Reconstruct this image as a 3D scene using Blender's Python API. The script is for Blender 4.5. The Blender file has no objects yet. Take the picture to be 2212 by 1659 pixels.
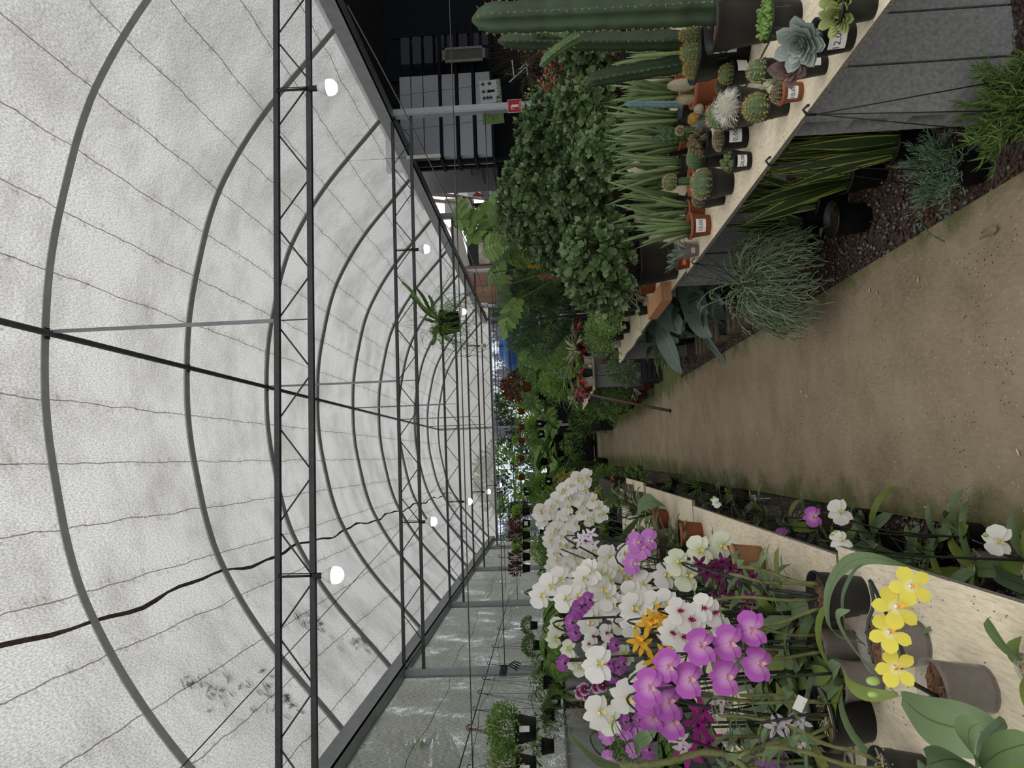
import bpy, math, random
from mathutils import Vector, Matrix
V = Vector
PI = math.pi
C = bpy.context.scene.collection
SC = bpy.context.scene

# ------------------------------------------------------------------ camera
FPX, YAW, PITCH, ROLL, CAMZ = 1524.9, .1052, .0494, -.0435, 1.75
_f = V((math.sin(YAW)*math.cos(PITCH), math.cos(YAW)*math.cos(PITCH), math.sin(PITCH)))
_r0 = V((math.cos(YAW), -math.sin(YAW), 0)); _u0 = _r0.cross(_f)
_r = math.cos(ROLL)*_r0 + math.sin(ROLL)*_u0
_u = -math.sin(ROLL)*_r0 + math.cos(ROLL)*_u0
cam = bpy.data.objects.new('camera', bpy.data.cameras.new('camera')); C.objects.link(cam)
m = Matrix.Identity(4)
for i, ax in enumerate((-_u, _r, -_f)):          # the phone was held upright: world up is the picture's left
    for j in range(3): m[j][i] = ax[j]
m.translation = V((0, 0, CAMZ)); cam.matrix_world = m
cam.data.sensor_width = 36; cam.data.lens = FPX/2212*36; cam.data.clip_start = .02; cam.data.clip_end = 500
SC.camera = cam
# ------------------------------------------------------------------ light: overcast sky, brightest overhead
w = bpy.data.worlds.new('overcast'); SC.world = w; w.use_nodes = True
nt = w.node_tree; nt.nodes.clear()
out = nt.nodes.new('ShaderNodeOutputWorld'); bg = nt.nodes.new('ShaderNodeBackground')
tc = nt.nodes.new('ShaderNodeTexCoord'); sx = nt.nodes.new('ShaderNodeSeparateXYZ')
rp = nt.nodes.new('ShaderNodeValToRGB'); nz = nt.nodes.new('ShaderNodeTexNoise'); mx = nt.nodes.new('ShaderNodeMix')
mx.data_type = 'RGBA'; mx.blend_type = 'MULTIPLY'; mx.inputs[0].default_value = .12
nz.inputs['Scale'].default_value = 2.2
nt.links.new(tc.outputs['Generated'], sx.inputs[0]); nt.links.new(tc.outputs['Generated'], nz.inputs['Vector'])
nt.links.new(sx.outputs['Z'], rp.inputs[0])
rp.color_ramp.elements[0].position = 0; rp.color_ramp.elements[0].color = (.40, .42, .45, 1)
rp.color_ramp.elements[1].position = 1; rp.color_ramp.elements[1].color = (1.55, 1.53, 1.5, 1)
e = rp.color_ramp.elements.new(.35); e.color = (.56, .57, .58, 1)
e = rp.color_ramp.elements.new(.7); e.color = (.86, .86, .85, 1)
nt.links.new(rp.outputs[0], mx.inputs[6]); nt.links.new(nz.outputs[0], mx.inputs[7])
nt.links.new(mx.outputs[2], bg.inputs[0]); bg.inputs[1].default_value = 2.3
nt.links.new(bg.outputs[0], out.inputs[0])
SC.view_settings.view_transform = 'Standard'; SC.view_settings.look = 'None'
SC.view_settings.exposure = 0.12; SC.view_settings.gamma = 1; SC.view_settings.use_curve_mapping = False
SC.cycles.max_bounces = 8; SC.cycles.diffuse_bounces = 3; SC.cycles.glossy_bounces = 2
SC.cycles.transmission_bounces = 4; SC.cycles.transparent_max_bounces = 12
SC.cycles.use_denoising = True; SC.cycles.caustics_reflective = False; SC.cycles.caustics_refractive = False
SC.cycles.sample_clamp_indirect = 4

def ray(x, y): return _f + _r*((829.5-y)/FPX) + _u*((1106-x)/FPX)
def bz(x, y, z=.8):
    d = ray(x, y); return V((0, 0, CAMZ)) + d*((z-CAMZ)/d.z)
def by(x, y, Y):
    d = ray(x, y); return V((0, 0, CAMZ)) + d*(Y/d.y)
def px(p, n):                                    # metres spanned by n pixels at p
    return n*(V(p)-V((0, 0, CAMZ))).dot(_f)/FPX
def rgb(h):
    h = h.lstrip('#'); c = [int(h[i:i+2], 16)/255 for i in (0, 2, 4)]
    return tuple(x/12.92 if x <= .04045 else ((x+.055)/1.055)**2.4 for x in c)+(1,)

# ------------------------------------------------------------------ materials
MATS = {}
class NT:
    def __init__(s, name):
        s.m = bpy.data.materials.new(name); s.m.use_nodes = True; s.t = s.m.node_tree; s.t.nodes.clear()
        s.o = s.t.nodes.new('ShaderNodeOutputMaterial')
    def n(s, ty, **kw):
        nd = s.t.nodes.new('ShaderNode'+ty)
        for k, v in kw.items():
            if hasattr(nd, k): setattr(nd, k, v)
            else: nd.inputs[k.replace('_', ' ')].default_value = v
        return nd
    def l(s, a, b): s.t.links.new(a, b)
    def coord(s, kind='Object', scale=None):
        c = s.n('TexCoord').outputs[kind]
        if scale:
            mp = s.n('Mapping'); mp.inputs['Scale'].default_value = scale; s.l(c, mp.inputs[0]); return mp.outputs[0]
        return c
    def noise(s, vec, scale, detail=3, rough=.6):
        x = s.n('TexNoise', Scale=scale, Detail=detail, Roughness=rough); s.l(vec, x.inputs['Vector']); return x.outputs[0]
    def ramp(s, fac, stops):
        r = s.n('ValToRGB'); cr = r.color_ramp
        while len(cr.elements) < len(stops): cr.elements.new(.5)
        for e_, (p, c) in zip(cr.elements, stops):
            e_.position = p; e_.color = c if len(c) == 4 else (*c, 1)
        s.l(fac, r.inputs[0]); return r.outputs[0]
    def mix(s, fac, a, b, mode='MIX'):
        x = s.n('Mix', data_type='RGBA', blend_type=mode)
        for i, v in ((0, fac), (6, a), (7, b)):
            if hasattr(v, 'is_linked') or hasattr(v, 'node'): s.l(v, x.inputs[i])
            else: x.inputs[i].default_value = v
        return x.outputs[2]
    def math(s, op, a, b=0.0, c=0.0):
        x = s.n('Math', operation=op)
        for i, v in ((0, a), (1, b), (2, c)):
            if hasattr(v, 'node'): s.l(v, x.inputs[i])
            else: x.inputs[i].default_value = v
        return x.outputs[0]
    def mixsh(s, fac, a, b):
        x = s.n('MixShader')
        if hasattr(fac, 'node'): s.l(fac, x.inputs[0])
        else: x.inputs[0].default_value = fac
        s.l(a, x.inputs[1]); s.l(b, x.inputs[2]); return x.outputs[0]
    def out(s, sh): s.l(sh, s.o.inputs[0]); return s.m
    def pbsdf(s, col, rough=.6, metal=0, spec=.4, bump=None, bs=.3, bd=.01):
        p = s.n('BsdfPrincipled'); p.inputs['Roughness'].default_value = rough; p.inputs['Metallic'].default_value = metal
        p.inputs['Specular IOR Level'].default_value = spec
        if hasattr(col, 'node'): s.l(col, p.inputs['Base Color'])
        else: p.inputs['Base Color'].default_value = col
        if bump is not None:
            b = s.n('Bump', Strength=bs, Distance=bd); s.l(bump, b.inputs['Height']); s.l(b.outputs[0], p.inputs['Normal'])
        return p.outputs[0]

def mat(name, col, rough=.6, metal=0, spec=.4, var=.25, scale=30, bump=.2):
    """plain stuff with a little uneven tone"""
    if name in MATS: return MATS[name]
    t = NT(name); c = rgb(col) if isinstance(col, str) else col
    nz_ = t.noise(t.coord(), scale)
    k = t.ramp(nz_, [(.3, tuple(x*(1-var) for x in c[:3])), (.7, tuple(min(1, x*(1+var)) for x in c[:3]))])
    MATS[name] = t.out(t.pbsdf(k, rough, metal, spec, nz_, bump, .002)); return MATS[name]

def leafmat(name, a, b, tr=.25, rough=.5, spec=.35, stripe=None):
    """two tones picked leaf by leaf, some light passing through"""
    if name in MATS: return MATS[name]
    t = NT(name); g = t.n('NewGeometry')
    col = t.mix(g.outputs['Random Per Island'], rgb(a), rgb(b))
    nz_ = t.noise(t.coord(), 25)
    col = t.mix(t.math('MULTIPLY', nz_, .35), col, (0.01, .02, .01, 1))
    if stripe:                                   # a band of its own colour along u (leaf edge) or blotches
        uv = t.n('UVMap').outputs[0]; sp = t.n('SeparateXYZ'); t.l(uv, sp.inputs[0])
        kind, sc_, th = stripe
        d = t.math('ABSOLUTE', t.math('SUBTRACT', sp.outputs[0], .5))
        if kind == 'edge': f_ = t.math('GREATER_THAN', d, th)
        elif kind == 'mid': f_ = t.math('LESS_THAN', d, th)
        else:
            wv = t.n('TexWave', wave_type='BANDS', bands_direction='Y', Scale=th, Distortion=6.0); t.l(uv, wv.inputs[0]); f_ = t.math('GREATER_THAN', wv.outputs[1], .6)
        col = t.mix(f_, col, rgb(sc_))
    p = t.pbsdf(col, rough, 0, spec)
    tl = t.n('BsdfTranslucent'); t.l(col, tl.inputs[0])
    MATS[name] = t.out(t.mixsh(tr, p, tl.outputs[0])); return MATS[name]

def petalmat(name, edge, centre, r0=.05, r1=.3, vein=None, tr=.35):
    if name in MATS: return MATS[name]
    t = NT(name); co = t.coord(); ln = t.n('VectorMath', operation='LENGTH'); t.l(co, ln.inputs[0])
    f_ = t.n('MapRange'); t.l(ln.outputs[1], f_.inputs[0]); f_.inputs[1].default_value = r0; f_.inputs[2].default_value = r1
    col = t.mix(f_.outputs[0], rgb(centre), rgb(edge))
    if vein:
        nz_ = t.noise(co, 14, 2); col = t.mix(t.ramp(nz_, [(.48, (0, 0, 0)), (.6, (1, 1, 1))]), col, rgb(vein))
    p = t.pbsdf(col, .55, 0, .25); tl = t.n('BsdfTranslucent'); t.l(col, tl.inputs[0])
    MATS[name] = t.out(t.mixsh(tr, p, tl.outputs[0])); return MATS[name]

# ------------------------------------------------------------------ mesh building
class MB:
    def __init__(s): s.v = []; s.f = []; s.m = []; s.uv = {}; s.mats = []
    def mi(s, m):
        if m not in s.mats: s.mats.append(m)
        return s.mats.index(m)
    def face(s, idx, m, uv=None):
        s.f.append(idx); s.m.append(s.mi(m))
        if uv: s.uv[len(s.f)-1] = uv
    def box(s, a, b, m, M=None):
        k = len(s.v)
        for z in (a[2], b[2]):
            for y in (a[1], b[1]):
                for x in (a[0], b[0]):
                    p = V((x, y, z)); s.v.append(M @ p if M else p)
        for q in ((0, 2, 3, 1), (4, 5, 7, 6), (0, 1, 5, 4), (2, 6, 7, 3), (0, 4, 6, 2), (1, 3, 7, 5)):
            s.face([k+i for i in q], m)
        return s
    def bar(s, p, q, w_, h_, m, up=V((0, 0, 1))):
        p = V(p); q = V(q); d = (q-p); L = d.length; d.normalize()
        if abs(d.dot(up)) > .98: up = V((0, 1, 0))
        x = d.cross(up).normalized(); y = x.cross(d)
        M = Matrix(((x.x, d.x, y.x, p.x), (x.y, d.y, y.y, p.y), (x.z, d.z, y.z, p.z), (0, 0, 0, 1)))
        return s.box((-w_/2, 0, -h_/2), (w_/2, L, h_/2), m, M)
    def tube(s, pts, r, m, n=6, cap=True):
        pts = [V(p) for p in pts]; k0 = len(s.v); N = len(pts)
        rs = r if isinstance(r, (list, tuple)) else [r]*N
        t = (pts[1]-pts[0]).normalized()
        a = t.cross(V((0, 0, 1)));
        if a.length < .05: a = t.cross(V((1, 0, 0)))
        a.normalize()
        for i, p in enumerate(pts):
            if 0 < i < N-1: t = (pts[i+1]-pts[i-1])
            elif i == N-1: t = pts[i]-pts[i-1]
            else: t = pts[1]-pts[0]
            if t.length < 1e-9: t = V((0, 0, 1))
            t.normalize(); a = a - t*a.dot(t)
            if a.length < 1e-4: a = t.orthogonal()
            a.normalize(); b = t.cross(a)
            for j in range(n):
                th = 2*PI*j/n; s.v.append(p + (a*math.cos(th)+b*math.sin(th))*rs[i])
        for i in range(N-1):
            for j in range(n):
                j2 = (j+1) % n
                s.face([k0+i*n+j, k0+i*n+j2, k0+(i+1)*n+j2, k0+(i+1)*n+j], m)
        if cap:
            s.face([k0+j for j in range(n)][::-1], m); s.face([k0+(N-1)*n+j for j in range(n)], m)
        return s
    def lathe(s, prof, m, n=20, c=V((0, 0, 0)), rib=None, close=True):
        k0 = len(s.v)
        for (r, z) in prof:
            for j in range(n):
                th = 2*PI*j/n; rr = r*(rib(j, z) if rib else 1)
                s.v.append(V((c[0]+rr*math.cos(th), c[1]+rr*math.sin(th), c[2]+z)))
        for i in range(len(prof)-1):
            for j in range(n):
                j2 = (j+1) % n
                s.face([k0+i*n+j, k0+i*n+j2, k0+(i+1)*n+j2, k0+(i+1)*n+j], m)
        if close:
            s.face([k0+j for j in range(n)][::-1], m); s.face([k0+(len(prof)-1)*n+j for j in range(n)], m)
        return s
    def leaf(s, p, d, L, W, m, up=None, droop=0., shape='oval', n=5, fold=.15, twist=0., tipz=0):
        """a leaf blade of two strips either side of its midrib, arching over by droop (radians)"""
        p = V(p); d = V(d).normalized(); up = V(up) if up else V((0, 0, 1))
        side = d.cross(up)
        if side.length < .08: side = d.cross(V((1, .3, 0)))
        side.normalize(); nrm = side.cross(d).normalized()
        k0 = len(s.v); st = L/n; pos = p.copy()
        for i in range(n+1):
            t = i/n
            if shape == 'oval': w_ = math.sin(PI*min(1, t*.92+.08))**.75
            elif shape == 'strap': w_ = min(1, .45+t*3)*(1-max(0, (t-.72)/.28)**2)**.5
            elif shape == 'blade': w_ = (.55+.45*math.sin(PI*min(t*1.1, 1)))*(1-t**3)
            elif shape == 'heart': w_ = (min(1, t*5+.35))*(1-t**2.2)
            elif shape == 'round': w_ = math.sin(PI*min(1, max(.02, t**1.35)))**.6
            elif shape == 'spear': w_ = (1-t)**.7*min(1, .5+t*4)
            else: w_ = 1
            w_ = max(w_, .03)*W/2
            tw = twist*t; sd = side*math.cos(tw)+nrm*math.sin(tw); nn = nrm*math.cos(tw)-side*math.sin(tw)
            s.v += [pos-sd*w_+nn*w_*fold, pos.copy(), pos+sd*w_+nn*w_*fold]
            if i < n:
                a = -droop/n; R_ = Matrix.Rotation(a, 3, side)
                d = (R_ @ d).normalized(); nrm = side.cross(d).normalized(); pos = pos + d*st
        for i in range(n):
            a = k0+i*3; t0, t1 = i/n, (i+1)/n
            s.face([a, a+1, a+4, a+3], m, [(0, t0), (.5, t0), (.5, t1), (0, t1)])
            s.face([a+1, a+2, a+5, a+4], m, [(.5, t0), (1, t0), (1, t1), (.5, t1)])
        return pos, d
    def ell(s, c, r, m, n=10, k=6, M=None):
        c = V(c); k0 = len(s.v)
        for i in range(k+1):
            ph = PI*i/k
            for j in range(n):
                th = 2*PI*j/n
                q = V((r[0]*math.sin(ph)*math.cos(th), r[1]*math.sin(ph)*math.sin(th), r[2]*math.cos(ph)))
                s.v.append(c+(M @ q if M else q))
        for i in range(k):
            for j in range(n):
                j2 = (j+1) % n; s.face([k0+i*n+j, k0+(i+1)*n+j, k0+(i+1)*n+j2, k0+i*n+j2], m)
        return s
    def add(s, o, M):
        k = len(s.v); s.v += [M @ p for p in o.v]
        for i, (f_, mm) in enumerate(zip(o.f, o.m)):
            s.face([k+a for a in f_], o.mats[mm], o.uv.get(i))
        return s
    def mesh(s, name, smooth=True):
        me = bpy.data.meshes.new(name); me.from_pydata([tuple(p) for p in s.v], [], s.f)
        for m_ in s.mats: me.materials.append(m_)
        me.polygons.foreach_set('material_index', s.m)
        if smooth: me.polygons.foreach_set('use_smooth', [True]*len(s.f))
        if s.uv:
            ul = me.uv_layers.new(name='UVMap'); data = ul.data
            for p in me.polygons:
                q = s.uv.get(p.index)
                if q:
                    for li, c_ in zip(p.loop_indices, q): data[li].uv = c_
        me.update(); return me

def ob(name, mesh, parent=None, loc=None, rot=None, sc=None, M=None):
    if isinstance(mesh, MB): mesh = mesh.mesh(name)
    o = bpy.data.objects.new(name, mesh); C.objects.link(o)
    if parent is not None: o.parent = parent
    if M is not None: o.matrix_local = M if parent is not None else M; o.matrix_basis = M
    if loc is not None: o.location = loc
    if rot is not None: o.rotation_euler = rot
    if sc is not None: o.scale = (sc,)*3 if isinstance(sc, (int, float)) else sc
    return o
def tag(o, label=None, cat=None, group=None, kind=None):
    for k, v in (('label', label), ('category', cat), ('group', group), ('kind', kind)):
        if v: o[k] = v
    return o
def thing(name, label, cat, loc=(0, 0, 0), rz=0, sc=1, group=None):
    return tag(ob(name, None, None, loc, (0, 0, rz), sc), label, cat, group)
def struct(name, mb, smooth=False):
    o = ob(name, mb.mesh(name, smooth)); o['kind'] = 'structure'; return o
def flat(name, mb, parent=None, **k): return ob(name, mb.mesh(name, False), parent, **k)
_TX = {}
def text_geo(txt, size, font_slant=0):
    """lettering as flat mesh in x,y centred on the origin"""
    key = (txt, size)
    if key not in _TX:
        cu = bpy.data.curves.new('lettering', 'FONT'); cu.body = txt; cu.size = size; cu.align_x = 'CENTER'; cu.align_y = 'CENTER'; cu.shear = font_slant; cu.resolution_u = 2
        o = bpy.data.objects.new('lettering', cu); C.objects.link(o)
        dg = bpy.context.evaluated_depsgraph_get(); me = bpy.data.meshes.new_from_object(o.evaluated_get(dg))
        _TX[key] = ([v.co.copy() for v in me.vertices], [list(p.vertices) for p in me.polygons])
        bpy.data.objects.remove(o); bpy.data.curves.remove(cu); bpy.data.meshes.remove(me)
    return _TX[key]
def add_text(mb, txt, size, m, M):
    vs, fs = text_geo(txt, size); k = len(mb.v)
    mb.v += [M @ v for v in vs]
    for f_ in fs: mb.face([k+a for a in f_], m)
# ------------------------------------------------------------------ the greenhouse
Y0, XR, HW, ZG, ZR = 6.06, 1.277, 4.405, 4.303, 6.26
XL, XE = XR-HW, XR+HW
NB = 10                                          # hoops from the first in view to the end gable, every 2.5 m
SP = 2.5; YE = Y0+9*SP
PROF = [(0, 6.26), (.75, 6.23), (1.56, 6.07), (2.06, 5.95), (2.5, 5.77), (3.25, 5.31), (3.75, 4.88), (4.125, 4.545), (4.405, 4.303)]
def roofz(x):
    a = abs(x)
    for (x0, z0), (x1, z1) in zip(PROF, PROF[1:]):
        if a <= x1:
            return z0+(z1-z0)*(a-x0)/(x1-x0)
    return ZG
def smoothz(x):                                  # smooth arch through the same points
    return sum(roofz(x+d)*wt for d, wt in ((-.3, .2), (-.15, .2), (0, .2), (.15, .2), (.3, .2))) if abs(x) < 4.0 else roofz(x)
steel = mat('galvanised steel', '#8d9192', .45, .55, .5, .12, 8, .05)
steeld = mat('dark weathered steel', '#46494a', .5, .4, .4, .2, 12, .1)
steelp = mat('pale zinc sheet', '#a9adae', .5, .35, .4, .1, 6, .05)
hoop_m = mat('greyish roof tube', '#8b8c89', .5, .25, .5, .12, 8, .05)
wire_m = mat('thin wire', '#4a4c4c', .5, .5)
blackw = mat('black plastic wire', '#15171a', .5)

def film(name, c_lo, c_hi, tr, seams=True, dirt=.5, sparkle=0.0, wsc=160, treeline=False):
    t = NT(name); uv = t.n('UVMap').outputs[0]; ob_ = t.coord()
    sp = t.n('SeparateXYZ'); t.l(uv, sp.inputs[0])
    wv = t.n('TexVoronoi', Scale=wsc); t.l(t.mix(.5, uv, uv), wv.inputs['Vector'])
    mp = t.n('Mapping'); mp.inputs['Scale'].default_value = (1, .35, 1); t.l(uv, mp.inputs[0])
    g1 = t.noise(mp.outputs[0], wsc*.35, 2, .8)
    base = t.ramp(g1, [(.38, c_lo), (.62, c_hi)])
    big = t.noise(ob_, 1.1, 5, .65)
    base = t.mix(t.math('MULTIPLY', t.ramp(big, [(.42, (0, 0, 0)), (.72, (1, 1, 1))]), dirt), base, rgb('#8f8a7c'), 'MULTIPLY')
    if seams:
        wig = t.noise(uv, 1.6, 3); u = t.math('ADD', sp.outputs[0], t.math('MULTIPLY', t.math('SUBTRACT', wig, .5), .09))
        fr = t.math('FRACT', t.math('DIVIDE', u, .59))
        d = t.math('MULTIPLY', t.math('ABSOLUTE', t.math('SUBTRACT', fr, .5)), .59)
        line = t.math('LESS_THAN', d, .0055)
        sm = t.math('MULTIPLY', t.math('LESS_THAN', d, .06), t.ramp(t.noise(uv, 9, 4, .8), [(.52, (0, 0, 0)), (.66, (1, 1, 1))]))
        base = t.mix(t.math('MULTIPLY', sm, .5), base, rgb('#9a8d75'), 'MULTIPLY')
        base = t.mix(t.math('MULTIPLY', line, .75), base, rgb('#6b625a'), 'MULTIPLY')
    tp = t.n('BsdfTransparent'); tl = t.n('BsdfTranslucent')
    t.l(base, tp.inputs[0]); t.l(base, tl.inputs[0])
    sh = t.mixsh(tr, tl.outputs[0], tp.outputs[0])
    df = t.n('BsdfDiffuse'); df.inputs[0].default_value = (.3, .3, .3, 1); sh = t.mixsh(.06, sh, df.outputs[0])
    if name.startswith('side'):
        hole = t.noise(uv, 80, 3, .85); zone = t.noise(ob_, 1.3, 4, .7)
        k = t.math('GREATER_THAN', t.math('ADD', hole, t.math('MULTIPLY', zone, .75)), 1.02)
        t2 = t.n('BsdfTransparent'); t2.inputs[0].default_value = (1, 1, 1, 1); sh = t.mixsh(k, sh, t2.outputs[0])
    return t.out(sh)

roof_m = film('woven roof film', (.245, .243, .238), (.43, .427, .418), .5, True, .45, 0, 230)
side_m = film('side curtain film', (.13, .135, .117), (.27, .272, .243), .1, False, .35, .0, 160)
gable_m = film('gable film', (.40, .385, .355), (.56, .545, .51), .45, False, .25)

# roof skin: one sheet bent over the hoops, sagging a touch between them
mb = MB(); xs = [-4.45+8.9*i/56 for i in range(57)]; arc = [0]
for a, b in zip(xs, xs[1:]): arc.append(arc[-1]+math.hypot(b-a, smoothz(b)-smoothz(a)))
ys = [Y0-6.25+.625*i for i in range(int((YE-Y0+6.25)/.625)+1)]
for yy in ys:
    ph = ((yy-Y0) % SP)/SP; sag = -.02*math.sin(PI*ph)
    for x in xs: mb.v.append(V((XR+x, yy, smoothz(x)+.045+sag*(1-abs(x)/6))))
n = len(xs)
for j in range(len(ys)-1):
    for i in range(n-1):
        mb.face([j*n+i, j*n+i+1, (j+1)*n+i+1, (j+1)*n+i], roof_m, [(arc[i], ys[j]), (arc[i+1], ys[j]), (arc[i+1], ys[j+1]), (arc[i], ys[j+1])])
o = ob('ceiling', mb.mesh('ceiling')); o['kind'] = 'structure'

# a doubled fold of film: the long brown lap on the left slope
lap = mat('brown dirt lap', '#5d5148', .9, 0, .1, .4, 14)
mb = MB(); rnd = random.Random(4); prev = None
for i in range(110):
    y = Y0-5+i*.25; x = -2.53+.035*math.sin(i*.5)+.015*math.sin(i*1.3); wd = .011+.010*rnd.random()
    cur = (V((XR+x-wd, y, smoothz(x-wd)+.028)), V((XR+x+wd, y, smoothz(x+wd)+.028)))
    k = len(mb.v); mb.v += list(cur)
    if i: mb.face([k-2, k-1, k+1, k], lap)
tag(ob('roof_lap_seam', mb), 'brown dirty overlap seam running along the left slope of the roof film', 'seam')

# hoops
for k in range(NB):
    y = Y0+SP*k; mb = MB(); pts = [V((XR+x, y, smoothz(x))) for x in [-4.38+8.76*i/64 for i in range(65)]]
    mb.tube(pts, .04, hoop_m, 4)
    o = flat('roof_hoop', mb)
    tag(o, ['nearest curved steel hoop under the roof film, its top nearest the picture edge', 'second curved steel roof hoop counted from the camera', 'curved roof hoop landing on the first side posts in view', 'fourth curved steel roof hoop counted from the camera',
            'curved roof hoop meeting the second pair of side posts', 'sixth curved steel roof hoop counted from the camera', 'curved roof hoop above the third pair of side posts', 'eighth curved steel roof hoop counted from the camera',
            'last free curved hoop before the end gable', 'curved steel hoop framing the top of the end gable'][k], 'roof hoop', 'curved steel hoops carrying the roof film')
    br = MB()
    br.bar((XR-.05, y-.03, ZR-.045), (XR+.05, y-.03, ZR-.045), .07, .012, steeld); ob('ridge_bracket', br.mesh('b', False), o)
# ridge tube
mb = MB(); mb.tube([(XR, Y0-5, ZR-.065), (XR, YE, ZR-.065)], .03, steeld, 8)
tag(ob('ridge_tube', mb), 'long dark steel tube running along the ridge under the hoops', 'tube')
# flat trusses with vertical hangers
ZT, ZB_ = 4.115, 3.811
tl_ = ['nearest lattice truss crossing right over the benches with two lamps', 'second lattice truss from the camera carrying the hanging staghorn pot', 'third lattice truss from the camera', 'fourth lattice truss from the camera', 'farthest lattice truss just before the end gable']
for k in range(5):
    y = Y0+2*SP*k; t = thing('roof_truss', tl_[k], 'truss', (XR, y, ZB_), 0, 1, 'flat lattice trusses tied between the posts')
    x0, x1 = -HW-.06, HW+.06
    for z in (0, ZT-ZB_):
        mb = MB(); mb.box((x0, -.025, z-.023), (x1, .025, z+.023), steeld); ob('chord', mb.mesh('c', False), t)
    mb = MB(); nn = 20; st = (x1-x0)/nn
    for i in range(nn):
        a = (x0+i*st+.02, 0, .0 if i % 2 else ZT-ZB_); b = (x0+(i+1)*st-.02, 0, ZT-ZB_ if i % 2 else 0.)
        mb.tube([a, b], .008, steeld, 5)
    ob('lattice_webbing', mb, t)
    mb = MB(); mb.bar((.02, 0, ZT-ZB_), (.02, 0, ZR-ZB_-.07), .03, .03, steel, V((0, 1, 0))); mb.tube([(.02, 0, 0), (.02, 0, ZT-ZB_)], .006, steeld, 5)
    ob('hanger', mb.mesh('h', False), t)
# gutters
for sgn, nm, lb in ((-1, 'left', 'long grey steel gutter beam above the translucent side curtain'), (1, 'right', 'long grey steel gutter beam above the open side towards the neighbouring shed')):
    mb = MB(); x = XR+sgn*(HW+.03)
    mb.box((x-.11, Y0-6, ZG-.21), (x+.11, YE, ZG-.19), steel); mb.box((x-.11, Y0-6, ZG-.21), (x-.095, YE, ZG+.0), steel); mb.box((x+.095, Y0-6, ZG-.21), (x+.11, YE, ZG+.0), steel)
    tag(flat('gutter_beam', mb), lb, 'gutter')
# posts
pl = {-1: ['left side post with a rope knotted round it', 'second post along the left curtain', 'third post along the left curtain', 'fourth post along the left curtain', 'corner post at the left end of the gable'],
      1: ['right side post carrying the red extinguisher sign', 'second post of the open right side, behind monstera leaves', 'third post of the open right side', 'fourth post of the open right side, deep in the foliage', 'corner post at the far right']}
for sgn in (-1, 1):
    for k, yy in enumerate([Y0+5, Y0+10, Y0+15, Y0+20, YE]):
        mb = MB(); x = XR+sgn*(HW+.06)
        mb.box((x-.06, yy-.055, 0), (x+.06, yy+.055, ZG-.21), steelp); mb.box((x-.063, yy-.06, 0), (x-.03, yy+.06, ZG-.21), steel)
        tag(flat('side_post', mb), 'grey galvanised '+pl[sgn][k], 'post', 'galvanised posts along the sides')
mb = MB(); mb.box((XR-.045, YE-.1, 0), (XR+.045, YE-.01, ZR-.05), steelp)
tag(flat('gable_post', mb), 'single grey post standing in the middle of the end gable', 'post')

# left side wall: curtain above, grey ribbed sheet below
mb = MB()
N = 50
for i in range(N):
    y0_, y1_ = Y0-6+i*(YE-Y0+6)/N, Y0-6+(i+1)*(YE-Y0+6)/N
    bulge = lambda yy, z: XL-.13-.04*math.sin((z-1.5)*1.3)+.02*math.sin(yy*2.1+z*2)
    for j in range(4):
        z0, z1 = 1.7+j*.625, 1.7+(j+1)*.625
        k = len(mb.v); mb.v += [V((bulge(y0_, z0), y0_, z0)), V((bulge(y1_, z0), y1_, z0)), V((bulge(y1_, z1), y1_, z1)), V((bulge(y0_, z1), y0_, z1))]
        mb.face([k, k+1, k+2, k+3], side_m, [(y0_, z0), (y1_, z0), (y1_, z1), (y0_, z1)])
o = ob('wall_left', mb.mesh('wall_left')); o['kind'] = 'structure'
sheet = mat('grey sheet wall', '#b4b7b2', .75, 0, .3, .15, 9)
mb = MB()
for i in range(143):
    y = Y0-6+i*.2; mb.box((XL-.2, y, 0), (XL-.17+(.012 if i % 2 else 0), y+.2, 1.72), sheet)
o = flat('wall_left_lower', mb); o['kind'] = 'structure'
mb = MB()
for zc in (2.1, 2.75, 3.4):                     # seams of the curtain
    pts = [V((XL-.115, Y0-4+i*.3, zc+.05*math.sin(i*.5+zc*3)+.02*math.sin(i*1.3))) for i in range(84)]
    mb.tube(pts, .004, wire_m, 4)
tag(ob('curtain_seam_cords', mb), 'thin dark cords sewn along the translucent side curtain', 'cord', None, 'stuff')

# gable: cream film above a beam, bright shade net below
mb = MB(); k = 0
gx = [-4.37+8.74*i/36 for i in range(37)]
for a, b in zip(gx, gx[1:]):
    k = len(mb.v); q = lambda x, z: V((XR+x, YE+.045+.02*math.sin(x*7), z))
    mb.v += [q(a, ZG-.25), q(b, ZG-.25), q(b, smoothz(b)+.045), q(a, smoothz(a)+.045)]
    mb.face([k, k+1, k+2, k+3], gable_m, [(a, 0), (b, 0), (b, smoothz(b)-3.6), (a, smoothz(a)-3.6)])
o = ob('wall_back', mb.mesh('wall_back')); o['kind'] = 'structure'
t = NT('shade net'); co = t.coord()
hole = t.noise(co, 20, 4, .9); zone = t.noise(t.coord('Object', (.8, 1, .4)), 1.2, 5, .6)
k_ = t.math('GREATER_THAN', t.math('ADD', t.math('MULTIPLY', hole, .9), t.math('MULTIPLY', zone, 1.5)), 1.21)
df = t.n('BsdfDiffuse'); df.inputs[0].default_value = (.05, .055, .055, 1); tp = t.n('BsdfTransparent'); tp.inputs[0].default_value = (.95, .97, 1, 1)
t2 = t.n('BsdfTransparent'); t2.inputs[0].default_value = (.42, .43, .45, 1)
net_m = t.out(t.mixsh(k_, t.mixsh(.35, t2.outputs[0], df.outputs[0]), tp.outputs[0]))
mb = MB(); mb.box((XL-.1, YE+.07, .0), (XE+2.9, YE+.075, ZG-.25), net_m); o = flat('wall_back_net', mb); o['kind'] = 'structure'
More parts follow.
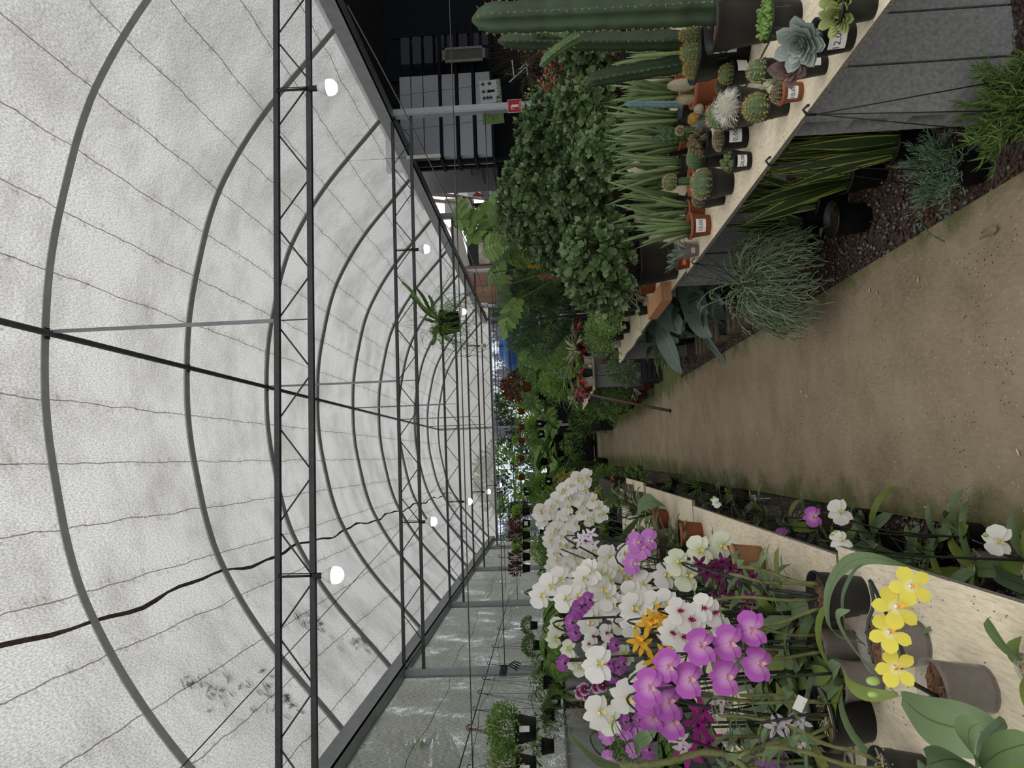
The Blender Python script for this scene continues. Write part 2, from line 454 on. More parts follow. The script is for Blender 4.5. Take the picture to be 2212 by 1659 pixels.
mb = MB(); mb.box((XL-.1, YE+.12, -.02), (XE+2.9, YE+.2, 1.9), mat('dark sky backing', '#1c1f1d', .9)); o = flat('wall_back_sky_block', mb); o['kind'] = 'structure'  # added dark backing, blocks the sky seen through the net between plants
mb = MB(); mb.box((XL-.1, YE-.05, ZG-.36), (XE+.1, YE+.0, ZG-.25), steelp); o = flat('trim_1', mb); o['kind'] = 'structure'
mb = MB()
for i in range(18):
    x = XL+.3+i*.6; mb.tube([(x, YE+.1, .1), (x, YE+.1, ZG-.3)], .006, blackw, 4)
for z in (2.45, 2.95, 3.5): mb.tube([(XL, YE+.1, z), (XE+2, YE+.1, z)], .008, blackw, 4)
tag(ob('net_support_wires', mb), 'grid of thin black wires holding the bright end net', 'wire', None, 'stuff')

# cross wires at the trusses and long cables
def sagwire(a, b, r, m_, sag=.02, n_=14):
    a = V(a); b = V(b); mb = MB()
    mb.tube([a.lerp(b, i/n_)-V((0, 0, sag*4*(i/n_)*(1-i/n_))) for i in range(n_+1)], r, m_, 4, False); return mb
for (yy, z, r, lb) in ((Y0, 2.5, .005, 'nearest taut cross wire with a red hook'), (Y0+5, 2.575, .007, 'second cross wire tied to the left post'), (Y0+10, 2.61, .007, 'third cross wire, deep in the house'), (Y0+15, 2.64, .007, 'farthest cross wire in view')):
    tag(ob('cross_wire', sagwire((XL-.1, yy, z), (XE+.1, yy, z), r, wire_m, .015)), 'thin steel '+lb, 'wire', 'wires strung across the house')
tag(ob('roof_cable', sagwire((XR-3.6, Y0-1.5, 4.63), (XR-1.6, Y0+20, 5.5), .007, mat('blue cable', '#20283f', .5), .12)), 'thin dark blue cable strung lengthwise under the left roof slope', 'cable')
tag(ob('lamp_cable', sagwire((XE-.05, Y0+2, 4.0), (XE-1.8, Y0+15, 3.3), .01, mat('grey cable', '#77797a', .6), .25)), 'slack grey cable hanging along the open right side', 'cable')
# knotted rope round the left post
mb = MB(); rnd = random.Random(2)
for i in range(5): 
    c = V((XL-.06, Y0+5, 2.55+.022*i)); mb.tube([c+V((.082*math.cos(a), .075*math.sin(a), .012*math.sin(a*2))) for a in [j*PI/6 for j in range(13)]], .008, blackw, 5)
for i in range(4): mb.tube([V((XL, Y0+4.9, 2.58)), V((XL+.05+.02*i, Y0+4.88, 2.5-.03*i)), V((XL-.02+.03*i, Y0+4.86, 2.38-.02*i))], .009, blackw, 5)
tag(ob('knotted_rope', mb), 'black rope knotted in a bundle round the left post', 'rope')

# lamps
lampw = mat('white lamp plastic', '#e4e4e0', .4, 0, .5, .03)
t = NT('lit lamp dome'); em = t.n('Emission'); em.inputs[0].default_value = (1, 1, .98, 1); em.inputs[1].default_value = 7; lampg = t.out(em.outputs[0])
sock = mat('black lamp socket', '#191a1b', .5)
lampd = mat('unlit lamp dome', '#dadad6', .35, 0, .5, .03)
def lamp(x, y, ztop, lb, lit=True, drop=.16):
    t = thing('pendant_bulb', lb, 'lamp', (x*1.25, y-.035, ztop), 0, 1.25, 'bulb lamps hung from the trusses')
    mb = MB(); mb.tube([(0, 0, .235), (0, 0, .0)], .009, sock, 6); mb.tube([(.02, 0, .235), (.015, 0, .0)], .004, sock, 5); ob('cord', mb, t)
    mb = MB(); mb.lathe([(.012, -.005), (.02, -.01), (.021, -.06), (.017, -.075)], sock, 12); ob('socket', mb, t)
    mb = MB(); mb.lathe([(.018, -.07), (.03, -.085), (.052, -.12), (.056, -.145)], lampw, 18); ob('bulb_body', mb, t)
    mb = MB(); mb.lathe([(.056, -.145), (.058, -.17), (.05, -.195), (.03, -.212), (.001, -.217)], lampg if lit else lampd, 18, close=False); ob('diffuser_dome', mb, t)
    return t
for k, (xx, lb) in enumerate(((2.74, 'right lamp of the nearest truss'), (-.74, 'left lamp of the nearest truss'))): lamp(xx, Y0, ZB_, 'glowing white bulb, '+lb)
lamp(2.73, Y0+5, ZB_, 'glowing white bulb on the second truss, right of the hanging staghorn pot')
lamp(-.74, Y0+5, ZB_, 'glowing white bulb on the second truss above the orchid side')
lamp(2.74, Y0+10, ZB_, 'small glowing bulb on the third truss, right side')
lamp(-.74, Y0+10, ZB_, 'small glowing bulb on the third truss, left side')
lamp(-.76, Y0+15, ZB_, 'tiny glowing bulb on the fourth truss')
lamp(-.76, Y0+20, ZB_, 'tiny glowing bulb on the farthest truss')
lamp(2.74, Y0+15, ZB_, 'unlit white bulb high in front of the blue tank', False)

# fallen leaves lying on the film outside, seen through it as dark shapes
lm = leafmat('leaf litter on roof', '#3a3a26', '#565438', .1)
rnd = random.Random(8)
def litter(x, y, L, n_, lb, sx_=.25):
    mb = MB(); x *= 1.25; L *= 1.25; sx_ *= 1.25
    for i in range(n_):
        u = rnd.uniform(-.5, .5); xx = x+rnd.gauss(0, sx_*.35)-u*.25; yy = y+u*L
        a = rnd.uniform(0, 6.28); z = smoothz(xx)+.075
        sl = (smoothz(xx+.01)-smoothz(xx-.01))/.02
        mb.leaf((XR+xx, yy, z), (math.cos(a), math.sin(a), sl*math.cos(a)), rnd.uniform(.06, .16), rnd.uniform(.025, .05), lm, up=(-sl, 0, 1))
    tag(ob('leaf_litter', mb), lb, 'leaves', None, 'stuff')
litter(-2.75, Y0+1.1, .55, 22, 'dark fallen leaves lying on the film between the first two hoops')
litter(-3.0, Y0+1.9, .5, 26, 'clump of fallen leaves lying near the gutter before the second hoop')
litter(-2.75, Y0+3.9, .6, 34, 'dark fallen leaves on the film past the first truss')
litter(-3.15, Y0+4.9, .6, 26, 'fallen leaves along the left gutter past the first truss')
litter(-2.2, Y0+21, 1.2, 240, 'large drift of fallen leaves on the film near the gable', .9)
litter(-3.0, Y0+18.5, 1.6, 160, 'dense leaf drift above the far left corner', .6)
# ------------------------------------------------------------------ floor and gravel
t = NT('trodden concrete'); co = t.coord()
a = t.noise(co, 2.2, 6, .65); b = t.noise(t.coord('Object', (1, .35, 1)), 55, 4, .8); c2 = t.noise(co, .8, 3)
col = t.ramp(a, [(.3, rgb('#73664f')), (.5, rgb('#8a7b64')), (.72, rgb('#9c8d77'))])
col = t.mix(t.ramp(b, [(.35, (0, 0, 0)), (.75, (.55, .55, .55))]), col, rgb('#a99b86'))
sp = t.n('SeparateXYZ'); t.l(co, sp.inputs[0])
# moss along the edges of the slab and in the cross aisle
dl = t.math('SUBTRACT', .22, t.math('ADD', sp.outputs[0], .36)); dr = t.math('SUBTRACT', sp.outputs[0], .82)
edge = t.math('MAXIMUM', dl, dr)
far = t.math('MULTIPLY', t.math('SUBTRACT', sp.outputs[1], 9.3), .06)
mo = t.math('ADD', t.math('ADD', t.math('MULTIPLY', edge, 1.5), t.math('MAXIMUM', t.math('MINIMUM', far, .22), -.1)), t.math('SUBTRACT', t.noise(co, 3.1, 5, .7), .45))
col = t.mix(t.ramp(mo, [(.0, (0, 0, 0)), (.28, (.85, .85, .85))]), col, rgb('#4b5523'))
spk = t.n('TexVoronoi', Scale=38.0, Randomness=1.0); t.l(co, spk.inputs['Vector'])
col = t.mix(t.math('MULTIPLY', t.math('LESS_THAN', spk.outputs[0], .14), t.math('GREATER_THAN', t.noise(co, 3, 2), .53)), col, rgb('#3a2f24'))
col = t.mix(t.math('MULTIPLY', t.math('GREATER_THAN', t.noise(co, 70, 2), .68), .7), col, rgb('#cfc3ae'))
conc = t.out(t.pbsdf(col, .85, 0, .25, b, .35, .004))
mb = MB(); mb.box((-.36, -1, -.1), (.96, 9.25, 0), conc); mb.box((-.3, 9.25, -.1), (1.85, 11.6, 0), conc); mb.box((-.3, 11.6, -.1), (.95, YE, 0), conc)
o = flat('floor', mb); o['kind'] = 'structure'
t = NT('gravel bed'); co = t.coord(); vo = t.n('TexVoronoi', Scale=55.0); t.l(co, vo.inputs['Vector'])
col = t.mix(t.noise(co, 6), t.ramp(vo.outputs[1], [(.0, rgb('#4b3a31')), (.5, rgb('#6a5f58')), (1, rgb('#8a8078'))]), rgb('#3b2e28'))
gr_m = t.out(t.pbsdf(col, .9, 0, .2, vo.outputs[0], 1, .02))
mb = MB(); mb.box((-6, -1, -.14), (12, 40, -.025), gr_m); o = flat('ground', mb); o['kind'] = 'structure'
rnd = random.Random(3)
peb = [mat('reddish pebbles', '#5a3b30', .8, 0, .3, .3), mat('grey pebbles', '#77736c', .8, 0, .3, .3), mat('brown pebbles', '#4a3a30', .8)]
proto = MB(); proto.ell((0, 0, 0), (1, .8, .6), peb[0], 6, 4)
mb = MB()
def pebbles(x0, x1, y0, y1, n_):
    for i in range(n_):
        s_ = rnd.uniform(.006, .014); M = Matrix.Translation((rnd.uniform(x0, x1), rnd.uniform(y0, y1), -.02+rnd.random()*.012)) @ Matrix.Rotation(rnd.uniform(0, 6), 4, 'Z') @ Matrix.Diagonal((s_, s_, s_, 1))
        q = MB(); q.v = proto.v; q.f = proto.f; q.m = proto.m; q.mats = [rnd.choice(peb)]; mb.add(q, M)
pebbles(.93, 1.5, 2.2, 6.2, 3600); pebbles(.93, 1.3, 6.2, 9.2, 500); pebbles(-.75, -.34, 1.8, 4.5, 1200)
tag(ob('gravel', mb), 'loose brown and grey gravel along the edges of the concrete path', 'gravel', None, 'stuff')

# ------------------------------------------------------------------ benches
t = NT('bench board'); co = t.coord()
a = t.noise(t.coord('Object', (7, 1, 7)), 14, 5, .75); b = t.noise(co, 3, 4)
col = t.ramp(a, [(.25, rgb('#b7a78d')), (.5, rgb('#dccfb5')), (.8, rgb('#f0e5cf'))])
vo = t.n('TexVoronoi', Scale=110.0); t.l(t.coord('Object', (1, .35, 1)), vo.inputs['Vector'])
fl = t.math('MULTIPLY', t.math('LESS_THAN', vo.outputs[0], .2), t.math('GREATER_THAN', t.noise(co, 9, 3), .56))
col = t.mix(t.math('MULTIPLY', fl, .8), col, rgb('#3d352a'))
col = t.mix(t.math('MULTIPLY', t.ramp(b, [(.5, (0, 0, 0)), (.8, (1, 1, 1))]), .35), col, rgb('#8b7f68'))
board_m = t.out(t.pbsdf(col, .75, 0, .25, a, .2, .003))
edge_m = mat('speckled board edge', '#77736a', .85, 0, .2, .6, 120)
blk = mat('grey concrete block', '#868684', .95, 0, .1, .25, 60, .8)
def board(x0, x1, y0, y1, lb, z=.8, th=.02, grp='raw boards laid on the benches', wavy=0, sk=0):
    t = thing('bench_board', lb, 'board', ((x0+x1)/2, (y0+y1)/2, z-th), 0, 1, grp)
    hx, hy = (x1-x0)/2, (y1-y0)/2; n_ = 12
    mb = MB(); e_ = MB()
    for i in range(n_):
        ya, yb = -hy+2*hy*i/n_, -hy+2*hy*(i+1)/n_
        za = wavy*math.sin(i*1.1); zb = wavy*math.sin((i+1)*1.1)
        k = len(mb.v); mb.v += [V((-hx+sk*i/n_, ya, za)), V((hx, ya, za)), V((hx, yb, zb)), V((-hx+sk*(i+1)/n_, yb, zb))]; mb.v += [v+V((0, 0, th)) for v in mb.v[-4:]]
        mb.face([k+4, k+5, k+6, k+7], board_m); mb.face([k+3, k+2, k+1, k], board_m)
        mb.face([k, k+4, k+7, k+3], edge_m); mb.face([k+1, k+2, k+6, k+5], edge_m)
        if i == 0: mb.face([k, k+1, k+5, k+4], edge_m)
        if i == n_-1: mb.face([k+2, k+3, k+7, k+6], edge_m)
    ob('panel', mb.mesh('panel', False), t)
    return t
bR = 'pale speckled board, '
board(1.165, 1.615, .6, 4.6, bR+'front strip of the cactus bench nearest the camera')
board(1.19, 1.64, 4.62, 6.9, bR+'front strip of the right bench beside the small sansevieria pots')
board(1.17, 1.64, 6.92, 9.12, bR+'wavy far end of the right bench next to the concrete path', wavy=.008)
board(1.63, 2.35, .6, 4.2, bR+'rear strip of the cactus bench under the large tubs')
board(1.66, 2.4, 4.22, 9.1, bR+'rear strip of the right bench under the jade plants')
board(-1.75, -.334, .3, 2.47, bR+'nearest sheet of the orchid bench under the yellow orchid')
board(-1.75, -.365, 2.49, 4.9, bR+'second sheet of the orchid bench with a mossy clay pot', sk=.02)
board(-1.75, -.33, 4.92, 7.4, bR+'third sheet of the orchid bench with two empty looking clay pots')
board(-1.75, -.30, 7.42, 9.9, bR+'far sheet of the orchid bench under the white orchids')
board(1.1, 2.4, 11.9, 14.1, bR+'second right hand bench with white pots of red leaved plants', z=.95, wavy=.01)
board(1.05, 2.35, 14.15, 16.4, bR+'far sheet of the second right hand bench, dark leaved pots on it', z=.95)
board(2.6, 4.1, 3.2, 9.0, bR+'back bench below the big jade plants', z=.70)
# hollow blocks: columns of upright blocks under the boards
def block_mesh(hole=True):
    mb = MB(); W_, D, H = .19, .14, .385           # X, Y, Z ; cells open towards the aisle (-X / +X)
    fr = .028
    # slabs forming the block round two cells
    mb.box((-W_/2, -D/2, 0), (W_/2, -D/2+fr, H), blk); mb.box((-W_/2, D/2-fr, 0), (W_/2, D/2, H), blk)
    for z in (0, H/2-fr/2, H-fr): mb.box((-W_/2, -D/2+fr, z), (W_/2, D/2-fr, z+fr), blk)
    mb.box((.06, -D/2+fr, fr), (.08, D/2-fr, H-fr), blk)
    return mb.mesh('block', False)
BM = block_mesh()
def pillar(x, y, n_cols, sgn, lb, ztop=.78):
    for c_ in range(n_cols):
        for r_ in range(2):
            w_ = ['lower', 'upper'][r_]; pos = ['at the aisle end', 'second in', 'third in', 'fourth in'][c_]
            o = ob('concrete_block', BM, None, (x+sgn*(.1+c_*.2), y, r_*.39+(.0 if r_ == 0 else 0.004)-.02 if r_ == 0 else .39-.005))
            o.scale = (1, 1, (ztop-.37)/.385 if r_ else (.365+.045)/.385)
            o.location.z = -.025 if r_ == 0 else .385+.0
            if r_: o.scale = (1, 1, (ztop-.386)/.385)
            tag(o, w_+' hollow block '+pos+' '+lb, 'block', 'hollow concrete blocks holding up the benches')
pillar(1.2, 2.62, 4, 1, 'of the nearest cactus bench pier')
pillar(1.2, 5.05, 4, 1, 'of the pier behind the rhipsalis')
pillar(1.2, 8.95, 3, 1, 'of the right bench end pier')
pillar(1.15, 12.1, 2, 1, 'of the pier under the white pots', .93)
for yy, lb in ((2.3, 'of the near orchid bench pier'), (6.0, 'of the middle orchid bench pier'), (9.6, 'of the far orchid bench pier')): pillar(-.75, yy, 2, -1, lb)
for (xx, yy) in ((3.3, 4.0), (3.3, 7.5)): pillar(xx, yy, 1, 1, 'below the %s half of the jade bench' % ('near' if yy < 5 else 'far'), .68)
pillar(1.15, 16.1, 1, 1, 'below the far end of the second right bench', .93)
# timber offcut on the bench edge, pallets, stake
wood = NT('raw pine'); co = wood.coord('Object', (1, 12, 12)); nz_ = wood.noise(co, 6, 5, .7)
wood_m = wood.out(wood.pbsdf(wood.ramp(nz_, [(.3, rgb('#9a6b45')), (.7, rgb('#c99468'))]), .7, 0, .3, nz_, .3, .002))
palm = mat('weathered pallet wood', '#6f6455', .9, 0, .2, .35, 20, .5)
p_ = bz(1452, 640, .8)
mb = MB(); mb.box((-.05, -.42, 0), (.09, .32, .075), wood_m); tag(flat('timber_offcut', mb, loc=(1.17, 5.6, .8), rot=(0, 0, .0)), 'orange brown timber offcut with a torn end on the bench edge', 'timber')
def pallet(x, y, lb, rz=0):
    t = thing('wooden_pallet', lb, 'pallet', (x, y, -.025), rz, 1, 'pallets under the right bench')
    for i in range(6):
        mb = MB(); mb.box((-.45, -.5+i*.185, .1), (.45, -.5+i*.185+.1, .12), palm); ob('deck_board', mb.mesh('d', False), t)
    for j in (-.45, 0, .41):
        mb = MB(); mb.box((j-.0, -.5, .02), (j+.05, .525, .1), palm); ob('bearer', mb.mesh('d', False), t)
    for i in (-.5, 0.0, .43):
        mb = MB(); mb.box((-.45, i, 0), (.45, i+.1, .02), palm); ob('base_board', mb.mesh('d', False), t)
    return t
pallet(1.5, 5.9, 'weathered pallet under the bench just past the rhipsalis')
pallet(1.5, 7.3, 'weathered pallet under the dark alocasia leaves')
s0 = bz(1450, 888, 0); s1 = by(1262, 850, 11.3)
mb = MB(); mb.tube([s0, s0.lerp(s1, .5)+V((.0, 0, .01)), s1], [.022, .02, .018], mat('bamboo brown stake', '#5d4330', .7), 8)
o = ob('leaning_stake', mb); tag(o, 'brown round stake leaning on the second bench with its foot on the floor', 'stake')
mb = MB(); mb.tube([s0+V((0, 0, .0)), s0.lerp(s1, .03)], .0235, blackw, 8); ob('foot_cap', mb, o)
# dry leaf and bits on the floor
mb = MB(); c_ = bz(2128, 528, 0); dry = leafmat('dry straw leaf', '#a3916a', '#8b7a55', .1)
mb.leaf(c_+V((.03, -.1, .012)), (.15, 1, .12), .15, .04, dry, droop=.5, shape='spear', fold=.5, twist=1.0); mb.leaf(c_+V((.035, -.1, .01)), (-.02, 1, .02), .12, .03, dry, droop=.1, shape='spear', fold=.4)
tag(ob('dry_leaf', mb), 'curled dry straw coloured leaf lying alone on the concrete', 'leaf')
mb = MB(); rnd = random.Random(5); bit = mat('pale petal bits', '#cdbf95', .8)
for (x, y) in ((1746, 857), (1734, 848), (1638, 939), (1985, 598), (2205, 985), (1879, 632), (1894, 633), (2010, 1100)):
    c_ = bz(x, y, 0); mb.leaf(c_+V((0, 0, .004)), (rnd.uniform(-1, 1), rnd.uniform(-1, 1), .1), .03, .012, bit)
tag(ob('petal_litter', mb), 'scattered pale petals and twigs on the concrete path', 'petals', None, 'stuff')
# ------------------------------------------------------------------ plant materials
G_jade = leafmat('jade leaf', '#53703d', '#84996a', .12, .35, .5)
G_jade2 = leafmat('dark jade leaf', '#456036', '#6f8759', .12, .35, .5)
G_mid = leafmat('mid green leaf', '#557436', '#8eae5a', .4)
G_dark = leafmat('dark green leaf', '#31492a', '#557144', .25)
G_lite = leafmat('light green leaf', '#84a05c', '#b4cb8c', .35)
G_fern = leafmat('fern green', '#65903a', '#a0c666', .45)
G_lime = leafmat('lime green leaf', '#7fae34', '#aed454', .45)
G_grey = leafmat('grey green leaf', '#5c6d5c', '#8b9a86', .15)
G_blue = leafmat('blue green needle', '#3d5848', '#648270', .2)
G_conif = leafmat('conifer green', '#4f6d35', '#80994f', .25)
G_orch = leafmat('orchid leaf', '#546b42', '#788f63', .2, .4, .45, ('mid', '#465c38', .022))
G_orchd = leafmat('dark orchid leaf', '#43573b', '#647b5a', .2, .4, .45, ('mid', '#33452d', .022))
G_orchy = leafmat('yellow green orchid leaf', '#64762f', '#8a9a48', .25, .4, .4)
G_aloc = leafmat('dark leathery leaf', '#33483d', '#5f736a', .1, .3, .6, ('mid', '#7b8d80', .02))
G_sans = leafmat('sansevieria leaf', '#364c2c', '#4c653c', .1, .45, .4, ('edge', '#a5a84c', .37))
G_sanb = leafmat('banded sansevieria leaf', '#34492c', '#465f38', .08, .45, .4, ('band', '#51683f', 2.3))
G_cyl = leafmat('cylindrical leaf', '#5f774a', '#879b67', .1, .5, .35, ('band', '#4b6141', 3))
G_sen = leafmat('senecio leaf', '#58745a', '#88a184', .15)
G_rhip = leafmat('rhipsalis stem', '#6b7d5c', '#9dae8a', .15)
G_pearl = leafmat('pearl leaf', '#5f8038', '#8fb05a', .25)
G_red = leafmat('red leaf', '#a2343e', '#cf5a5f', .3)
G_brn = leafmat('bronze leaf', '#5b3526', '#8d5a3d', .25)
G_pur = leafmat('burgundy leaf', '#3a1a22', '#66303c', .2)
G_var = leafmat('variegated leaf', '#5e7a48', '#a9b98c', .3, .5, .35, ('mid', '#c6cfa8', .16))
G_ech = leafmat('grey blue rosette leaf', '#8b9890', '#a9b2aa', .1, .6, .3)
G_echy = leafmat('yellow green rosette leaf', '#8b9a5a', '#b5bb7a', .15, .6, .3)
G_echp = leafmat('purplish rosette leaf', '#6d5550', '#8a706a', .1, .6, .3)
G_ban = leafmat('banana leaf', '#5c8a2e', '#86b24a', .45, .4, .4)
F_pink = leafmat('small pink flower', '#d4566c', '#ea8a94', .4)
F_yel = leafmat('yellow flower', '#e0b020', '#f2cf3a', .4)
F_org = leafmat('orange flower', '#d88a2a', '#e8a948', .3)
F_cor = leafmat('coral flower', '#d2605a', '#e58a80', .3)
F_blu = leafmat('blue flower', '#5f6fc0', '#8a98dc', .3)
stem_g = mat('green stem', '#4d5f35', .6, 0, .3)
stem_d = mat('dark flower stalk', '#22291f', .5, 0, .4, .3)
stem_b = mat('woody stem', '#4c4032', .85, 0, .2, .3)
stem_bud = mat('green bud', '#8ea05a', .5, 0, .3)
root_m = mat('pale aerial root', '#a39a80', .8, 0, .2, .25)
soil_m = mat('dark potting soil', '#33281f', .95, 0, .1, .45, 60, 1)
bark_m = mat('bark chips', '#6b5140', .95, 0, .1, .4, 45, 1)
moss_m = mat('moss medium', '#6b6440', .95, 0, .1, .45, 60, 1)
orsoil = mat('orange gravel topping', '#a4623e', .95, 0, .1, .35, 90, 1)
whsoil = mat('white gravel topping', '#c9c0b4', .95, 0, .1, .4, 90, 1)
pot_k = mat('black plastic pot', '#141618', .5, 0, .45, .25, 10, .05)
pot_t = mat('terracotta pot', '#93563e', .75, 0, .25, .12, 8, .1)
pot_td = mat('brick red plastic pot', '#7d3a2b', .55, 0, .4, .12, 8, .05)
pot_c = mat('pinkish clay pot', '#a8806c', .7, 0, .25, .12, 8, .1)
pot_b = mat('brown smoky pot', '#564840', .4, 0, .5, .2, 6, .05)
pot_w = mat('white ceramic pot', '#cfcdc8', .35, 0, .5, .05)
pot_e = mat('dark teal pot', '#2c4346', .5, 0, .4, .1)
t = NT('mossy clay pot'); co = t.coord(); sp = t.n('SeparateXYZ'); t.l(co, sp.inputs[0])
pot_m = t.out(t.pbsdf(t.mix(t.ramp(t.math('ADD', t.math('MULTIPLY', sp.outputs[2], -9), t.noise(co, 9, 4)), [(.25, (0, 0, 0)), (.75, (1, 1, 1))]), rgb('#ae8461'), rgb('#5d6238')), .85, 0, .2))
t = NT('clear plastic pot'); g_ = t.n('BsdfPrincipled'); g_.inputs['Base Color'].default_value = (.5, .49, .47, 1); g_.inputs['Roughness'].default_value = .15; tp = t.n('BsdfTransparent'); tp.inputs[0].default_value = (.82, .82, .81, 1)
pot_g = t.out(t.mixsh(.8, g_.outputs[0], tp.outputs[0]))
paper = mat('white paper label', '#d9d7d2', .8, 0, .2, .04)
ink = mat('pen ink', '#2a2a33', .7, 0, .2, .1)
spine_w = mat('pale spines', '#c9b98f', .7, 0, .3, .1)
spine_y = mat('golden spines', '#c4ad6a', .7, 0, .3, .1)
spine_h = mat('white hair', '#d8d4cc', .8, 0, .3, .05)
cac_g = mat('cactus skin', '#4c6440', .55, 0, .35, .25, 18, .2)
cac_d = mat('dark cactus skin', '#2f4029', .5, 0, .35, .35, 9, .1)
cac_b = mat('blue cactus skin', '#5c7a7d', .6, 0, .3, .2, 18, .1)
cac_k = mat('knobbly cactus skin', '#56603c', .7, 0, .3, .35, 60, .6)
cac_n = mat('brownish cactus skin', '#4e4436', .7, 0, .3, .35, 60, .6)
cac_y = mat('golden woolly skin', '#a8823a', .8, 0, .2, .25, 60, .4)
cac_w = mat('white woolly skin', '#a8a08c', .85, 0, .2, .2, 90, .6)

# ------------------------------------------------------------------ mesh cache
_MC = {}
def cached(key, fn):
    if key not in _MC: _MC[key] = fn()
    return _MC[key]
def rs(seed): return random.Random(seed)
def rdir(r, zmin=-1, zmax=1):
    z = r.uniform(zmin, zmax); a = r.uniform(0, 2*PI); q = math.sqrt(1-z*z)
    return V((q*math.cos(a), q*math.sin(a), z))

# pots: base at 0, top diameter 1 and height 1 are scaled by the caller -> real sizes d, h
def pot_mesh(kind, d, h):
    d = round(d, 3); h = round(h, 3)
    def f():
        m_ = {'black': pot_k, 'terra': pot_t, 'brick': pot_td, 'clay': pot_c, 'brown': pot_b, 'white': pot_w, 'teal': pot_e, 'mossy': pot_m, 'clear': pot_g}[kind]
        R_ = d/2; b = R_*.74; rim = h*.14; tk = .004 if kind not in ('terra', 'clay', 'mossy') else .008
        mb = MB()
        if kind in ('terra', 'clay', 'mossy'):
            pr = [(b, 0), (R_*.93-tk*.3, h-rim), (R_, h-rim), (R_+.001, h), (R_-tk, h), (R_*.88, h*.75), (b*.9, h*.6)]
        elif kind == 'clear':
            pr = [(b, 0), (b*1.02, h*.03), (R_*.95, h*.9), (R_*1.02, h*.92), (R_*1.02, h), (R_*.985, h), (R_*.94, h*.88), (b*1.0, h*.1)]
        else:
            pr = [(b, 0), (R_*.90, h*.62), (R_*.93, h*.64), (R_*.96, h*.93), (R_*1.02, h*.935), (R_*1.02, h), (R_*.97, h), (R_*.92, h*.8), (b*.9, h*.6)]
        rib = (lambda j, z: 1-.012*(j % 2)) if kind == 'clear' else None
        mb.lathe(pr, m_, 36 if kind == 'clear' else 28, close=False, rib=rib)
        mb.f.append(list(range(28 if kind != 'clear' else 36))[::-1]); mb.m.append(0)
        return mb.mesh('pot')
    return cached(('pot', kind, d, h), f)
def soil_mesh(kind, d, h):
    def f():
        m_ = {'soil': soil_m, 'bark': bark_m, 'moss': moss_m, 'orange': orsoil, 'white': whsoil}[kind]; mb = MB(); r = rs(5)
        n = 18; k0 = len(mb.v)
        for i, (rr, z) in enumerate(((.0, .84), (.2, .85), (.34, .84), (.452, .82))):
            for j in range(n): mb.v.append(V((rr*d*math.cos(2*PI*j/n), rr*d*math.sin(2*PI*j/n), h*(z+r.uniform(-.02, .02)))))
        for i in range(3):
            for j in range(n): mb.face([i*n+j, (i+1)*n+j, (i+1)*n+(j+1) % n, i*n+(j+1) % n], m_)
        if kind in ('bark', 'moss'):
            mb.lathe([(d*.33, h*.03), (d*.452, h*.82)], m_, n, close=False)
            for i in range(34):
                a = r.uniform(0, 6.28); q = r.uniform(0, .4)*d; c = V((q*math.cos(a), q*math.sin(a), h*.86))
                if kind == 'bark':
                    M = Matrix.Translation(c) @ Matrix.Rotation(r.uniform(0, 6), 4, rdir(r)); s_ = d*.06; mb.box((-s_, -s_*.6, -s_*.25), (s_, s_*.6, s_*.3), m_, M)
                else: mb.tube([c, c+rdir(r, 0, .6)*d*.12, c+rdir(r, -.2, .4)*d*.16], .0022, root_m, 4)
        return mb.mesh('soil', kind in ('soil', 'white', 'orange'))
    return cached(('soil', kind, round(d, 3), round(h, 3)), f)
def label_mesh(d, h, txt, w_=.5):
    """a paper sticker bent round the pot on the side facing -y"""
    def f():
        mb = MB(); n = 8; R0 = d/2*.875+.003; R1 = d/2*1.0+.0035; z0, z1 = h*.3, h*.78; wa = w_/(d/2)*d
        half = .5*w_*2
        k = 0
        def P(a, z, o=0): R_ = R0+(R1-R0)*(z/h)+o; return V((R_*math.sin(a), -R_*math.cos(a), z))
        for i in range(n+1):
            a = -half+2*half*i/n; mb.v += [P(a, z0), P(a, z1)]
        for i in range(n): mb.face([2*i, 2*i+2, 2*i+3, 2*i+1], paper)
        if txt:
            vs, fs = text_geo(txt, h*.26); k = len(mb.v)
            for v in vs: mb.v.append(P(v.x/(d/2)*1.0, h*.54+v.y, .0012))
            for q in fs: mb.face([k+a for a in q], ink)
        return mb.mesh('price_label', False)
    return cached(('lab', round(d, 3), round(h, 3), txt, w_), f)

# ---- foliage generators (real metres, base at origin, growing up +z)
def g_jade(seed, R_=(.3, .3, .3), n=130, L=.042, m_=None, trunk=True, c=(0, 0, 0)):
    r = rs(seed); mb = MB(); m_ = m_ or G_jade; c = V(c)
    if trunk:
        for i in range(5):
            e_ = c+V((r.uniform(-1, 1)*R_[0]*.6, r.uniform(-1, 1)*R_[1]*.6, r.uniform(-.1, .5)*R_[2]))
            b = V((r.uniform(-.03, .03), r.uniform(-.03, .03), 0)); mb.tube([b, b.lerp(e_, .4)+V((0, 0, .03)), b.lerp(e_, .75), e_], [.022, .017, .012, .008], stem_b, 6)
    for i in range(n):
        d = rdir(r, -.65, 1); k = r.uniform(.72, 1.04); p = c+V((d.x*R_[0], d.y*R_[1], d.z*R_[2]))*k
        ax = (d+V((r.uniform(-.5, .5), r.uniform(-.5, .5), r.uniform(.0, .8)))).normalized()
        a = ax.orthogonal().normalized(); b = ax.cross(a)
        mb.tube([p-ax*.05, p], .004, stem_b, 4, False)
        for j in range(7):
            th = j*2.4+r.random(); el = .35+.14*j
            dd = (a*math.cos(th)+b*math.sin(th))*math.cos(el*.75)+ax*math.sin(el*.75)
            mb.leaf(p-ax*.012*(1-j/7), dd, L*r.uniform(.75, 1.15), L*.66, m_, up=ax, shape='round', n=3, fold=.22, droop=-.25)
    return mb.mesh('foliage')
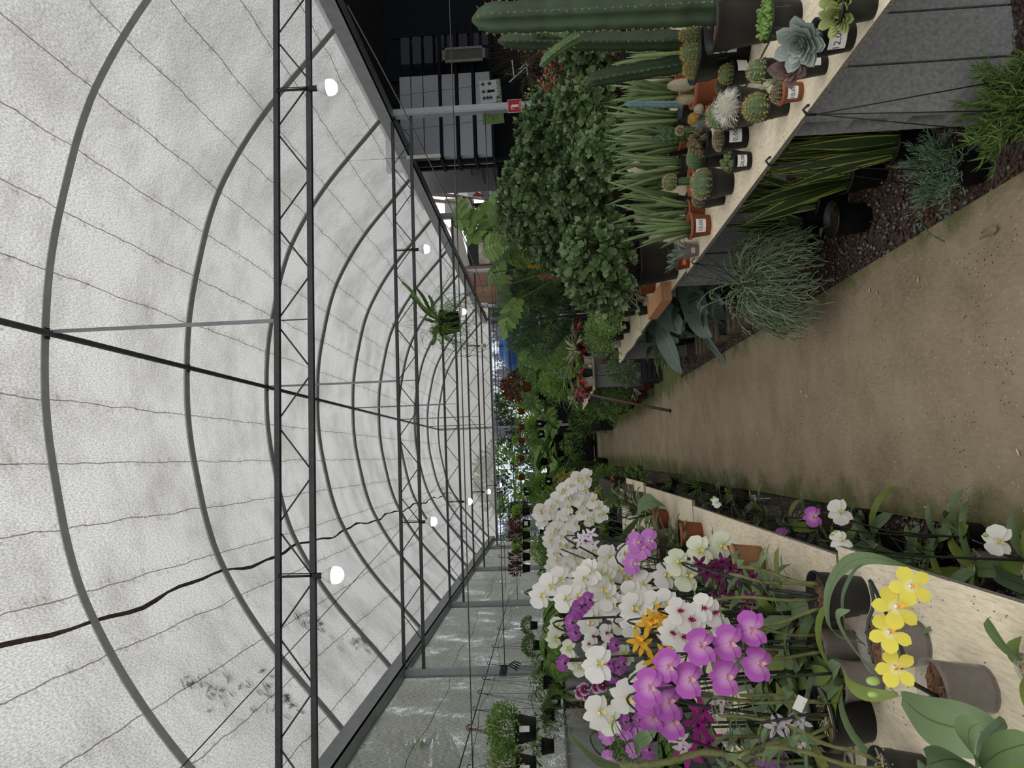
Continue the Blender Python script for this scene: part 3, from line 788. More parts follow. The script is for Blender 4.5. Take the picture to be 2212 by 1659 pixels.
def g_bush(seed, R_, n, L, W, m_, c=None, stems=6, shape='oval', up=.5, droop=.4, shell=.35, zmin=-.5, nn=3, stemm=None):
    r = rs(seed); mb = MB(); c = V(c) if c else V((0, 0, R_[2]*.8)); ms = m_ if isinstance(m_, (list, tuple)) else [m_]
    for i in range(stems):
        e_ = c+V((r.uniform(-.7, .7)*R_[0], r.uniform(-.7, .7)*R_[1], r.uniform(-.2, .7)*R_[2]))
        b = V((r.uniform(-.02, .02), r.uniform(-.02, .02), 0)); mb.tube([b, b.lerp(e_, .5)+V((0, 0, .02)), e_], [.005, .004, .0025], stemm or stem_g, 4)
    for i in range(n):
        d = rdir(r, zmin, 1); k = r.uniform(shell, 1)**.5; p = c+V((d.x*R_[0], d.y*R_[1], d.z*R_[2]))*k
        dd = (d+V((0, 0, up))+rdir(r)*.7).normalized()
        mb.leaf(p, dd, L*r.uniform(.7, 1.2), W*r.uniform(.8, 1.15), r.choice(ms), up=rdir(r, .2, 1), droop=droop, shape=shape, n=nn, fold=.15)
    return mb.mesh('foliage')
def g_fern(seed, n=18, L=.4, m_=None, droop=1.7, pin=18, w_=.09, lift=.9):
    r = rs(seed); mb = MB(); m_ = m_ or G_fern
    for i in range(n):
        a = 2.4*i+r.random()*.5; d = V((math.cos(a), math.sin(a), r.uniform(.4, 1.3)*lift)).normalized(); p = V((0, 0, 0)); LL = L*r.uniform(.7, 1.1)
        side = d.cross(V((0, 0, 1))).normalized(); pts = [p.copy()]
        for j in range(pin):
            R_ = Matrix.Rotation(-droop/pin, 3, side); d = (R_ @ d).normalized(); p = p+d*LL/pin; pts.append(p.copy())
            t_ = j/pin; w2 = w_*math.sin(PI*min(1, .12+t_*.88))**.8
            for sg in (-1, 1):
                mb.leaf(p, side*sg+d*.45-V((0, 0, .12)), w2, .012*(L/.4)+.004, m_, up=side.cross(d), n=1, shape='flat', fold=0)
        mb.tube(pts[::3]+[pts[-1]], .0018, stem_g, 3, False)
    return mb.mesh('fronds')
def g_strap(seed, n=22, L=.4, W=.02, m_=None, droop=1.6, lift=1.2, shape='spear', nn=6, spread=.02):
    r = rs(seed); mb = MB(); m_ = m_ or G_mid
    for i in range(n):
        a = 2.4*i+r.random()*.6; d = V((math.cos(a), math.sin(a), r.uniform(.4, 1.6)*lift)).normalized()
        mb.leaf((math.cos(a)*spread, math.sin(a)*spread, 0), d, L*r.uniform(.6, 1.1), W*r.uniform(.8, 1.2), m_, droop=droop*r.uniform(.5, 1.2), shape=shape, n=nn, fold=.3)
    return mb.mesh('leaves')
def g_sans(seed, n=12, L=.5, W=.055, m_=None, spread=.07):
    r = rs(seed); mb = MB(); m_ = m_ or G_sans
    for i in range(n):
        a = r.uniform(0, 6.28); q = r.uniform(.1, 1)*spread; d = V((math.cos(a)*.22*q/spread+r.uniform(-.1, .1), math.sin(a)*.22*q/spread+r.uniform(-.1, .1), 1))
        mb.leaf((q*math.cos(a), q*math.sin(a), 0), d, L*r.uniform(.55, 1.1), W*r.uniform(.8, 1.2), m_, up=rdir(r, -.1, .1), droop=r.uniform(-.1, .35), shape='blade', n=9, fold=.22, twist=r.uniform(-1.2, 1.2))
    return mb.mesh('leaves')
def g_cyl(seed, n=14, L=.3, rad=.009, spread=.045, fan=.35):
    r = rs(seed); mb = MB()
    for i in range(n):
        a = r.uniform(0, 6.28); q = r.uniform(.1, 1)*spread; lean = V((math.cos(a), math.sin(a), 0))*fan*q/spread; LL = L*r.uniform(.6, 1.1)
        b = V((q*math.cos(a), q*math.sin(a), 0)); mb.tube([b, b+(V((0, 0, .45))+lean*.35)*LL, b+(V((0, 0, .8))+lean*.8)*LL, b+(V((0, 0, 1))+lean*1.1)*LL], [rad, rad, rad*.7, .0012], G_cyl, 6)
    return mb.mesh('leaves')
def g_paddle(seed, n=7, L=.32, W=.16, pet=.3, m_=None, shape='heart', droop=.9, lift=1.3, pm=None, r0=.02):
    """big blades on stalks"""
    r = rs(seed); mb = MB(); m_ = m_ or G_mid
    for i in range(n):
        a = 2.4*i+r.random(); d = V((math.cos(a), math.sin(a), lift*r.uniform(.6, 1.6))).normalized(); pl = pet*r.uniform(.5, 1.15)
        b = V((r0*math.cos(a), r0*math.sin(a), 0)); e_ = b+d*pl; e2 = b+d*pl*.5+V((0, 0, pl*.08)); mb.tube([b, e2, e_], [.007*L/.3, .005*L/.3, .004*L/.3], pm or stem_g, 5)
        out_ = V((d.x, d.y, r.uniform(-.2, .5)))
        mb.leaf(e_, out_, L*r.uniform(.7, 1.15), W*r.uniform(.8, 1.1), m_, droop=droop*r.uniform(.6, 1.3), shape=shape, n=7, fold=.22)
    return mb.mesh('leaves')
def monstera_blade(mb, p, d, L, m_, r, droop=.8, up=None):
    d = V(d).normalized(); side = d.cross(up or V((-.2, -.8, .6)))
    if side.length < .1: side = V((1, 0, 0))
    side.normalize(); pos = V(p); N = 7; st = L/N
    for j in range(N):
        t_ = j/(N-1); w2 = L*.48*(math.sin(PI*(.16+.78*t_)))**.7
        for sg in (-1, 1):
            mb.leaf(pos, side*sg+d*(.15+.75*t_), w2, st*1.35 if j else st*2, m_, up=side.cross(d), droop=.35, n=3, shape='strap', fold=.0)
        d2 = Matrix.Rotation(-droop/N, 3, side) @ d; d = d2.normalized(); pos = pos+d*st
    mb.leaf(pos-d*st, d, st*2.6, st*2, m_, up=side.cross(d), n=3, shape='oval')
def g_monstera(seed, spots, c=V((0, 0, 0)), L=.3):
    """blades at given offsets, each on a long stalk from the base"""
    r = rs(seed); mb = MB()
    for s_ in spots:
        s_ = V(s_); d = V((s_.x, s_.y, 0)); d = d.normalized() if d.length > .05 else V((0, -1, 0))
        mb.tube([V((0, 0, 0)), s_*.5+V((0, 0, .08)), s_], [.01, .008, .006], stem_g, 5)
        monstera_blade(mb, s_, d+V((0, 0, r.uniform(-.5, .5)))+rdir(r)*.5, L*r.uniform(.8, 1.2), r.choice([G_mid, G_dark, G_mid]), r)
    return mb.mesh('leaves')
def spines(mb, p, nrm, r, n, L, m_, w_=.0009, spread=1.0):
    for k in range(n):
        d = (nrm+rdir(r)*spread).normalized(); q = p+d*L*r.uniform(.6, 1.1); s_ = d.orthogonal().normalized()*w_
        i0 = len(mb.v); mb.v += [p-s_, p+s_, q]; mb.face([i0, i0+1, i0+2], m_)
        s2 = d.cross(s_); i0 = len(mb.v); mb.v += [p-s2, p+s2, q]; mb.face([i0, i0+1, i0+2], m_)
def g_barrel(seed, R_, H, ribs=12, skin=None, sm=None, ns=7, sl=.014, rows=7, rd=.16, c=(0, 0, 0), mb=None, w_=.0009):
    r = rs(seed); own = mb is None; mb = mb or MB(); skin = skin or cac_g; sm = sm or spine_w; c = V(c); n = ribs*4
    prof = []
    for i in range(13):
        ph = -.95+(PI/2+.95)*i/12; prof.append((max(.002, R_*math.cos(ph)), H/2+H/2*math.sin(ph)/1.0))
    rib = lambda j, z: 1-rd*(.5-.5*math.cos(2*PI*(j % 4)/4+PI))*1.0
    mb.lathe(prof, skin, n, c, rib, close=False)
    if ns:
        for k in range(ribs):
            th = 2*PI*(4*k+2)/n
            for i in range(rows):
                ph = -.6+(PI/2+.45)*i/rows; p = c+V((R_*math.cos(ph)*math.cos(th), R_*math.cos(ph)*math.sin(th), H/2+H/2*math.sin(ph)))
                spines(mb, p, V((math.cos(ph)*math.cos(th), math.cos(ph)*math.sin(th), math.sin(ph))), r, ns, sl, sm, w_)
    return mb.mesh('body') if own else mb
def g_column(seed, R_, H, ribs=5, skin=None, sm=None, depth=.42, lean=(0, 0), taper=.85, sl=.012, waves=0.05, st=.03):
    r = rs(seed); mb = MB(); skin = skin or cac_d; n = ribs*4; rows = max(8, int(H/.03)); rings = []
    for i in range(rows+1):
        t_ = i/rows; q = R_*(1+waves*math.sin(t_*(H/.06)*3+seed))*(taper+(1-taper)*(1-t_))
        if t_ > .9: q *= math.sqrt(max(0.02, 1-((t_-.9)/.1)**2))
        ctr = V((lean[0]*t_**1.3, lean[1]*t_**1.3, H*t_))
        for j in range(n):
            ph = (j % 4)/4; k = 1-depth*abs(math.sin(PI*ph))**1.0
            th = 2*PI*j/n; mb.v.append(ctr+V((math.cos(th)*q*k, math.sin(th)*q*k, 0)))
        rings.append((ctr, q))
    for i in range(rows):
        for j in range(n): mb.face([i*n+j, i*n+(j+1) % n, (i+1)*n+(j+1) % n, (i+1)*n+j], skin)
    mb.face([rows*n+j for j in range(n)], skin)
    for k in range(ribs):
        th = 2*PI*4*k/n
        for i in range(1, rows, 1):
            ctr, q = rings[i]; p = ctr+V((math.cos(th)*q, math.sin(th)*q, 0)); spines(mb, p, V((math.cos(th), math.sin(th), .1)), r, 4, sl, sm or spine_w, .0008)
    return mb.mesh('stem')
def g_knob(seed, R_, H, n=24, skin=None, k=.32, spn=0, sm=None):
    r = rs(seed); mb = MB()
    for i in range(n):
        d = rdir(r, -.1, 1); p = V((d.x*R_*.75, d.y*R_*.75, H*.25+d.z*H*.55)); q = R_*k*r.uniform(.7, 1.2)
        mb.ell(p, (q, q, q*1.15), skin or cac_k, 8, 5)
        if spn: 
            for j in range(6): dd = (d+rdir(r)*.8).normalized(); spines(mb, p+dd*q, dd, r, spn, .008, sm or spine_w, .0007)
    return mb.mesh('body')
def g_hairy(seed, R_, H, nh=420, hl=.05, skin=None):
    r = rs(seed); mb = MB(); mb.ell((0, 0, H*.5), (R_, R_, H*.55), skin or cac_w, 14, 8)
    for i in range(nh):
        d = rdir(r, -.3, 1); p = V((d.x*R_, d.y*R_, H*.5+d.z*H*.55)); d2 = (d+rdir(r)*.7).normalized(); q = p+d2*hl*.6*r.uniform(.5, 1)
        q2 = q+(d2+V((0, 0, -.9))).normalized()*hl*.5; s_ = d2.orthogonal().normalized()*.0006
        k = len(mb.v); mb.v += [p-s_, p+s_, q+s_, q-s_, q2]; mb.face([k, k+1, k+2, k+3], spine_h); mb.face([k+3, k+2, k+4], spine_h)
    return mb.mesh('body')
def g_echeveria(seed, R_, m_=None, rings=6, per=7, H=.35):
    r = rs(seed); mb = MB(); m_ = m_ or G_ech
    for i in range(rings):
        t_ = i/(rings-1); L = R_*(1-.72*t_); el = .12+1.15*t_
        for j in range(per):
            a = 2*PI*j/per+i*.9+r.uniform(-.1, .1); d = V((math.cos(a)*math.cos(el), math.sin(a)*math.cos(el), math.sin(el)))
            p = V((math.cos(a)*.01, math.sin(a)*.01, R_*H*(.35+.4*t_)))
            for off in (0, .004):
                mb.leaf(p-V((0, 0, off)), d, L*r.uniform(.9, 1.08), L*.62, m_, shape='round', n=6, fold=.28 if off == 0 else .2, droop=-.45)
    return mb.mesh('rosette')
def g_trail(seed, n=16, L=.35, leafL=.035, m_=None, R_=.1, drop=1.0, per=16, lift=.5):
    """trailing stems with small finger leaves"""
    r = rs(seed); mb = MB(); m_ = m_ or G_sen
    for i in range(n):
        a = 2.4*i+r.random(); d = V((math.cos(a), math.sin(a), lift*r.uniform(.3, 1.8))).normalized(); p = V((math.cos(a), math.sin(a), 0))*R_*r.uniform(.1, .8); LL = L*r.uniform(.35, 1.1); pts = [p.copy()]
        for j in range(per):
            d = (d+V((0, 0, -.16*drop))+rdir(r)*.13).normalized(); p = p+d*LL/per; pts.append(p.copy())
            for k in range(2):
                dd = (d*.6+rdir(r)+V((0, 0, .25))).normalized(); q = leafL*r.uniform(.6, 1.1)
                mb.tube([p, p+dd*q*.5+V((0, 0, .1*q)), p+dd*q+V((0, 0, .35*q))], [.0016, .0026*leafL/.035, .0006], m_, 4, False)
        mb.tube(pts, .0016, stem_g, 4, False)
    return mb.mesh('trailing_stems')
def g_rhip(seed, n=110, L=.32, m_=None, R_=.12, th=.0026):
    r = rs(seed); mb = MB(); m_ = m_ or G_rhip
    for i in range(n):
        d = rdir(r, -.1, 1); p = V((d.x, d.y, 0))*R_*.5; LL = L*r.uniform(.5, 1.1)
        for seg in range(4):
            pts = [p.copy()]; 
            for j in range(3): d = (d+V((0, 0, -.22))+rdir(r)*.12).normalized(); p = p+d*LL/12; pts.append(p.copy())
            mb.tube(pts, th, m_, 4, False)
            for k in range(2):
                dd = (d+rdir(r)*.9).normalized(); mb.tube([p, p+dd*LL*.1, p+(dd+V((0, 0, -.3)))*LL*.16], th*.85, m_, 4, False)
    return mb.mesh('stems')
def g_pearl(seed, R_=.1, n=260):
    r = rs(seed); mb = MB(); pr = MB(); pr.ell((0, 0, 0), (1, 1, 1.2), G_pearl, 6, 4)
    for i in range(n):
        a = r.uniform(0, 6.28); q = R_*math.sqrt(r.random()); s_ = r.uniform(.004, .008); z = r.uniform(0, .03)
        mb.add(pr, Matrix.Translation((q*math.cos(a), q*math.sin(a), z)) @ Matrix.Diagonal((s_, s_, s_*1.3, 1)))
    for i in range(5):
        a = r.uniform(0, 6.28); p = V((math.cos(a), math.sin(a), .1))*R_; pts = [p, p*1.2, p*1.25-V((0, 0, .05))]; mb.tube(pts, .001, stem_g, 3, False)
    return mb.mesh('beaded_stems')
def g_euph(seed, n=16, H=.35, fl=40, fm=None, W=.16):
    """thorny stems with small leaves and pink flowers"""
    r = rs(seed); mb = MB(); fo = MB()
    for i in range(n):
        a = 2.4*i; p = V((math.cos(a), math.sin(a), 0))*.03; d = V((math.cos(a)*.4, math.sin(a)*.4, 1)); pts = [p.copy()]
        for j in range(6): d = (d+rdir(r)*.25+V((0, 0, .1))).normalized(); p = p+d*H/6*r.uniform(.7, 1.1); pts.append(p.copy())
        mb.tube(pts, .004, stem_b, 5, False)
        for q in pts[1:]:
            for k in range(5): mb.leaf(q, rdir(r, -.2, .8), .03, .013, G_mid, n=2)
        for k in range(max(1, fl//n)):
            q = pts[-1]+rdir(r, 0, 1)*.035
            for b in range(4): fo.leaf(q, rdir(r, -.1, .7), .013, .013, fm or F_pink, n=2, shape='round')
    return mb.mesh('foliage'), fo.mesh('flowers')
def g_juniper(seed, R_, n=900, m_=None, L=.06):
    r = rs(seed); mb = MB(); ms = m_ or [G_blue, G_conif, G_conif]
    mb.tube([(0, 0, -R_[2]*1.3), (0, 0, 0)], [.03, .015], stem_b, 6)
    for i in range(n):
        d = rdir(r, -.9, 1); k = r.uniform(.6, 1)**.5*(.88+.16*math.sin(d.x*5+d.z*7)); p = V((d.x*R_[0], d.y*R_[1], d.z*R_[2]))*k
        ax = (d+rdir(r)*.6).normalized(); mm = r.choice(ms)
        for j in range(5):
            mb.leaf(p+ax*.012*j, (ax+rdir(r)*.8).normalized(), L*r.uniform(.4, 1), .006, mm, n=1, shape='flat')
    return mb.mesh('foliage')

# ------------------------------------------------------------------ orchid flowers: unit diameter 1, face +z, top +y
def petal(mb, ang, L, W, m_, cup=.12, z0=0., n=5, shape='round', r0=.03, dr=0.35):
    d = V((math.cos(ang), math.sin(ang), cup)); mb.leaf(V((math.cos(ang)*r0, math.sin(ang)*r0, z0)), d, L, W, m_, up=V((0, 0, 1)), shape=shape, n=n, fold=.06, droop=dr)
def mk_phal(m_, lipm, colm, seed=0):
    r = rs(seed); mb = MB()
    for a in (90, 215, 325): petal(mb, math.radians(a+r.uniform(-4, 4)), .5, .36, m_, .05, -.012, 5, 'oval')
    for a in (10, 170): petal(mb, math.radians(a+r.uniform(-4, 4)+10*(1 if a < 90 else -1)), .52, .60, m_, .10, .006, 6, 'round')
    lp = MB()
    lp.ell((0, .0, .06), (.045, .045, .07), colm, 8, 5)
    for sg in (-1, 1): lp.leaf((0, -.02, .03), (sg*.55, -.2, .8), .20, .15, lipm, up=V((0, 1, .2)), shape='round', n=3, fold=.3, droop=-.6)
    lp.leaf((0, -.04, .03), (0, -.8, .7), .27, .17, lipm, up=V((0, .5, 1)), shape='heart', n=4, fold=.2, droop=-.3)
    return mb.mesh('flower'), lp.mesh('lip')
def mk_star(m_, lipm, colm, seed=0, W=.22, lipL=.2, cup=.15):
    r = rs(seed); mb = MB()
    for i, a in enumerate((90, 18, 162, 234, 306)): petal(mb, math.radians(a+r.uniform(-6, 6)), .52, W, m_, cup, 0, 5, 'oval', dr=.25)
    lp = MB(); lp.lathe([(.03, 0), (.07, .05), (.1, .12), (.13, .15)], lipm, 10, close=False); lp.ell((0, 0, .03), (.045, .045, .05), colm, 8, 4)
    lp.leaf((0, -.05, .06), (0, -.7, .5), lipL, lipL*.9, lipm, up=V((0, .5, 1)), shape='round', n=3)
    return mb.mesh('flower'), lp.mesh('lip')
def mk_yel(m_, lipm, colm, seed=0):
    r = rs(seed); mb = MB()
    for a in (90, 18, 162, 232, 308): petal(mb, math.radians(a+r.uniform(-7, 7)), .5, .33 if a not in (18, 162) else .40, m_, .18, .004 if a in (18, 162) else -.01, 6, 'round', dr=.5)
    lp = MB(); lp.ell((0, .02, .06), (.04, .045, .07), colm, 8, 5)
    for sg in (-1, 1): lp.leaf((0, -.02, .03), (sg*.6, -.1, .8), .15, .11, lipm, up=V((0, 1, .2)), shape='round', n=3, fold=.3, droop=-.6)
    lp.leaf((0, -.04, .03), (0, -.8, .7), .2, .13, lipm, up=V((0, .5, 1)), shape='heart', n=4, fold=.2, droop=-.3)
    return mb.mesh('flower'), lp.mesh('lip')
P_white = petalmat('white petal', '#e6e3dc', '#d9dcc0', .02, .18)
P_green = petalmat('greenish white petal', '#dfe2cc', '#c8cf96', .04, .3)
P_mag = petalmat('magenta petal', '#b35cb3', '#e0b0d6', .04, .34)
P_pink = petalmat('orchid pink petal', '#c07ac4', '#dba8d8', .03, .25)
P_yel = petalmat('yellow petal', '#e2d558', '#f4f0cc', .02, .2)
P_gold = petalmat('golden petal', '#dba92e', '#e6be48', .02, .2)
P_vio = petalmat('violet veined petal', '#a257a2', '#c89ac8', .03, .3, '#7a2f7c')
P_wine = petalmat('wine petal', '#6a2050', '#7f2f66', .02, .3, '#571845')
P_lil = petalmat('lilac white petal', '#d9c8d8', '#ece6e4', .05, .35)
P_spot = petalmat('white edged wine petal', '#dcc6d6', '#7b1c50', .3, .52)
P_deep = petalmat('deep fuchsia petal', '#8f2272', '#a8388c', .02, .3)
L_yel = mat('yellow cream lip', '#d5c46a', .5, 0, .3, .25, 40)
L_red = mat('crimson lip', '#8c2349', .5, 0, .3, .2, 40)
L_pk = mat('pale pink lip with red', '#d09aa4', .5, 0, .3, .35, 40)
L_dk = mat('dark throat', '#2f0f24', .5, 0, .3, .2, 40)
L_org = mat('orange yellow lip', '#e2a83a', .5, 0, .3, .2, 40)
L_wh = mat('white column', '#e6e0d0', .5, 0, .3, .05)
FK = {'white': (mk_phal, P_white, L_yel, L_wh), 'green': (mk_phal, P_green, L_yel, L_wh), 'magenta': (mk_phal, P_mag, L_pk, L_pk), 'pink': (mk_phal, P_pink, L_pk, L_wh),
      'whitered': (mk_phal, P_white, L_red, L_red), 'yellow': (mk_yel, P_yel, L_org, L_wh), 'violet': (mk_phal, P_vio, L_dk, L_pk), 'spot': (mk_phal, P_spot, L_dk, L_wh),
      'gold': (mk_star, P_gold, L_org, L_org), 'wine': (mk_star, P_wine, P_wine, L_dk), 'lilac': (mk_star, P_lil, P_lil, L_red), 'fuchsia': (mk_star, P_deep, P_deep, L_dk)}
FD = {'white': .098, 'green': .1, 'magenta': .095, 'pink': .065, 'whitered': .065, 'yellow': .075, 'violet': .055, 'spot': .05, 'gold': .07, 'wine': .06, 'lilac': .065, 'fuchsia': .075}
def flower_meshes(kind, v=0):
    fn, a, b, c_ = FK[kind]
    return cached(('fl', kind, v), lambda: fn(a, b, c_, v))
bud_mesh = None
def add_flower(parent, kind, pos, size, r, face=None, i=0):
    size *= 1.08
    fm, lm_ = flower_meshes(kind, r.randrange(3))
    to = (V((0, 0, CAMZ))-V(pos)-parent.location).normalized() if face is None else V(face).normalized()
    z = (to+V((r.uniform(-.45, .45), r.uniform(-.3, .2), r.uniform(-.3, .35)))).normalized()
    y = V((r.uniform(-.35, .35), 0, 1)); x = y.cross(z).normalized(); y = z.cross(x)
    M = Matrix.Translation(V(pos)) @ Matrix(((x.x, y.x, z.x, 0), (x.y, y.y, z.y, 0), (x.z, y.z, z.z, 0), (0, 0, 0, 1))) @ Matrix.Scale(size, 4)
    o = ob('flower', fm, parent, M=M); ob('lip', lm_, o); return o
# ------------------------------------------------------------------ builders of whole plants
def face_cam(p): return math.atan2(p[0], p[1])*-1
def potted(label, cat, loc, d, h, pot='black', soil='soil', parts=(), txt=None, name='potted_plant', group=None, turn=0, saucer=False, plab=None):
    t = thing(name, label, cat, loc, face_cam(loc)+turn, 1, group)
    p = ob('pot', pot_mesh(pot, d, h), t)
    if plab: p['label'] = plab
    ob('soil', soil_mesh(soil, d, h), t)
    for (nm, me, sc, z, *rt) in parts:  # noqa
        off = z if isinstance(z, (tuple, list)) else (0, 0, z)
        q_o = ob(nm, me, t, loc=off, sc=sc, rot=rt[0] if rt else None)
        if nm == 'flowers': q_o['kind'] = 'stuff'
    if txt is not None: ob('price_label', label_mesh(d, h, txt, .5 if d < .17 else .2), p)
    return t
def bp(label, cat, x, y, w_, h_, pot='black', soil='soil', fn=None, txt=None, z=.8, **k):
    """pot standing on the plane z at picture point x, y; w_, h_ its size there"""
    p = bz(x, y, z); d = px(p, w_); h = px(p, h_)
    return potted(label, cat, p, d, h, pot, soil, fn(d, h) if fn else (), txt, **k)
P1 = lambda nm, me, sc=1, dz=.8: (lambda d, h: ((nm, me, sc, h*dz),))

# ------------------------------------------------------------------ cactus bench
gc = 'small cacti and succulents for sale on the right bench'
bp('grey blue echeveria rosette in a black pot priced 12,00 on the bench edge', 'succulent', 1838, 78, 82, 78, fn=lambda d, h: (('rosette', g_echeveria(1, d*.68), 1, (-d*.05, -d*.04, h*1.28), (.75, -.3, 0)), ('stem', g_knob(1, d*.2, h*.5, 14, G_ech, .4), 1, h*.8),), txt='12,00', name='potted_echeveria', group=gc, turn=-.1)
bp('yellow green succulent rosettes in a black pot nearest the camera', 'succulent', 1885, 12, 78, 80, fn=lambda d, h: (('rosette', g_echeveria(2, d*.46, G_echy), 1, (d*.2, 0, h*.9), (.6, .1, 0)), ('rosette', g_echeveria(3, d*.45, G_echy), 1, (-d*.22, -.01, h*.9), (.7, -.4, 0)), ('rosette', g_echeveria(4, d*.36, G_echy), 1, (0, d*.25, h*.9))), name='potted_succulent', group=gc)
bp('purplish brown rosette leaning out of a black pot beside the grey echeveria', 'succulent', 1782, 140, 55, 62, fn=lambda d, h: (('rosette', g_echeveria(5, d*.75, G_echp, 5, 7), 1, (0, 0, h*1.15), (.8, -.5, 0)), ('stem', g_knob(2, d*.2, h*.5, 14, G_echp, .4), 1, h*.8), ('stem', g_trail(7, 4, .12, .03, G_lite, .02, .2, 6, 2), 1, h*.9)), txt='', name='potted_succulent', group=gc, turn=.5)
bp('small dark ribbed cactus in a terracotta coloured pot priced 10,00', 'cactus', 1730, 198, 52, 46, 'terra', 'white', fn=lambda d, h: (('body', g_barrel(6, d*.40, d*.5, 14, cac_n, spine_w, 6, .006), 1, h*.82),), txt='10,00', name='potted_cactus', group=gc)
bp('pale spined cactus behind the price 10,00 terracotta pot', 'cactus', 1697, 148, 50, 48, fn=lambda d, h: (('body', g_barrel(8, d*.46, d*.85, 12, cac_g, spine_w, 6, .013), 1, h*.8),), name='potted_cactus', group=gc)
bp('round spiny cactus in a black pot with a turned label near the big tub', 'cactus', 1622, 157, 56, 45, fn=lambda d, h: (('body', g_barrel(9, d*.36, d*.55, 12, cac_g, spine_y, 7, .01), 1, h*.82),), txt='', name='potted_cactus', group=gc, turn=.7)
bp('tiny brown dotted cactus in a small black pot', 'cactus', 1592, 185, 36, 30, fn=lambda d, h: (('body', g_barrel(10, d*.42, d*.6, 16, cac_n, spine_w, 4, .005), 1, h*.82),), name='potted_cactus', group=gc)
bp('white haired old man cactus in a wide black pot', 'cactus', 1650, 228, 88, 62, fn=lambda d, h: (('body', g_hairy(11, d*.27, d*.5), 1, (0, 0, h*.82)), ('body', g_barrel(12, d*.17, d*.3, 14, cac_n, spine_w, 6, .006), 1, (-d*.28, .0, h*.82))), name='potted_cactus', group=gc)
bp('green cactus with golden crown spines in a black pot before the white haired one', 'cactus', 1700, 228, 56, 46, fn=lambda d, h: (('body', g_barrel(13, d*.48, d*1.0, 11, cac_g, spine_y, 8, .016), 1, h*.8),), name='potted_cactus', group=gc)
bp('spiny clustered cactus left of the white haired cactus in a black pot', 'cactus', 1625, 246, 66, 55, fn=lambda d, h: (('body', g_barrel(14, d*.44, d*.8, 12, cac_g, spine_w, 9, .016), 1, h*.8),), name='potted_cactus', group=gc)
bp('low brown cactus in a black pot with a folded price label', 'cactus', 1612, 296, 60, 56, fn=lambda d, h: (('body', g_barrel(15, d*.43, d*.42, 18, cac_n, spine_w, 6, .008, 8), 1, h*.8),), txt='0,00', name='potted_cactus', group=gc, turn=.2)
bp('dark tufted cactus with golden tips in a black pot behind the low brown one', 'cactus', 1572, 306, 64, 52, fn=lambda d, h: (('body', g_knob(16, d*.42, d*.7, 20, cac_n, .3, 10, spine_y), 1, h*.8),), txt='', name='potted_cactus', group=gc, turn=.6)
bp('smooth barrel cactus with crisp ribs in a black pot', 'cactus', 1560, 341, 48, 44, fn=lambda d, h: (('body', g_barrel(17, d*.46, d*.85, 15, cac_g, spine_w, 3, .004, 8, .22), 1, h*.82),), name='potted_cactus', group=gc)
bp('knobbly green cactus in a black pot priced 20,00', 'cactus', 1620, 347, 50, 42, fn=lambda d, h: (('body', g_knob(18, d*.48, d*.62, 34, cac_k, .22), 1, h*.8),), txt='20,00', name='potted_cactus', group=gc, turn=.05)
bp('large round green cactus with starry spines in a black pot', 'cactus', 1580, 394, 68, 50, fn=lambda d, h: (('body', g_barrel(19, d*.46, d*.66, 13, cac_g, spine_w, 9, .015, 8), 1, h*.8),), name='potted_cactus', group=gc)
bp('small greyish cactus in a black pot beside the large starry one', 'cactus', 1563, 425, 46, 44, fn=lambda d, h: (('body', g_barrel(20, d*.42, d*.7, 13, cac_n, spine_w, 7, .008), 1, h*.8),), name='potted_cactus', group=gc)
def grafted(seed, d, ball, sm, Hs, R_=None, ns=8):
    R_ = R_ or d*.3
    st = cached(('graft', seed), lambda: g_column(seed, d*.2, Hs, 3, cac_g, spine_w, .5))
    return st, g_barrel(seed+1, R_, R_*1.9, 12, ball, sm, ns, .012, 6)
st_, bl_ = grafted(30, .12, cac_k, spine_w, .09, .045, 10)
bp('grafted cactus with a pale spiny ball on a green stem in a terracotta pot', 'cactus', 1528, 390, 64, 38, 'terra', fn=lambda d, h: (('stem', st_, 1, h*.8), ('ball', bl_, 1, h*.8+.085)), txt='', name='grafted_cactus', group=gc, turn=.4)
st2, bl2 = grafted(33, .09, cac_y, spine_y, .05, .027, 9)
bp('golden round cactus on a short stem in a brick red pot', 'cactus', 1556, 254, 52, 34, 'terra', fn=lambda d, h: (('stem', st2, 1, h*.8), ('ball', bl2, 1, h*.8+.045), ('body', g_barrel(36, .027, .05, 12, cac_w, spine_w, 9, .006), 1, (.045, .0, h*.8+.02)), ('body', g_column(37, .016, .07, 6, cac_b, spine_w, .3), 1, (-.03, -.02, h*.8))), name='grafted_cactus', group=gc)
st3, bl3 = grafted(39, .09, cac_n, spine_w, .1, .022, 7)
bp('grafted cactus with a small brown head on a tall green stem', 'cactus', 1540, 278, 42, 30, 'terra', fn=lambda d, h: (('stem', st3, 1, h*.8), ('ball', bl3, 1, h*.8+.095)), name='grafted_cactus', group=gc)
bp('terracotta bowl of white gravel with pale cylindrical woolly cacti', 'cactus', 1552, 192, 78, 58, 'terra', 'white', fn=lambda d, h: (('body', g_barrel(41, .03, .15, 18, cac_w, spine_w, 6, .007, 12, .08), 1, (.03, 0, h*.8)), ('body', g_barrel(42, .024, .1, 16, cac_w, spine_y, 6, .009, 9, .08), 1, (-.04, .01, h*.8)), ('body', g_barrel(43, .028, .08, 14, cac_k, spine_y, 9, .014), 1, (0, .05, h*.8))), name='potted_cactus', group=gc)
bp('slim blue column cactus in a black pot of white gravel', 'cactus', 1532, 222, 60, 62, 'black', 'white', fn=lambda d, h: (('stem', g_column(44, .020, .34, 6, cac_b, spine_w, .35, (.02, 0)), 1, h*.8),), name='potted_cactus', group=gc)
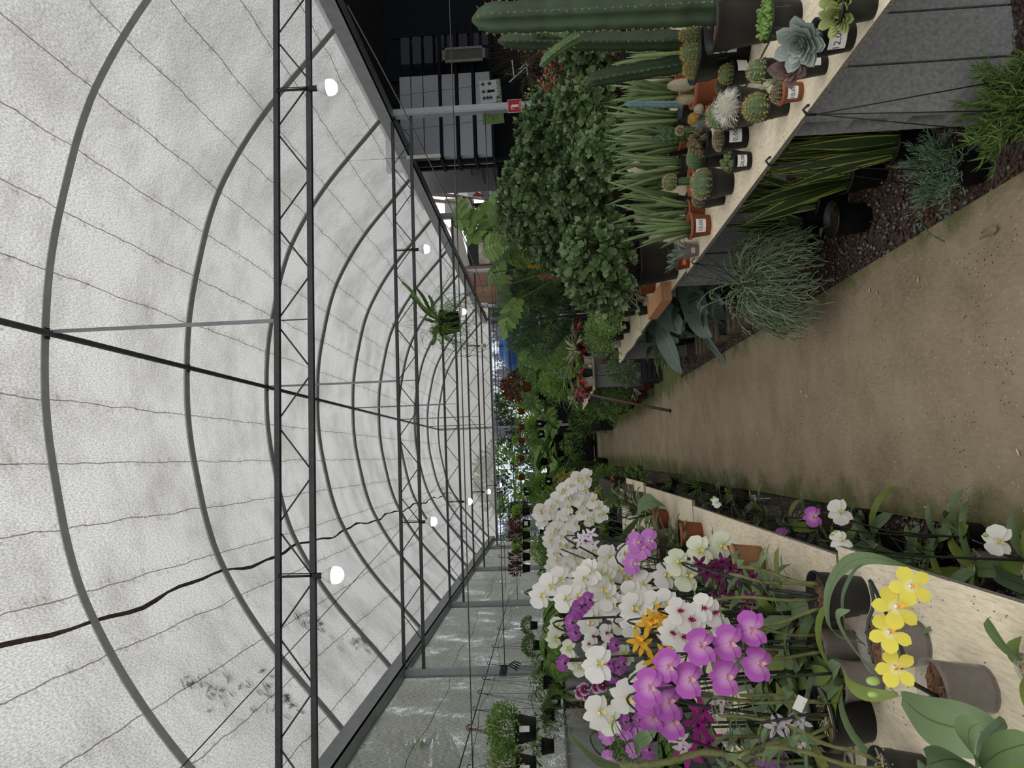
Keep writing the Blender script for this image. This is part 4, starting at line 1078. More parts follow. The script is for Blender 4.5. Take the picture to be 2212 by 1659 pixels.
# the large tubs and tall columns
bp('big black tub with a price label holding tall candelabra cactus columns', 'cactus', 1608, 95, 150, 112, 'black', fn=lambda d, h: (('stem', g_column(50, .045, .92, 4, cac_d, spine_w, .5, (.05, .02), .8, .012, .07), 1, (.03, 0, h*.8)), ('stem', g_column(51, .042, .52, 4, cac_d, spine_w, .5, (-.05, .0), .85, .012, .06), 1, (-.06, .02, h*.8)),
   ('stem', g_column(52, .026, .16, 4, cac_g, spine_w, .5, (.06, 0)), 1, (.07, 0, h*.8+.60)), ('body', g_barrel(53, .045, .11, 12, cac_g, spine_y, 9, .018), 1, (-.02, -.09, h*.8)), ('body', g_barrel(54, .035, .09, 12, cac_k, spine_y, 9, .016), 1, (-.09, -.05, h*.8)), ('body', g_barrel(55, .03, .12, 12, cac_k, spine_y, 9, .014), 1, (.05, -.08, h*.8))), txt='10,00', name='potted_cactus', group=gc)
bp('large black pot topped with orange gravel and a tall thick cactus column', 'cactus', 1650, 45, 118, 115, 'black', 'orange', fn=lambda d, h: (('stem', g_column(56, .075, 1.02, 5, cac_d, spine_w, .42, (.02, 0), .85, .014, .05), 1, (.055, 0, h*.8)), ('stem', g_column(57, .03, .17, 4, cac_g, spine_w, .5, (-.10, -.02)), 1, (-.01, -.02, h*.8+.58))), name='potted_cactus', group=gc)
bp('pale terracotta pot at the picture edge with small brown cactus', 'cactus', 1650, -10, 78, 62, 'terra', fn=lambda d, h: (('body', g_barrel(60, d*.25, d*.2, 14, cac_n, spine_w, 6, .006), 1, h*.8),), name='potted_cactus', group=gc)
bp('black bowl overflowing with bright green bead like leaves', 'succulent', 1722, 38, 92, 66, fn=lambda d, h: (('beaded_stems', g_pearl(61, d*.44, 420), 1, h*.84),), name='potted_string_of_pearls', group=gc)
bp('fuzzy clustered cactus in a small black pot behind the tub at the edge', 'cactus', 1545, 22, 46, 40, fn=lambda d, h: (('body', g_knob(62, d*.4, d*.6, 16, cac_w, .34, 10, spine_y), 1, h*.8),), name='potted_cactus', group=gc)
# spear leaved sansevieria row
gs = 'pots of cylindrical sansevieria in a row on the right bench'
rows = [(1532, 486, 58, 44, 'terra', '10,00', 16, .30, 'terracotta coloured pot with a price label'), (1520, 452, 44, 36, 'terra', None, 12, .27, 'terracotta pot behind the large starry cactus')]
for (x, y, w_, h_, pk, tx, n_, L_, lb) in rows:
    bp('upright spear leaved sansevieria in a '+lb, 'sansevieria', x, y, w_, h_, pk, fn=lambda d, h: (('leaves', g_cyl(int(x), n_, L_), 1, h*.8),), txt=tx, name='potted_sansevieria', group=gs)
wpos = [(2.28, 4.15, 'behind the woolly white cacti'), (2.14, 4.12, 'just left of the blue column cactus'), (2.0, 4.14, 'behind the golden round cactus'), (1.86, 4.12, 'behind the smooth barrel cactus'), (1.72, 4.14, 'behind the grafted ball cactus'), (1.55, 4.34, 'beside the jade tub'), (2.28, 4.32, 'in the rear row beside the cactus tub'), (2.1, 4.36, 'in the rear row, middle of the bench'), (1.92, 4.36, 'in the rear row near the jade tub'), (1.40, 4.3, 'close to the two small bagged orchids'), (2.26, 3.85, 'seen between the two cactus tubs'), (1.74, 4.4, 'in the rear row, left end')]
for i, (x, y, lb) in enumerate(wpos):
    potted('spiky sansevieria '+lb, 'sansevieria', (x, y, .8), .11, .1, 'black' if i % 3 else 'terra', 'soil', (('leaves', cached(('cyl', i % 4), lambda: g_cyl(70+i % 4, 14, .37, .0105, .048, .28)), 1+.06*(i % 3), .08),), name='potted_sansevieria', group=gs)
potted('short banded sansevieria with broad pointed leaves among the spear leaved ones', 'sansevieria', (1.78, 3.9, .8), .1, .09, 'black', 'soil', (('leaves', g_sans(80, 7, .24, .045, G_sanb, .03), 1, .07),), name='potted_sansevieria', group=gs)
# plastic bagged seedlings by the edge
for i, (x, y, lb) in enumerate(((1507, 540, 'clear plastic bag of a young orchid in a red pot, nearer one'), (1488, 566, 'young orchid in a brick red pot with an orange sticker'))):
    p = bz(x, y, .8); d = px(p, 34); h = px(p, 26)
    t = potted(lb, 'orchid', p, d, h, 'brick', 'bark', (('leaves', g_strap(90+i, 9, .13, .02, G_grey, .5, 3, 'oval'), 1, h*.8),), name='potted_orchid', group='young bagged orchids at the bench edge')
    mb = MB(); mb.box((-.016, -.002, -.01), (.016, .0, .012), mat('orange sticker', '#c46a2a', .6) if i else paper); ob('sticker', mb.mesh('st', False), t, loc=(0, -d*.5, h*.5))
    if i == 0:
        tb = MB(); tb.lathe([(d*.56, 0), (d*.6, h), (d*.5, h+.03), (d*.55, h+.06)], pot_g, 14, close=False, rib=lambda j, z: 1+.06*math.sin(j*2.7+z*60)); ob('plastic_bag', tb, t)
# tub with the near jade plant, orchid with roots
tub = lambda x, y, z, lb, d, h, parts, nm='potted_jade_plant', cat='jade plant', g='jade plants in black tubs': potted(lb, cat, (x, y, z), d, h, 'black', 'soil', parts, name=nm, group=g)
q_ = by(1440, 562, 4.95)
J = [cached(('j', k), lambda: g_jade(100+k, (1, 1, 1) if 0 else (.33, .33, .30), 150, .046, G_jade if k % 2 else G_jade2)) for k in range(3)]
def jade(lb, cx, cy, Y, rl, rv, zb, k, d=.3, h=.24, seed=0, m_=None, n=190):
    c = by(cx, cy, Y); rl = px(c, rl); rv = px(c, rv)
    me = g_jade(200+seed, (rl, rl, rv), int(n*1.4), .068, m_ or (G_jade if seed % 2 else G_jade2), True, (0, 0, c.z-zb-h*.8))
    tub(c.x, Y, zb, lb, d, h, (('foliage', me, 1, h*.8),))
jade('jade plant in a black tub at the bench edge beside the timber offcut', 1300, 572, 4.95, 100, 85, .8, 0, .34, .27, 1, n=210)
jade('tall jade plant behind the nearest side post', 1200, 300, 6.3, 92, 84, .70, 0, .34, .3, 2, n=230)
jade('widest jade plant at the middle of the row below the hanging banner', 1155, 430, 6.6, 110, 82, .70, 0, .36, .3, 3, n=260)
jade('jade plant with a visible brown trunk over the spiky sansevierias', 1262, 420, 5.6, 95, 70, .70, 0, .3, .3, 4, G_jade2, 210)
jade('jade plant between the blue column cactus and the sign post', 1278, 235, 5.4, 80, 80, .70, 0, .3, .3, 5, n=200)
jade('jade plant at the rear, behind the tall cactus columns', 1275, 90, 5.2, 70, 60, .70, 0, .3, .3, 6, n=150)
jade('low jade plant under the widest one, beside the black planter', 1310, 330, 5.1, 75, 60, .70, 0, .28, .25, 7, n=170)
jade('small jade plant reaching over the far jade tub', 1215, 520, 6.2, 70, 60, .70, 0, .26, .25, 8, n=150)
potted('empty looking black planter standing between jade branches', 'planter', by(1330, 310, 5.75), .24, .22, 'black', 'soil', (), name='planter')
bpy.data.objects['planter'].location.z = .70; ped = MB(); ped.box((-.14, -.14, -.48), (.14, .14, -.0), blk)
p = bz(1432, 655, .8)
t = potted('clay pot of an epiphytic orchid with tangled pale roots beside the timber offcut', 'orchid', (1.42, 5.95, .8), .17, .14, 'terra', 'bark', (('leaves', g_strap(92, 8, .3, .045, G_orchd, 1.0, 1.4, 'strap'), 1, .12), ('roots', g_rhip(93, 24, .2, root_m, .08), 1, .14)), name='potted_orchid')
# herbs at the far end
gh = 'low green foliage plants at the far end of the right bench'
hb = lambda seed, m_, R_=.24: g_bush(seed, (R_*1.15, R_*1.15, .22), 1300, .028, .018, m_, c=(0, 0, .17), stems=14, zmin=-.4)
for i, (x, y, mm, lb) in enumerate(((1.45, 6.75, G_lite, 'fine leaved light green herb past the clay orchid pot'), (1.5, 7.3, [G_lite, G_fern], 'feathery bright green herb, middle of the bench end'), (1.42, 7.9, [G_fern, G_lite], 'bushy light green herb with a price tag'), (1.45, 8.55, [G_lite, G_grey], 'pale green small leaved plant at the very end of the bench'), (1.95, 7.6, [G_fern, G_mid], 'darker green herb in the rear row of the bench end'), (1.95, 8.4, [G_lite, G_fern], 'light green bushy plant in the rear row beside the bench corner'))):
    potted(lb, 'plant', (x, y, .8), .17, .13, 'black', 'soil', (('foliage', hb(300+i, mm), 1, .1),), txt='' if i == 2 else None, name='potted_herb', group=gh)
potted('trailing plant spilling over the end of the right bench in a white cup', 'plant', (1.4, 8.95, .8), .12, .1, 'white', 'soil', (('trailing_stems', g_trail(310, 14, .25, .03, G_lite, .05, 1, 14), 1, .09),), name='potted_trailing_plant', group=gh)
# juniper-like dense bush
c = by(1165, 728, 8.4); t = thing('potted_conifer', 'large dense feathery blue green conifer bush before the blue tank', 'conifer', (c.x+.25, 8.6, .8), 0)
ob('pot', pot_mesh('black', .34, .28), t); ob('soil', soil_mesh('soil', .34, .28), t); ob('foliage', g_juniper(320, (.52, .5, .50), 2300, [G_blue, G_blue, G_conif], .075), t, loc=(0, -.1, c.z-.8))
c = by(1190, 640, 8.0)
potted('drooping fine needled green shrub right of the blue green conifer', 'shrub', (2.15, 8.3, .8), .3, .26, 'black', 'soil', (('foliage', g_juniper(321, (.4, .4, .42), 1100, [G_conif, G_fern, G_blue], .08), 1, .80),), name='potted_shrub')
# monstera
c = by(1230, 555, 7.4)
mp_ = [(1000, 488), (1040, 515), (1068, 480), (1010, 500), (1030, 475), (1045, 540), (1085, 505), (1110, 470), (1060, 590), (1085, 620), (1100, 560), (1115, 650), (1020, 520)]
t = thing('potted_monstera', 'tall split leaf monstera with long stalks rising over the jade plants', 'monstera', (c.x, 7.4, .70), 0)
ob('pot', pot_mesh('black', .34, .3), t); ob('soil', soil_mesh('soil', .34, .3), t)
ob('leaves', g_monstera(330, [by(x, y, 7.4+.35*math.sin(i*2.1))-V((c.x, 7.4, .98)) for i, (x, y) in enumerate(mp_)], L=.36), t, loc=(0, 0, .28))
c = by(1165, 640, 8.9)
t = thing('potted_monstera', 'second dark monstera with drooping split leaves beside the conifer', 'monstera', (c.x, 8.9, .70), 0)
ob('pot', pot_mesh('black', .34, .3), t); ob('soil', soil_mesh('soil', .34, .3), t)
ob('leaves', g_monstera(331, [by(x, y, 8.7)-V((c.x, 8.9, .98)) for (x, y) in ((1085, 640), (1105, 665), (1120, 610), (1140, 680), (1070, 600), (1125, 690), (1100, 640))], L=.45), t, loc=(0, 0, .28))
# pink euphorbia and friends in the rear
ge = 'flowering plants on the rear bench behind the cacti'
for i, (x, y, Y, fm, lb) in enumerate(((1215, 45, 6.6, F_pink, 'pink flowered euphorbia seen between the two tall cactus columns'), (1205, 95, 6.8, F_pink, 'pink flowered euphorbia left of the short cactus column'), (1225, 150, 6.5, F_pink, 'thorny euphorbia dotted with pink blooms behind the jade by the sign'), (1235, 200, 6.7, F_pink, 'bright pink euphorbia right beside the red price box'), (1240, 20, 6.2, F_cor, 'coral flowered euphorbia at the picture edge'))):
    c = by(x, y, Y); a_, b_ = g_euph(340+i, 24, .42, 110, fm)
    potted(lb, 'euphorbia', (c.x, Y, .70), .24, .2, 'black', 'soil', (('foliage', a_, 1.9, .18), ('flowers', b_, 1.9, .18)), name='potted_euphorbia', group=ge)
c = by(1218, 35, 6.3); potted('plant with a cluster of pale blue flowers by the tall column', 'plant', (c.x-.06, 6.25, .70), .16, .2, 'black', 'soil', (('foliage', g_bush(346, (.15, .15, .2), 160, .05, .02, G_mid), 1, .8), ('flowers', g_bush(347, (.05, .05, .06), 60, .025, .015, F_blu, stems=3), 1, 1.0)), name='potted_plant')
ob('stand', (lambda mb: (mb.tube([(0, 0, .16), (0, 0, .85)], .012, stem_b, 6), mb)[1])(MB()), bpy.data.objects['potted_plant'])
# bromeliads and others between jade and monstera
for i, (x, y, Y, fm, lb) in enumerate(((1178, 575, 7.0, F_yel, 'bromeliad with a feathery yellow flower spike'), (1200, 596, 6.9, F_cor, 'bromeliad with an orange red flower spike'), (1180, 530, 7.6, F_yel, 'narrow leaved plant with small yellow blooms below the monstera'))):
    c = by(x, y, Y); mb = MB(); r = rs(350+i)
    for k in range(46): z = .0+.22*k/46; a = k*2.4; mb.leaf((0, 0, z), (math.cos(a), math.sin(a), .9), .07*(1.1-k/60), .018, fm, n=2, shape='oval')
    mb.tube([(0, 0, -.5), (0, 0, .2)], .005, stem_g, 5)
    potted(lb, 'bromeliad', (c.x, Y, .70), .18, .16, 'black', 'soil', (('leaves', g_strap(353+i, 26, .5, .035, G_mid, 1.3, 1.6), 1, .14), ('flower_spike', mb.mesh('flower_spike'), 1, c.z-.75)), name='potted_bromeliad', group=ge)
for i, (x, y, Y, kind, lb) in enumerate(((1240, 470, 7.0, 0, 'arching green strap leaved plant behind the middle jade'), (1190, 240, 7.6, 1, 'fine leaved bush behind the sign post'), (1230, 610, 7.2, 2, 'broad leaved plant beside the orange bromeliad'), (1180, 690, 8.85, 3, 'shrub with tiny coral flowers right of the conifer'), (1215, 655, 7.7, 2, 'broad dark leaved plant above the herb trays'), (1150, 150, 7.9, 4, 'dry brown twiggy plant behind the tall cactus'), (1250, 640, 6.6, 2, 'glossy oval leaved plant leaning over the light herbs'))):
    c = by(x, y, Y); zb = .70 if c.x > 2.5 else .8
    me = [lambda: (('leaves', g_strap(360+i, 40, .55, .022, G_mid, 1.5, 1.6), 1, .14),), lambda: (('foliage', g_bush(361, (.4, .35, .4), 700, .04, .018, [G_mid, G_lite]), 1, c.z-zb-.4),),
          lambda: (('leaves', g_paddle(362+i, 10, .24, .09, .3, [G_mid, G_dark, G_mid][i % 3], 'oval'), 1, .14),), lambda: (('foliage', g_bush(363, (.35, .35, .35), 800, .03, .014, [G_mid, G_dark]), 1, c.z-zb-.3), ('flowers', g_bush(364, (.3, .3, .25), 60, .03, .018, F_cor, stems=2), 1, c.z-zb-.2)),
          lambda: (('twigs', g_rhip(365, 60, .5, stem_b, .1), 1.2, c.z-zb),)][kind]()
    potted(lb, 'plant', (c.x, Y, zb), .22, .18, 'black', 'soil', me, name='potted_plant', group=ge)
potted('broad glossy leaf orchid plant over the near end of the herbs', 'plant', (1.62, 6.35, .8), .16, .14, 'black', 'soil', (('leaves', g_paddle(370, 8, .26, .075, .12, G_orch, 'strap', 1.0, 1.5), 1, .12),), name='potted_plant', group=ge)
potted('squat pot with one long pale striped leaf hanging over the bench edge', 'plant', (1.3, 6.4, .8), .1, .08, 'black', 'soil', (('leaves', g_strap(371, 3, .34, .03, G_var, 2.0, 1.2, 'strap'), 1, .07),), name='potted_plant', group=ge, turn=1.5)

# ------------------------------------------------------------------ under the right bench
gu = 'sansevierias growing in pots under the right bench'
for i, (x, y, d, k, lb, L_) in enumerate(((1.42, 3.62, .24, 'black', 'yellow edged sansevieria in a ribbed black pot beside the hanging senecio', .66), (1.72, 3.1, .26, 'brick', 'yellow edged sansevieria in a brick red pot deep under the bench', .7), (1.45, 4.1, .22, 'black', 'yellow edged sansevieria nearest the rhipsalis', .62), (1.8, 3.75, .25, 'black', 'sansevieria in the rear, behind the ribbed black pot', .68), (1.5, 2.95, .22, 'black', 'sansevieria leaning right behind the near block pier', .7), (1.95, 4.3, .25, 'black', 'rear sansevieria close to the second block pier', .66), (1.38, 3.2, .2, 'black', 'sansevieria just past the near block pier at the bench edge', .68), (2.05, 3.3, .24, 'brick', 'hindmost sansevieria in a brick red pot', .7), (1.62, 3.45, .22, 'black', 'sansevieria in the middle of the clump', .72), (1.36, 4.42, .2, 'black', 'short sansevieria beside the rhipsalis wires', .5))):
    potted(lb, 'sansevieria', (x, y, -.025), d, d*.8, k, 'soil', (('leaves', g_sans(380+i, 18, L_, .062, G_sanb if i == 4 else G_sans, d*.36), 1, d*.6),), name='potted_sansevieria', group=gu)
potted('dull blue green broad leaf plant between the sansevierias', 'plant', (1.55, 4.45, -.025), .2, .16, 'black', 'soil', (('leaves', g_paddle(390, 6, .2, .1, .28, G_blue, 'heart'), 1, .12),), name='potted_plant')
def hook_wires(t, top, pts, r_=.0022):
    mb = MB(); mb.tube([top+V((0, 0, .0)), top+V((.0, 0, .03)), top+V((.018, 0, .045)), top+V((.032, 0, .03)), top+V((.03, 0, .012))], .005, blackw, 6); 
    for q in pts: mb.tube([top, q], r_, blackw, 4)
    ob('hanger', mb, t)
def hanging(lb, c, d, h, top, parts, cat='hanging plant', name='hanging_pot', group=None, pot='black', txt=None, nw=3, hl=None):
    """pot hung by wires from a hook; c = centre of the rim, top = world point of the hook"""
    t = potted(lb, cat, V(c)-V((0, 0, h)), d, h, pot, 'soil', parts, txt, name=name, group=group); a0 = t.rotation_euler.z
    R_ = Matrix.Rotation(-a0, 3, 'Z'); loc = R_ @ (V(top)-t.location)
    hook_wires(t, loc, [V((d/2*math.cos(a), d/2*math.sin(a), h*.95)) for a in [2*PI*k/nw+.4 for k in range(nw)]])
    return t
tp_ = bz(1662, 326, .80); tp_.x = 1.15
c = by(2037, 335, tp_.y)
hanging('black pot of trailing senecio hung by thin wires from the bench edge', V((1.09, tp_.y, c.z)), .175, .15, V((1.15, tp_.y, .775)), (('trailing_stems', g_trail(400, 90, .17, .034, G_sen, .09, .35, 9, 2.2), 1, .12), ('trailing_stems', g_trail(401, 4, .5, .03, G_sen, .08, 1.1, 20, .6), 1, .13)), group='pots hung from the bench edge')
tp_ = bz(1745, 230, .80)
hanging('nearest trailing senecio pot hung from the bench edge by a large black hook', by(2185, 232, tp_.y), .2, .13, V((1.15, tp_.y, .775)), (('trailing_stems', g_trail(402, 80, .17, .04, G_mid, .09, .7, 9, 1.8), 1, .11),), group='pots hung from the bench edge')
tp_ = bz(1500, 572, .80)
hanging('bushy grey green rhipsalis hanging over the path from the bench edge', V((1.02, 4.35, .46)), .17, .13, V((1.16, 4.35, .775)), (('stems', g_rhip(403, 330, .36, None, .2, .0034), 1, .12),), group='pots hung from the bench edge')
mb = MB(); mb.tube([V((1.16, 4.15, .775)), V((1.03, 4.33, .55))], .002, blackw, 4); mb.tube([V((1.16, 4.62, .775)), V((1.03, 4.36, .55))], .002, blackw, 4)
tag(ob('stay_wires', mb), 'two slanting black wires steadying the rhipsalis', 'wire')
potted('empty black pot tilted on the gravel between sansevieria and rhipsalis', 'pot', bz(1893, 497, -.02)+V((.1, .1, 0)), .2, .19, 'black', 'soil', (('stem', g_paddle(404, 2, .1, .05, .08, G_dark), 1, .15),), name='plant_pot')
for i, (x, y, z, d, lb) in enumerate(((1.32, 5.55, .095, .2, 'black pot with a white tag standing on the nearer pallet'), (1.62, 5.7, .095, .22, 'black pot at the back of the nearer pallet'), (1.35, 6.0, .095, .2, 'black pot on the nearer pallet below the alocasia'), (1.7, 6.2, .095, .22, 'black pot on the far corner of the nearer pallet'))):
    potted(lb, 'plant', (x, y, z), d, d*.9, 'black', 'soil', (('leaves', g_paddle(410+i, 5, .2, .1, .25, G_aloc, 'oval'), 1, d*.7),), txt='' if i == 0 else None, name='potted_plant', group='black pots standing on pallets')
# alocasia with big dark leaves leaning over the path
def ribbon(mb, pts, ws, m_, nrm=None, fold=.15):
    pts = [V(p) for p in pts]; N = len(pts); k0 = len(mb.v)
    for i, p in enumerate(pts):
        t_ = (pts[min(i+1, N-1)]-pts[max(i-1, 0)]).normalized(); view = nrm if nrm is not None else (V((0, 0, CAMZ))-p).normalized()
        s_ = t_.cross(view)
        if s_.length < .05: s_ = t_.orthogonal()
        s_.normalize(); nn = s_.cross(t_).normalized(); w_ = max(ws[i], .0015)/2
        if nn.dot(view) < 0: nn = -nn
        mb.v += [p-s_*w_+nn*w_*fold, p.copy(), p+s_*w_+nn*w_*fold]
    for i in range(N-1):
        a = k0+i*3; t0, t1 = i/(N-1), (i+1)/(N-1)
        mb.face([a, a+1, a+4, a+3], m_, [(0, t0), (.5, t0), (.5, t1), (0, t1)]); mb.face([a+1, a+2, a+5, a+4], m_, [(.5, t0), (1, t0), (1, t1), (.5, t1)])
def curve(pts, n=12):
    """smooth path through points"""
    pts = [V(p) for p in pts]; P = [2*pts[0]-pts[1]]+pts+[2*pts[-1]-pts[-2]]; out_ = []
    for i in range(1, len(P)-2):
        for k in range(n): 
            t_ = k/n; a, b, c_, d = P[i-1:i+3]
            out_.append(.5*((2*b)+(c_-a)*t_+(2*a-5*b+4*c_-d)*t_*t_+(3*b-a-3*c_+d)*t_**3))
    out_.append(pts[-1]); return out_
def leafpath(mb, pts, W, m_, nrm=None, peak=.5, fold=.2, n=5):
    c_ = curve(pts, n); N = len(c_); ws = []
    for i in range(N):
        t_ = i/(N-1); u = (t_/peak*.5) if t_ < peak else .5+(t_-peak)/(1-peak)*.5
        ws.append(W*math.sin(PI*(.06+.94*u))**.75 if u < .97 else W*.12)
    ribbon(mb, c_, ws, m_, nrm, fold)
for j, (base, leaves, lb) in enumerate((((1.5, 6.9, .095), [((1470, 600, 6.3), (1500, 640, 6.2), (1520, 700, 6.1), (1538, 728, 6.0), 75), ((1400, 640, 7.0), (1430, 660, 6.9), (1462, 700, 6.8), (1470, 722, 6.8), 70), ((1500, 640, 6.8), (1530, 650, 6.7), (1560, 672, 6.6), (1568, 690, 6.5), 50), ((1450, 590, 6.6), (1480, 600, 6.5), (1530, 606, 6.4), (1575, 600, 6.4), 70)], 'dark alocasia under the bench with a huge leaf curling over the path'),
                                        ((1.5, 7.7, .095), [((1420, 700, 7.3), (1440, 735, 7.2), (1462, 780, 7.1), (1474, 806, 7.0), 52), ((1480, 680, 7.2), (1520, 720, 7.1), (1545, 755, 7.0), (1580, 800, 6.9), 22), ((1500, 700, 7.2), (1530, 690, 7.1), (1570, 720, 7.0), (1600, 742, 7.0), 42), ((1390, 690, 7.9), (1420, 700, 7.8), (1450, 720, 7.7), (1465, 740, 7.7), 55)], 'second alocasia with silvery drooping leaves by the pallet end'))):
    t = thing('potted_alocasia', lb, 'alocasia', base, 0, 1, 'alocasias under the right bench'); ob('pot', pot_mesh('black', .26, .22), t); ob('soil', soil_mesh('soil', .26, .22), t)
    for k, (a, b, c_, d, wp) in enumerate(leaves):
        P3 = [by(*q)-V(base) for q in (a, b, c_, d)]; mb = MB(); W_ = px(P3[1]+V(base), wp)
        mb.tube(curve([V((0, 0, .18)), P3[0]*.55+V((0, 0, .1)), P3[0]], 4), .007, stem_g, 5); leafpath(mb, P3, W_, G_aloc, V((-.5, -.6, .6)), .35, .3); ob('leaf', mb, t)
for i, (x, y, lb) in enumerate(((1.42, 6.35, 'dark glossy leaved plant between the two pallets'), (1.75, 6.8, 'dark glossy leaved plant at the rear of the pallets'), (1.4, 7.35, 'dark glossy leaved plant on the farther pallet edge'), (1.38, 8.45, 'dark glossy leaved plant at the bench end near the mossy path'))):
    potted(lb, 'alocasia', (x, y, .095 if i in (2,) else -.025), .24, .2, 'black', 'soil', (('leaves', g_paddle(415+i, 8, .36, .17, .34, [G_aloc, G_dark][i % 2], 'heart', 1.2, 1.8), 1, .16),), name='potted_alocasia', group='dark leaved pots under the bench', turn=i)
# plants on the floor near the cross aisle and before the second bench
gf = 'leafy pots standing on the ground past the right bench'
for i, (x, y, k, lb) in enumerate(((1.35, 8.2, 0, 'big leaved philodendron under the far end of the right bench'), (1.3, 9.0, 1, 'plant with orange tinged leaves at the bench end pier'), (1.15, 11.75, 2, 'silver veined plant on the ground below the white pots'), (1.4, 11.6, 3, 'bushy green plant in front of the second bench'), (1.05, 12.7, 3, 'leafy green plant crowding the path below the second bench'), (1.0, 13.6, 4, 'grassy plant at the path edge under the second bench'), (1.0, 14.6, 3, 'dense low bush at the path edge farther on'), (.98, 15.8, 4, 'long leaved plant at the path edge before the dark crates'), (1.55, 12.4, 0, 'broad leaf plant under the second bench'), (1.7, 11.8, 4, 'narrow leaved plant beside the block pier of the second bench'), (1.5, 13.4, 1, 'mottled leaf plant under the second bench, rear'))):
    me = [('leaves', cached(('pd', 0), lambda: g_paddle(420, 9, .3, .18, .35, G_mid, 'heart'))), ('leaves', cached(('pd', 1), lambda: g_paddle(421, 10, .26, .11, .25, [G_mid, G_brn][0], 'oval'))), ('leaves', cached(('pd', 2), lambda: g_paddle(422, 9, .24, .12, .25, G_grey, 'oval'))), ('foliage', cached(('bs', 3), lambda: g_bush(423, (.28, .28, .32), 520, .06, .028, [G_mid, G_fern, G_grey], c=(0, 0, .32)))), ('leaves', cached(('st', 4), lambda: g_strap(424, 46, .55, .022, G_mid, 1.5, 1.5)))][k]
    potted(lb, 'plant', (x, y, 0 if y > 9.25 and x < 1.0 else -.025 if y < 9.25 else 0), .2, .16, ['black', 'terra', 'brick'][i % 3], 'soil', ((me[0], me[1], 1, .13),), name='potted_plant', group=gf, turn=i)
mb = MB(); cr_m = mat('dark crate plastic', '#1d2022', .6)
def crate(x, y, z, lb, g='dark plastic crates', s_=(.5, .35, .3)):
    mb = MB(); a, b, c_ = s_
    for k in range(4): zz = c_*k/4+.01; mb.box((-a/2, -b/2, zz), (a/2, -b/2+.015, zz+c_*.14), cr_m); mb.box((-a/2, b/2-.015, zz), (a/2, b/2, zz+c_*.14), cr_m); mb.box((-a/2, -b/2, zz), (-a/2+.015, b/2, zz+c_*.14), cr_m); mb.box((a/2-.015, -b/2, zz), (a/2, b/2, zz+c_*.14), cr_m)
    for sx_ in (-1, 1):
        for sy in (-1, 1): mb.box((sx_*a/2-.02, sy*b/2-.02, 0), (sx_*a/2+.02, sy*b/2+.02, c_), cr_m)
    mb.box((-a/2, -b/2, 0), (a/2, b/2, .012), cr_m)
    tag(flat('plastic_crate', mb, loc=(x, y, z)), lb, 'crate', g)
crate(1.35, 10.9, 0, 'small dark crate standing in the cross aisle corner')
crate(.95, 19.6, 0, 'dark crate at the end of the path, lower right one'); crate(.95, 19.6, .3, 'dark crate at the end of the path, upper right one')
crate(.35, 26.6, 0, 'lower of two dark crates closing the far end of the path', s_=(.9, .5, .45)); crate(.35, 26.6, .45, 'upper of two dark crates closing the far end of the path', s_=(.9, .5, .45))
# white pots with red aglaonemas on the second bench
gr_ = 'red leaved plants on the second bench'
for i, (x, y, k, mm, lb) in enumerate(((1.25, 12.05, 'white', G_red, 'red leaved aglaonema in the white pot nearest the bench corner'), (1.42, 12.15, 'teal', [G_lime, G_red][0], 'pale green leaved plant in a dark teal pot between the white pots'), (1.62, 12.1, 'white', G_lite, 'cream green leaved plant in the second white pot'), (1.2, 12.6, 'brick', G_red, 'red leaved plant in the brick red pot near the stake'), (1.2, 13.2, 'brick', G_pur, 'burgundy leaved plant in a dark red planter'), (1.2, 13.9, 'black', G_pur, 'blackish purple leaved plant farther along the second bench'), (1.8, 12.3, 'black', G_red, 'tall red aglaonema right of the white pots'), (1.95, 12.9, 'black', G_red, 'red leaved plant behind the tall aglaonema'), (2.1, 12.2, 'black', G_red, 'crimson leaved plant below the conifer bush'), (1.25, 14.8, 'black', G_var, 'striped leaved plant on the far sheet of the second bench'), (1.25, 15.7, 'black', G_lite, 'light leaved plant at the far end of the second bench'))):
    potted(lb, 'aglaonema', (x, y, .95), .17, .15, k, 'soil', (('leaves', g_paddle(430+i, 13, .22, .085, .14, mm, 'oval', .7, 1.6), 1.1, .12),), name='potted_aglaonema', group=gr_)
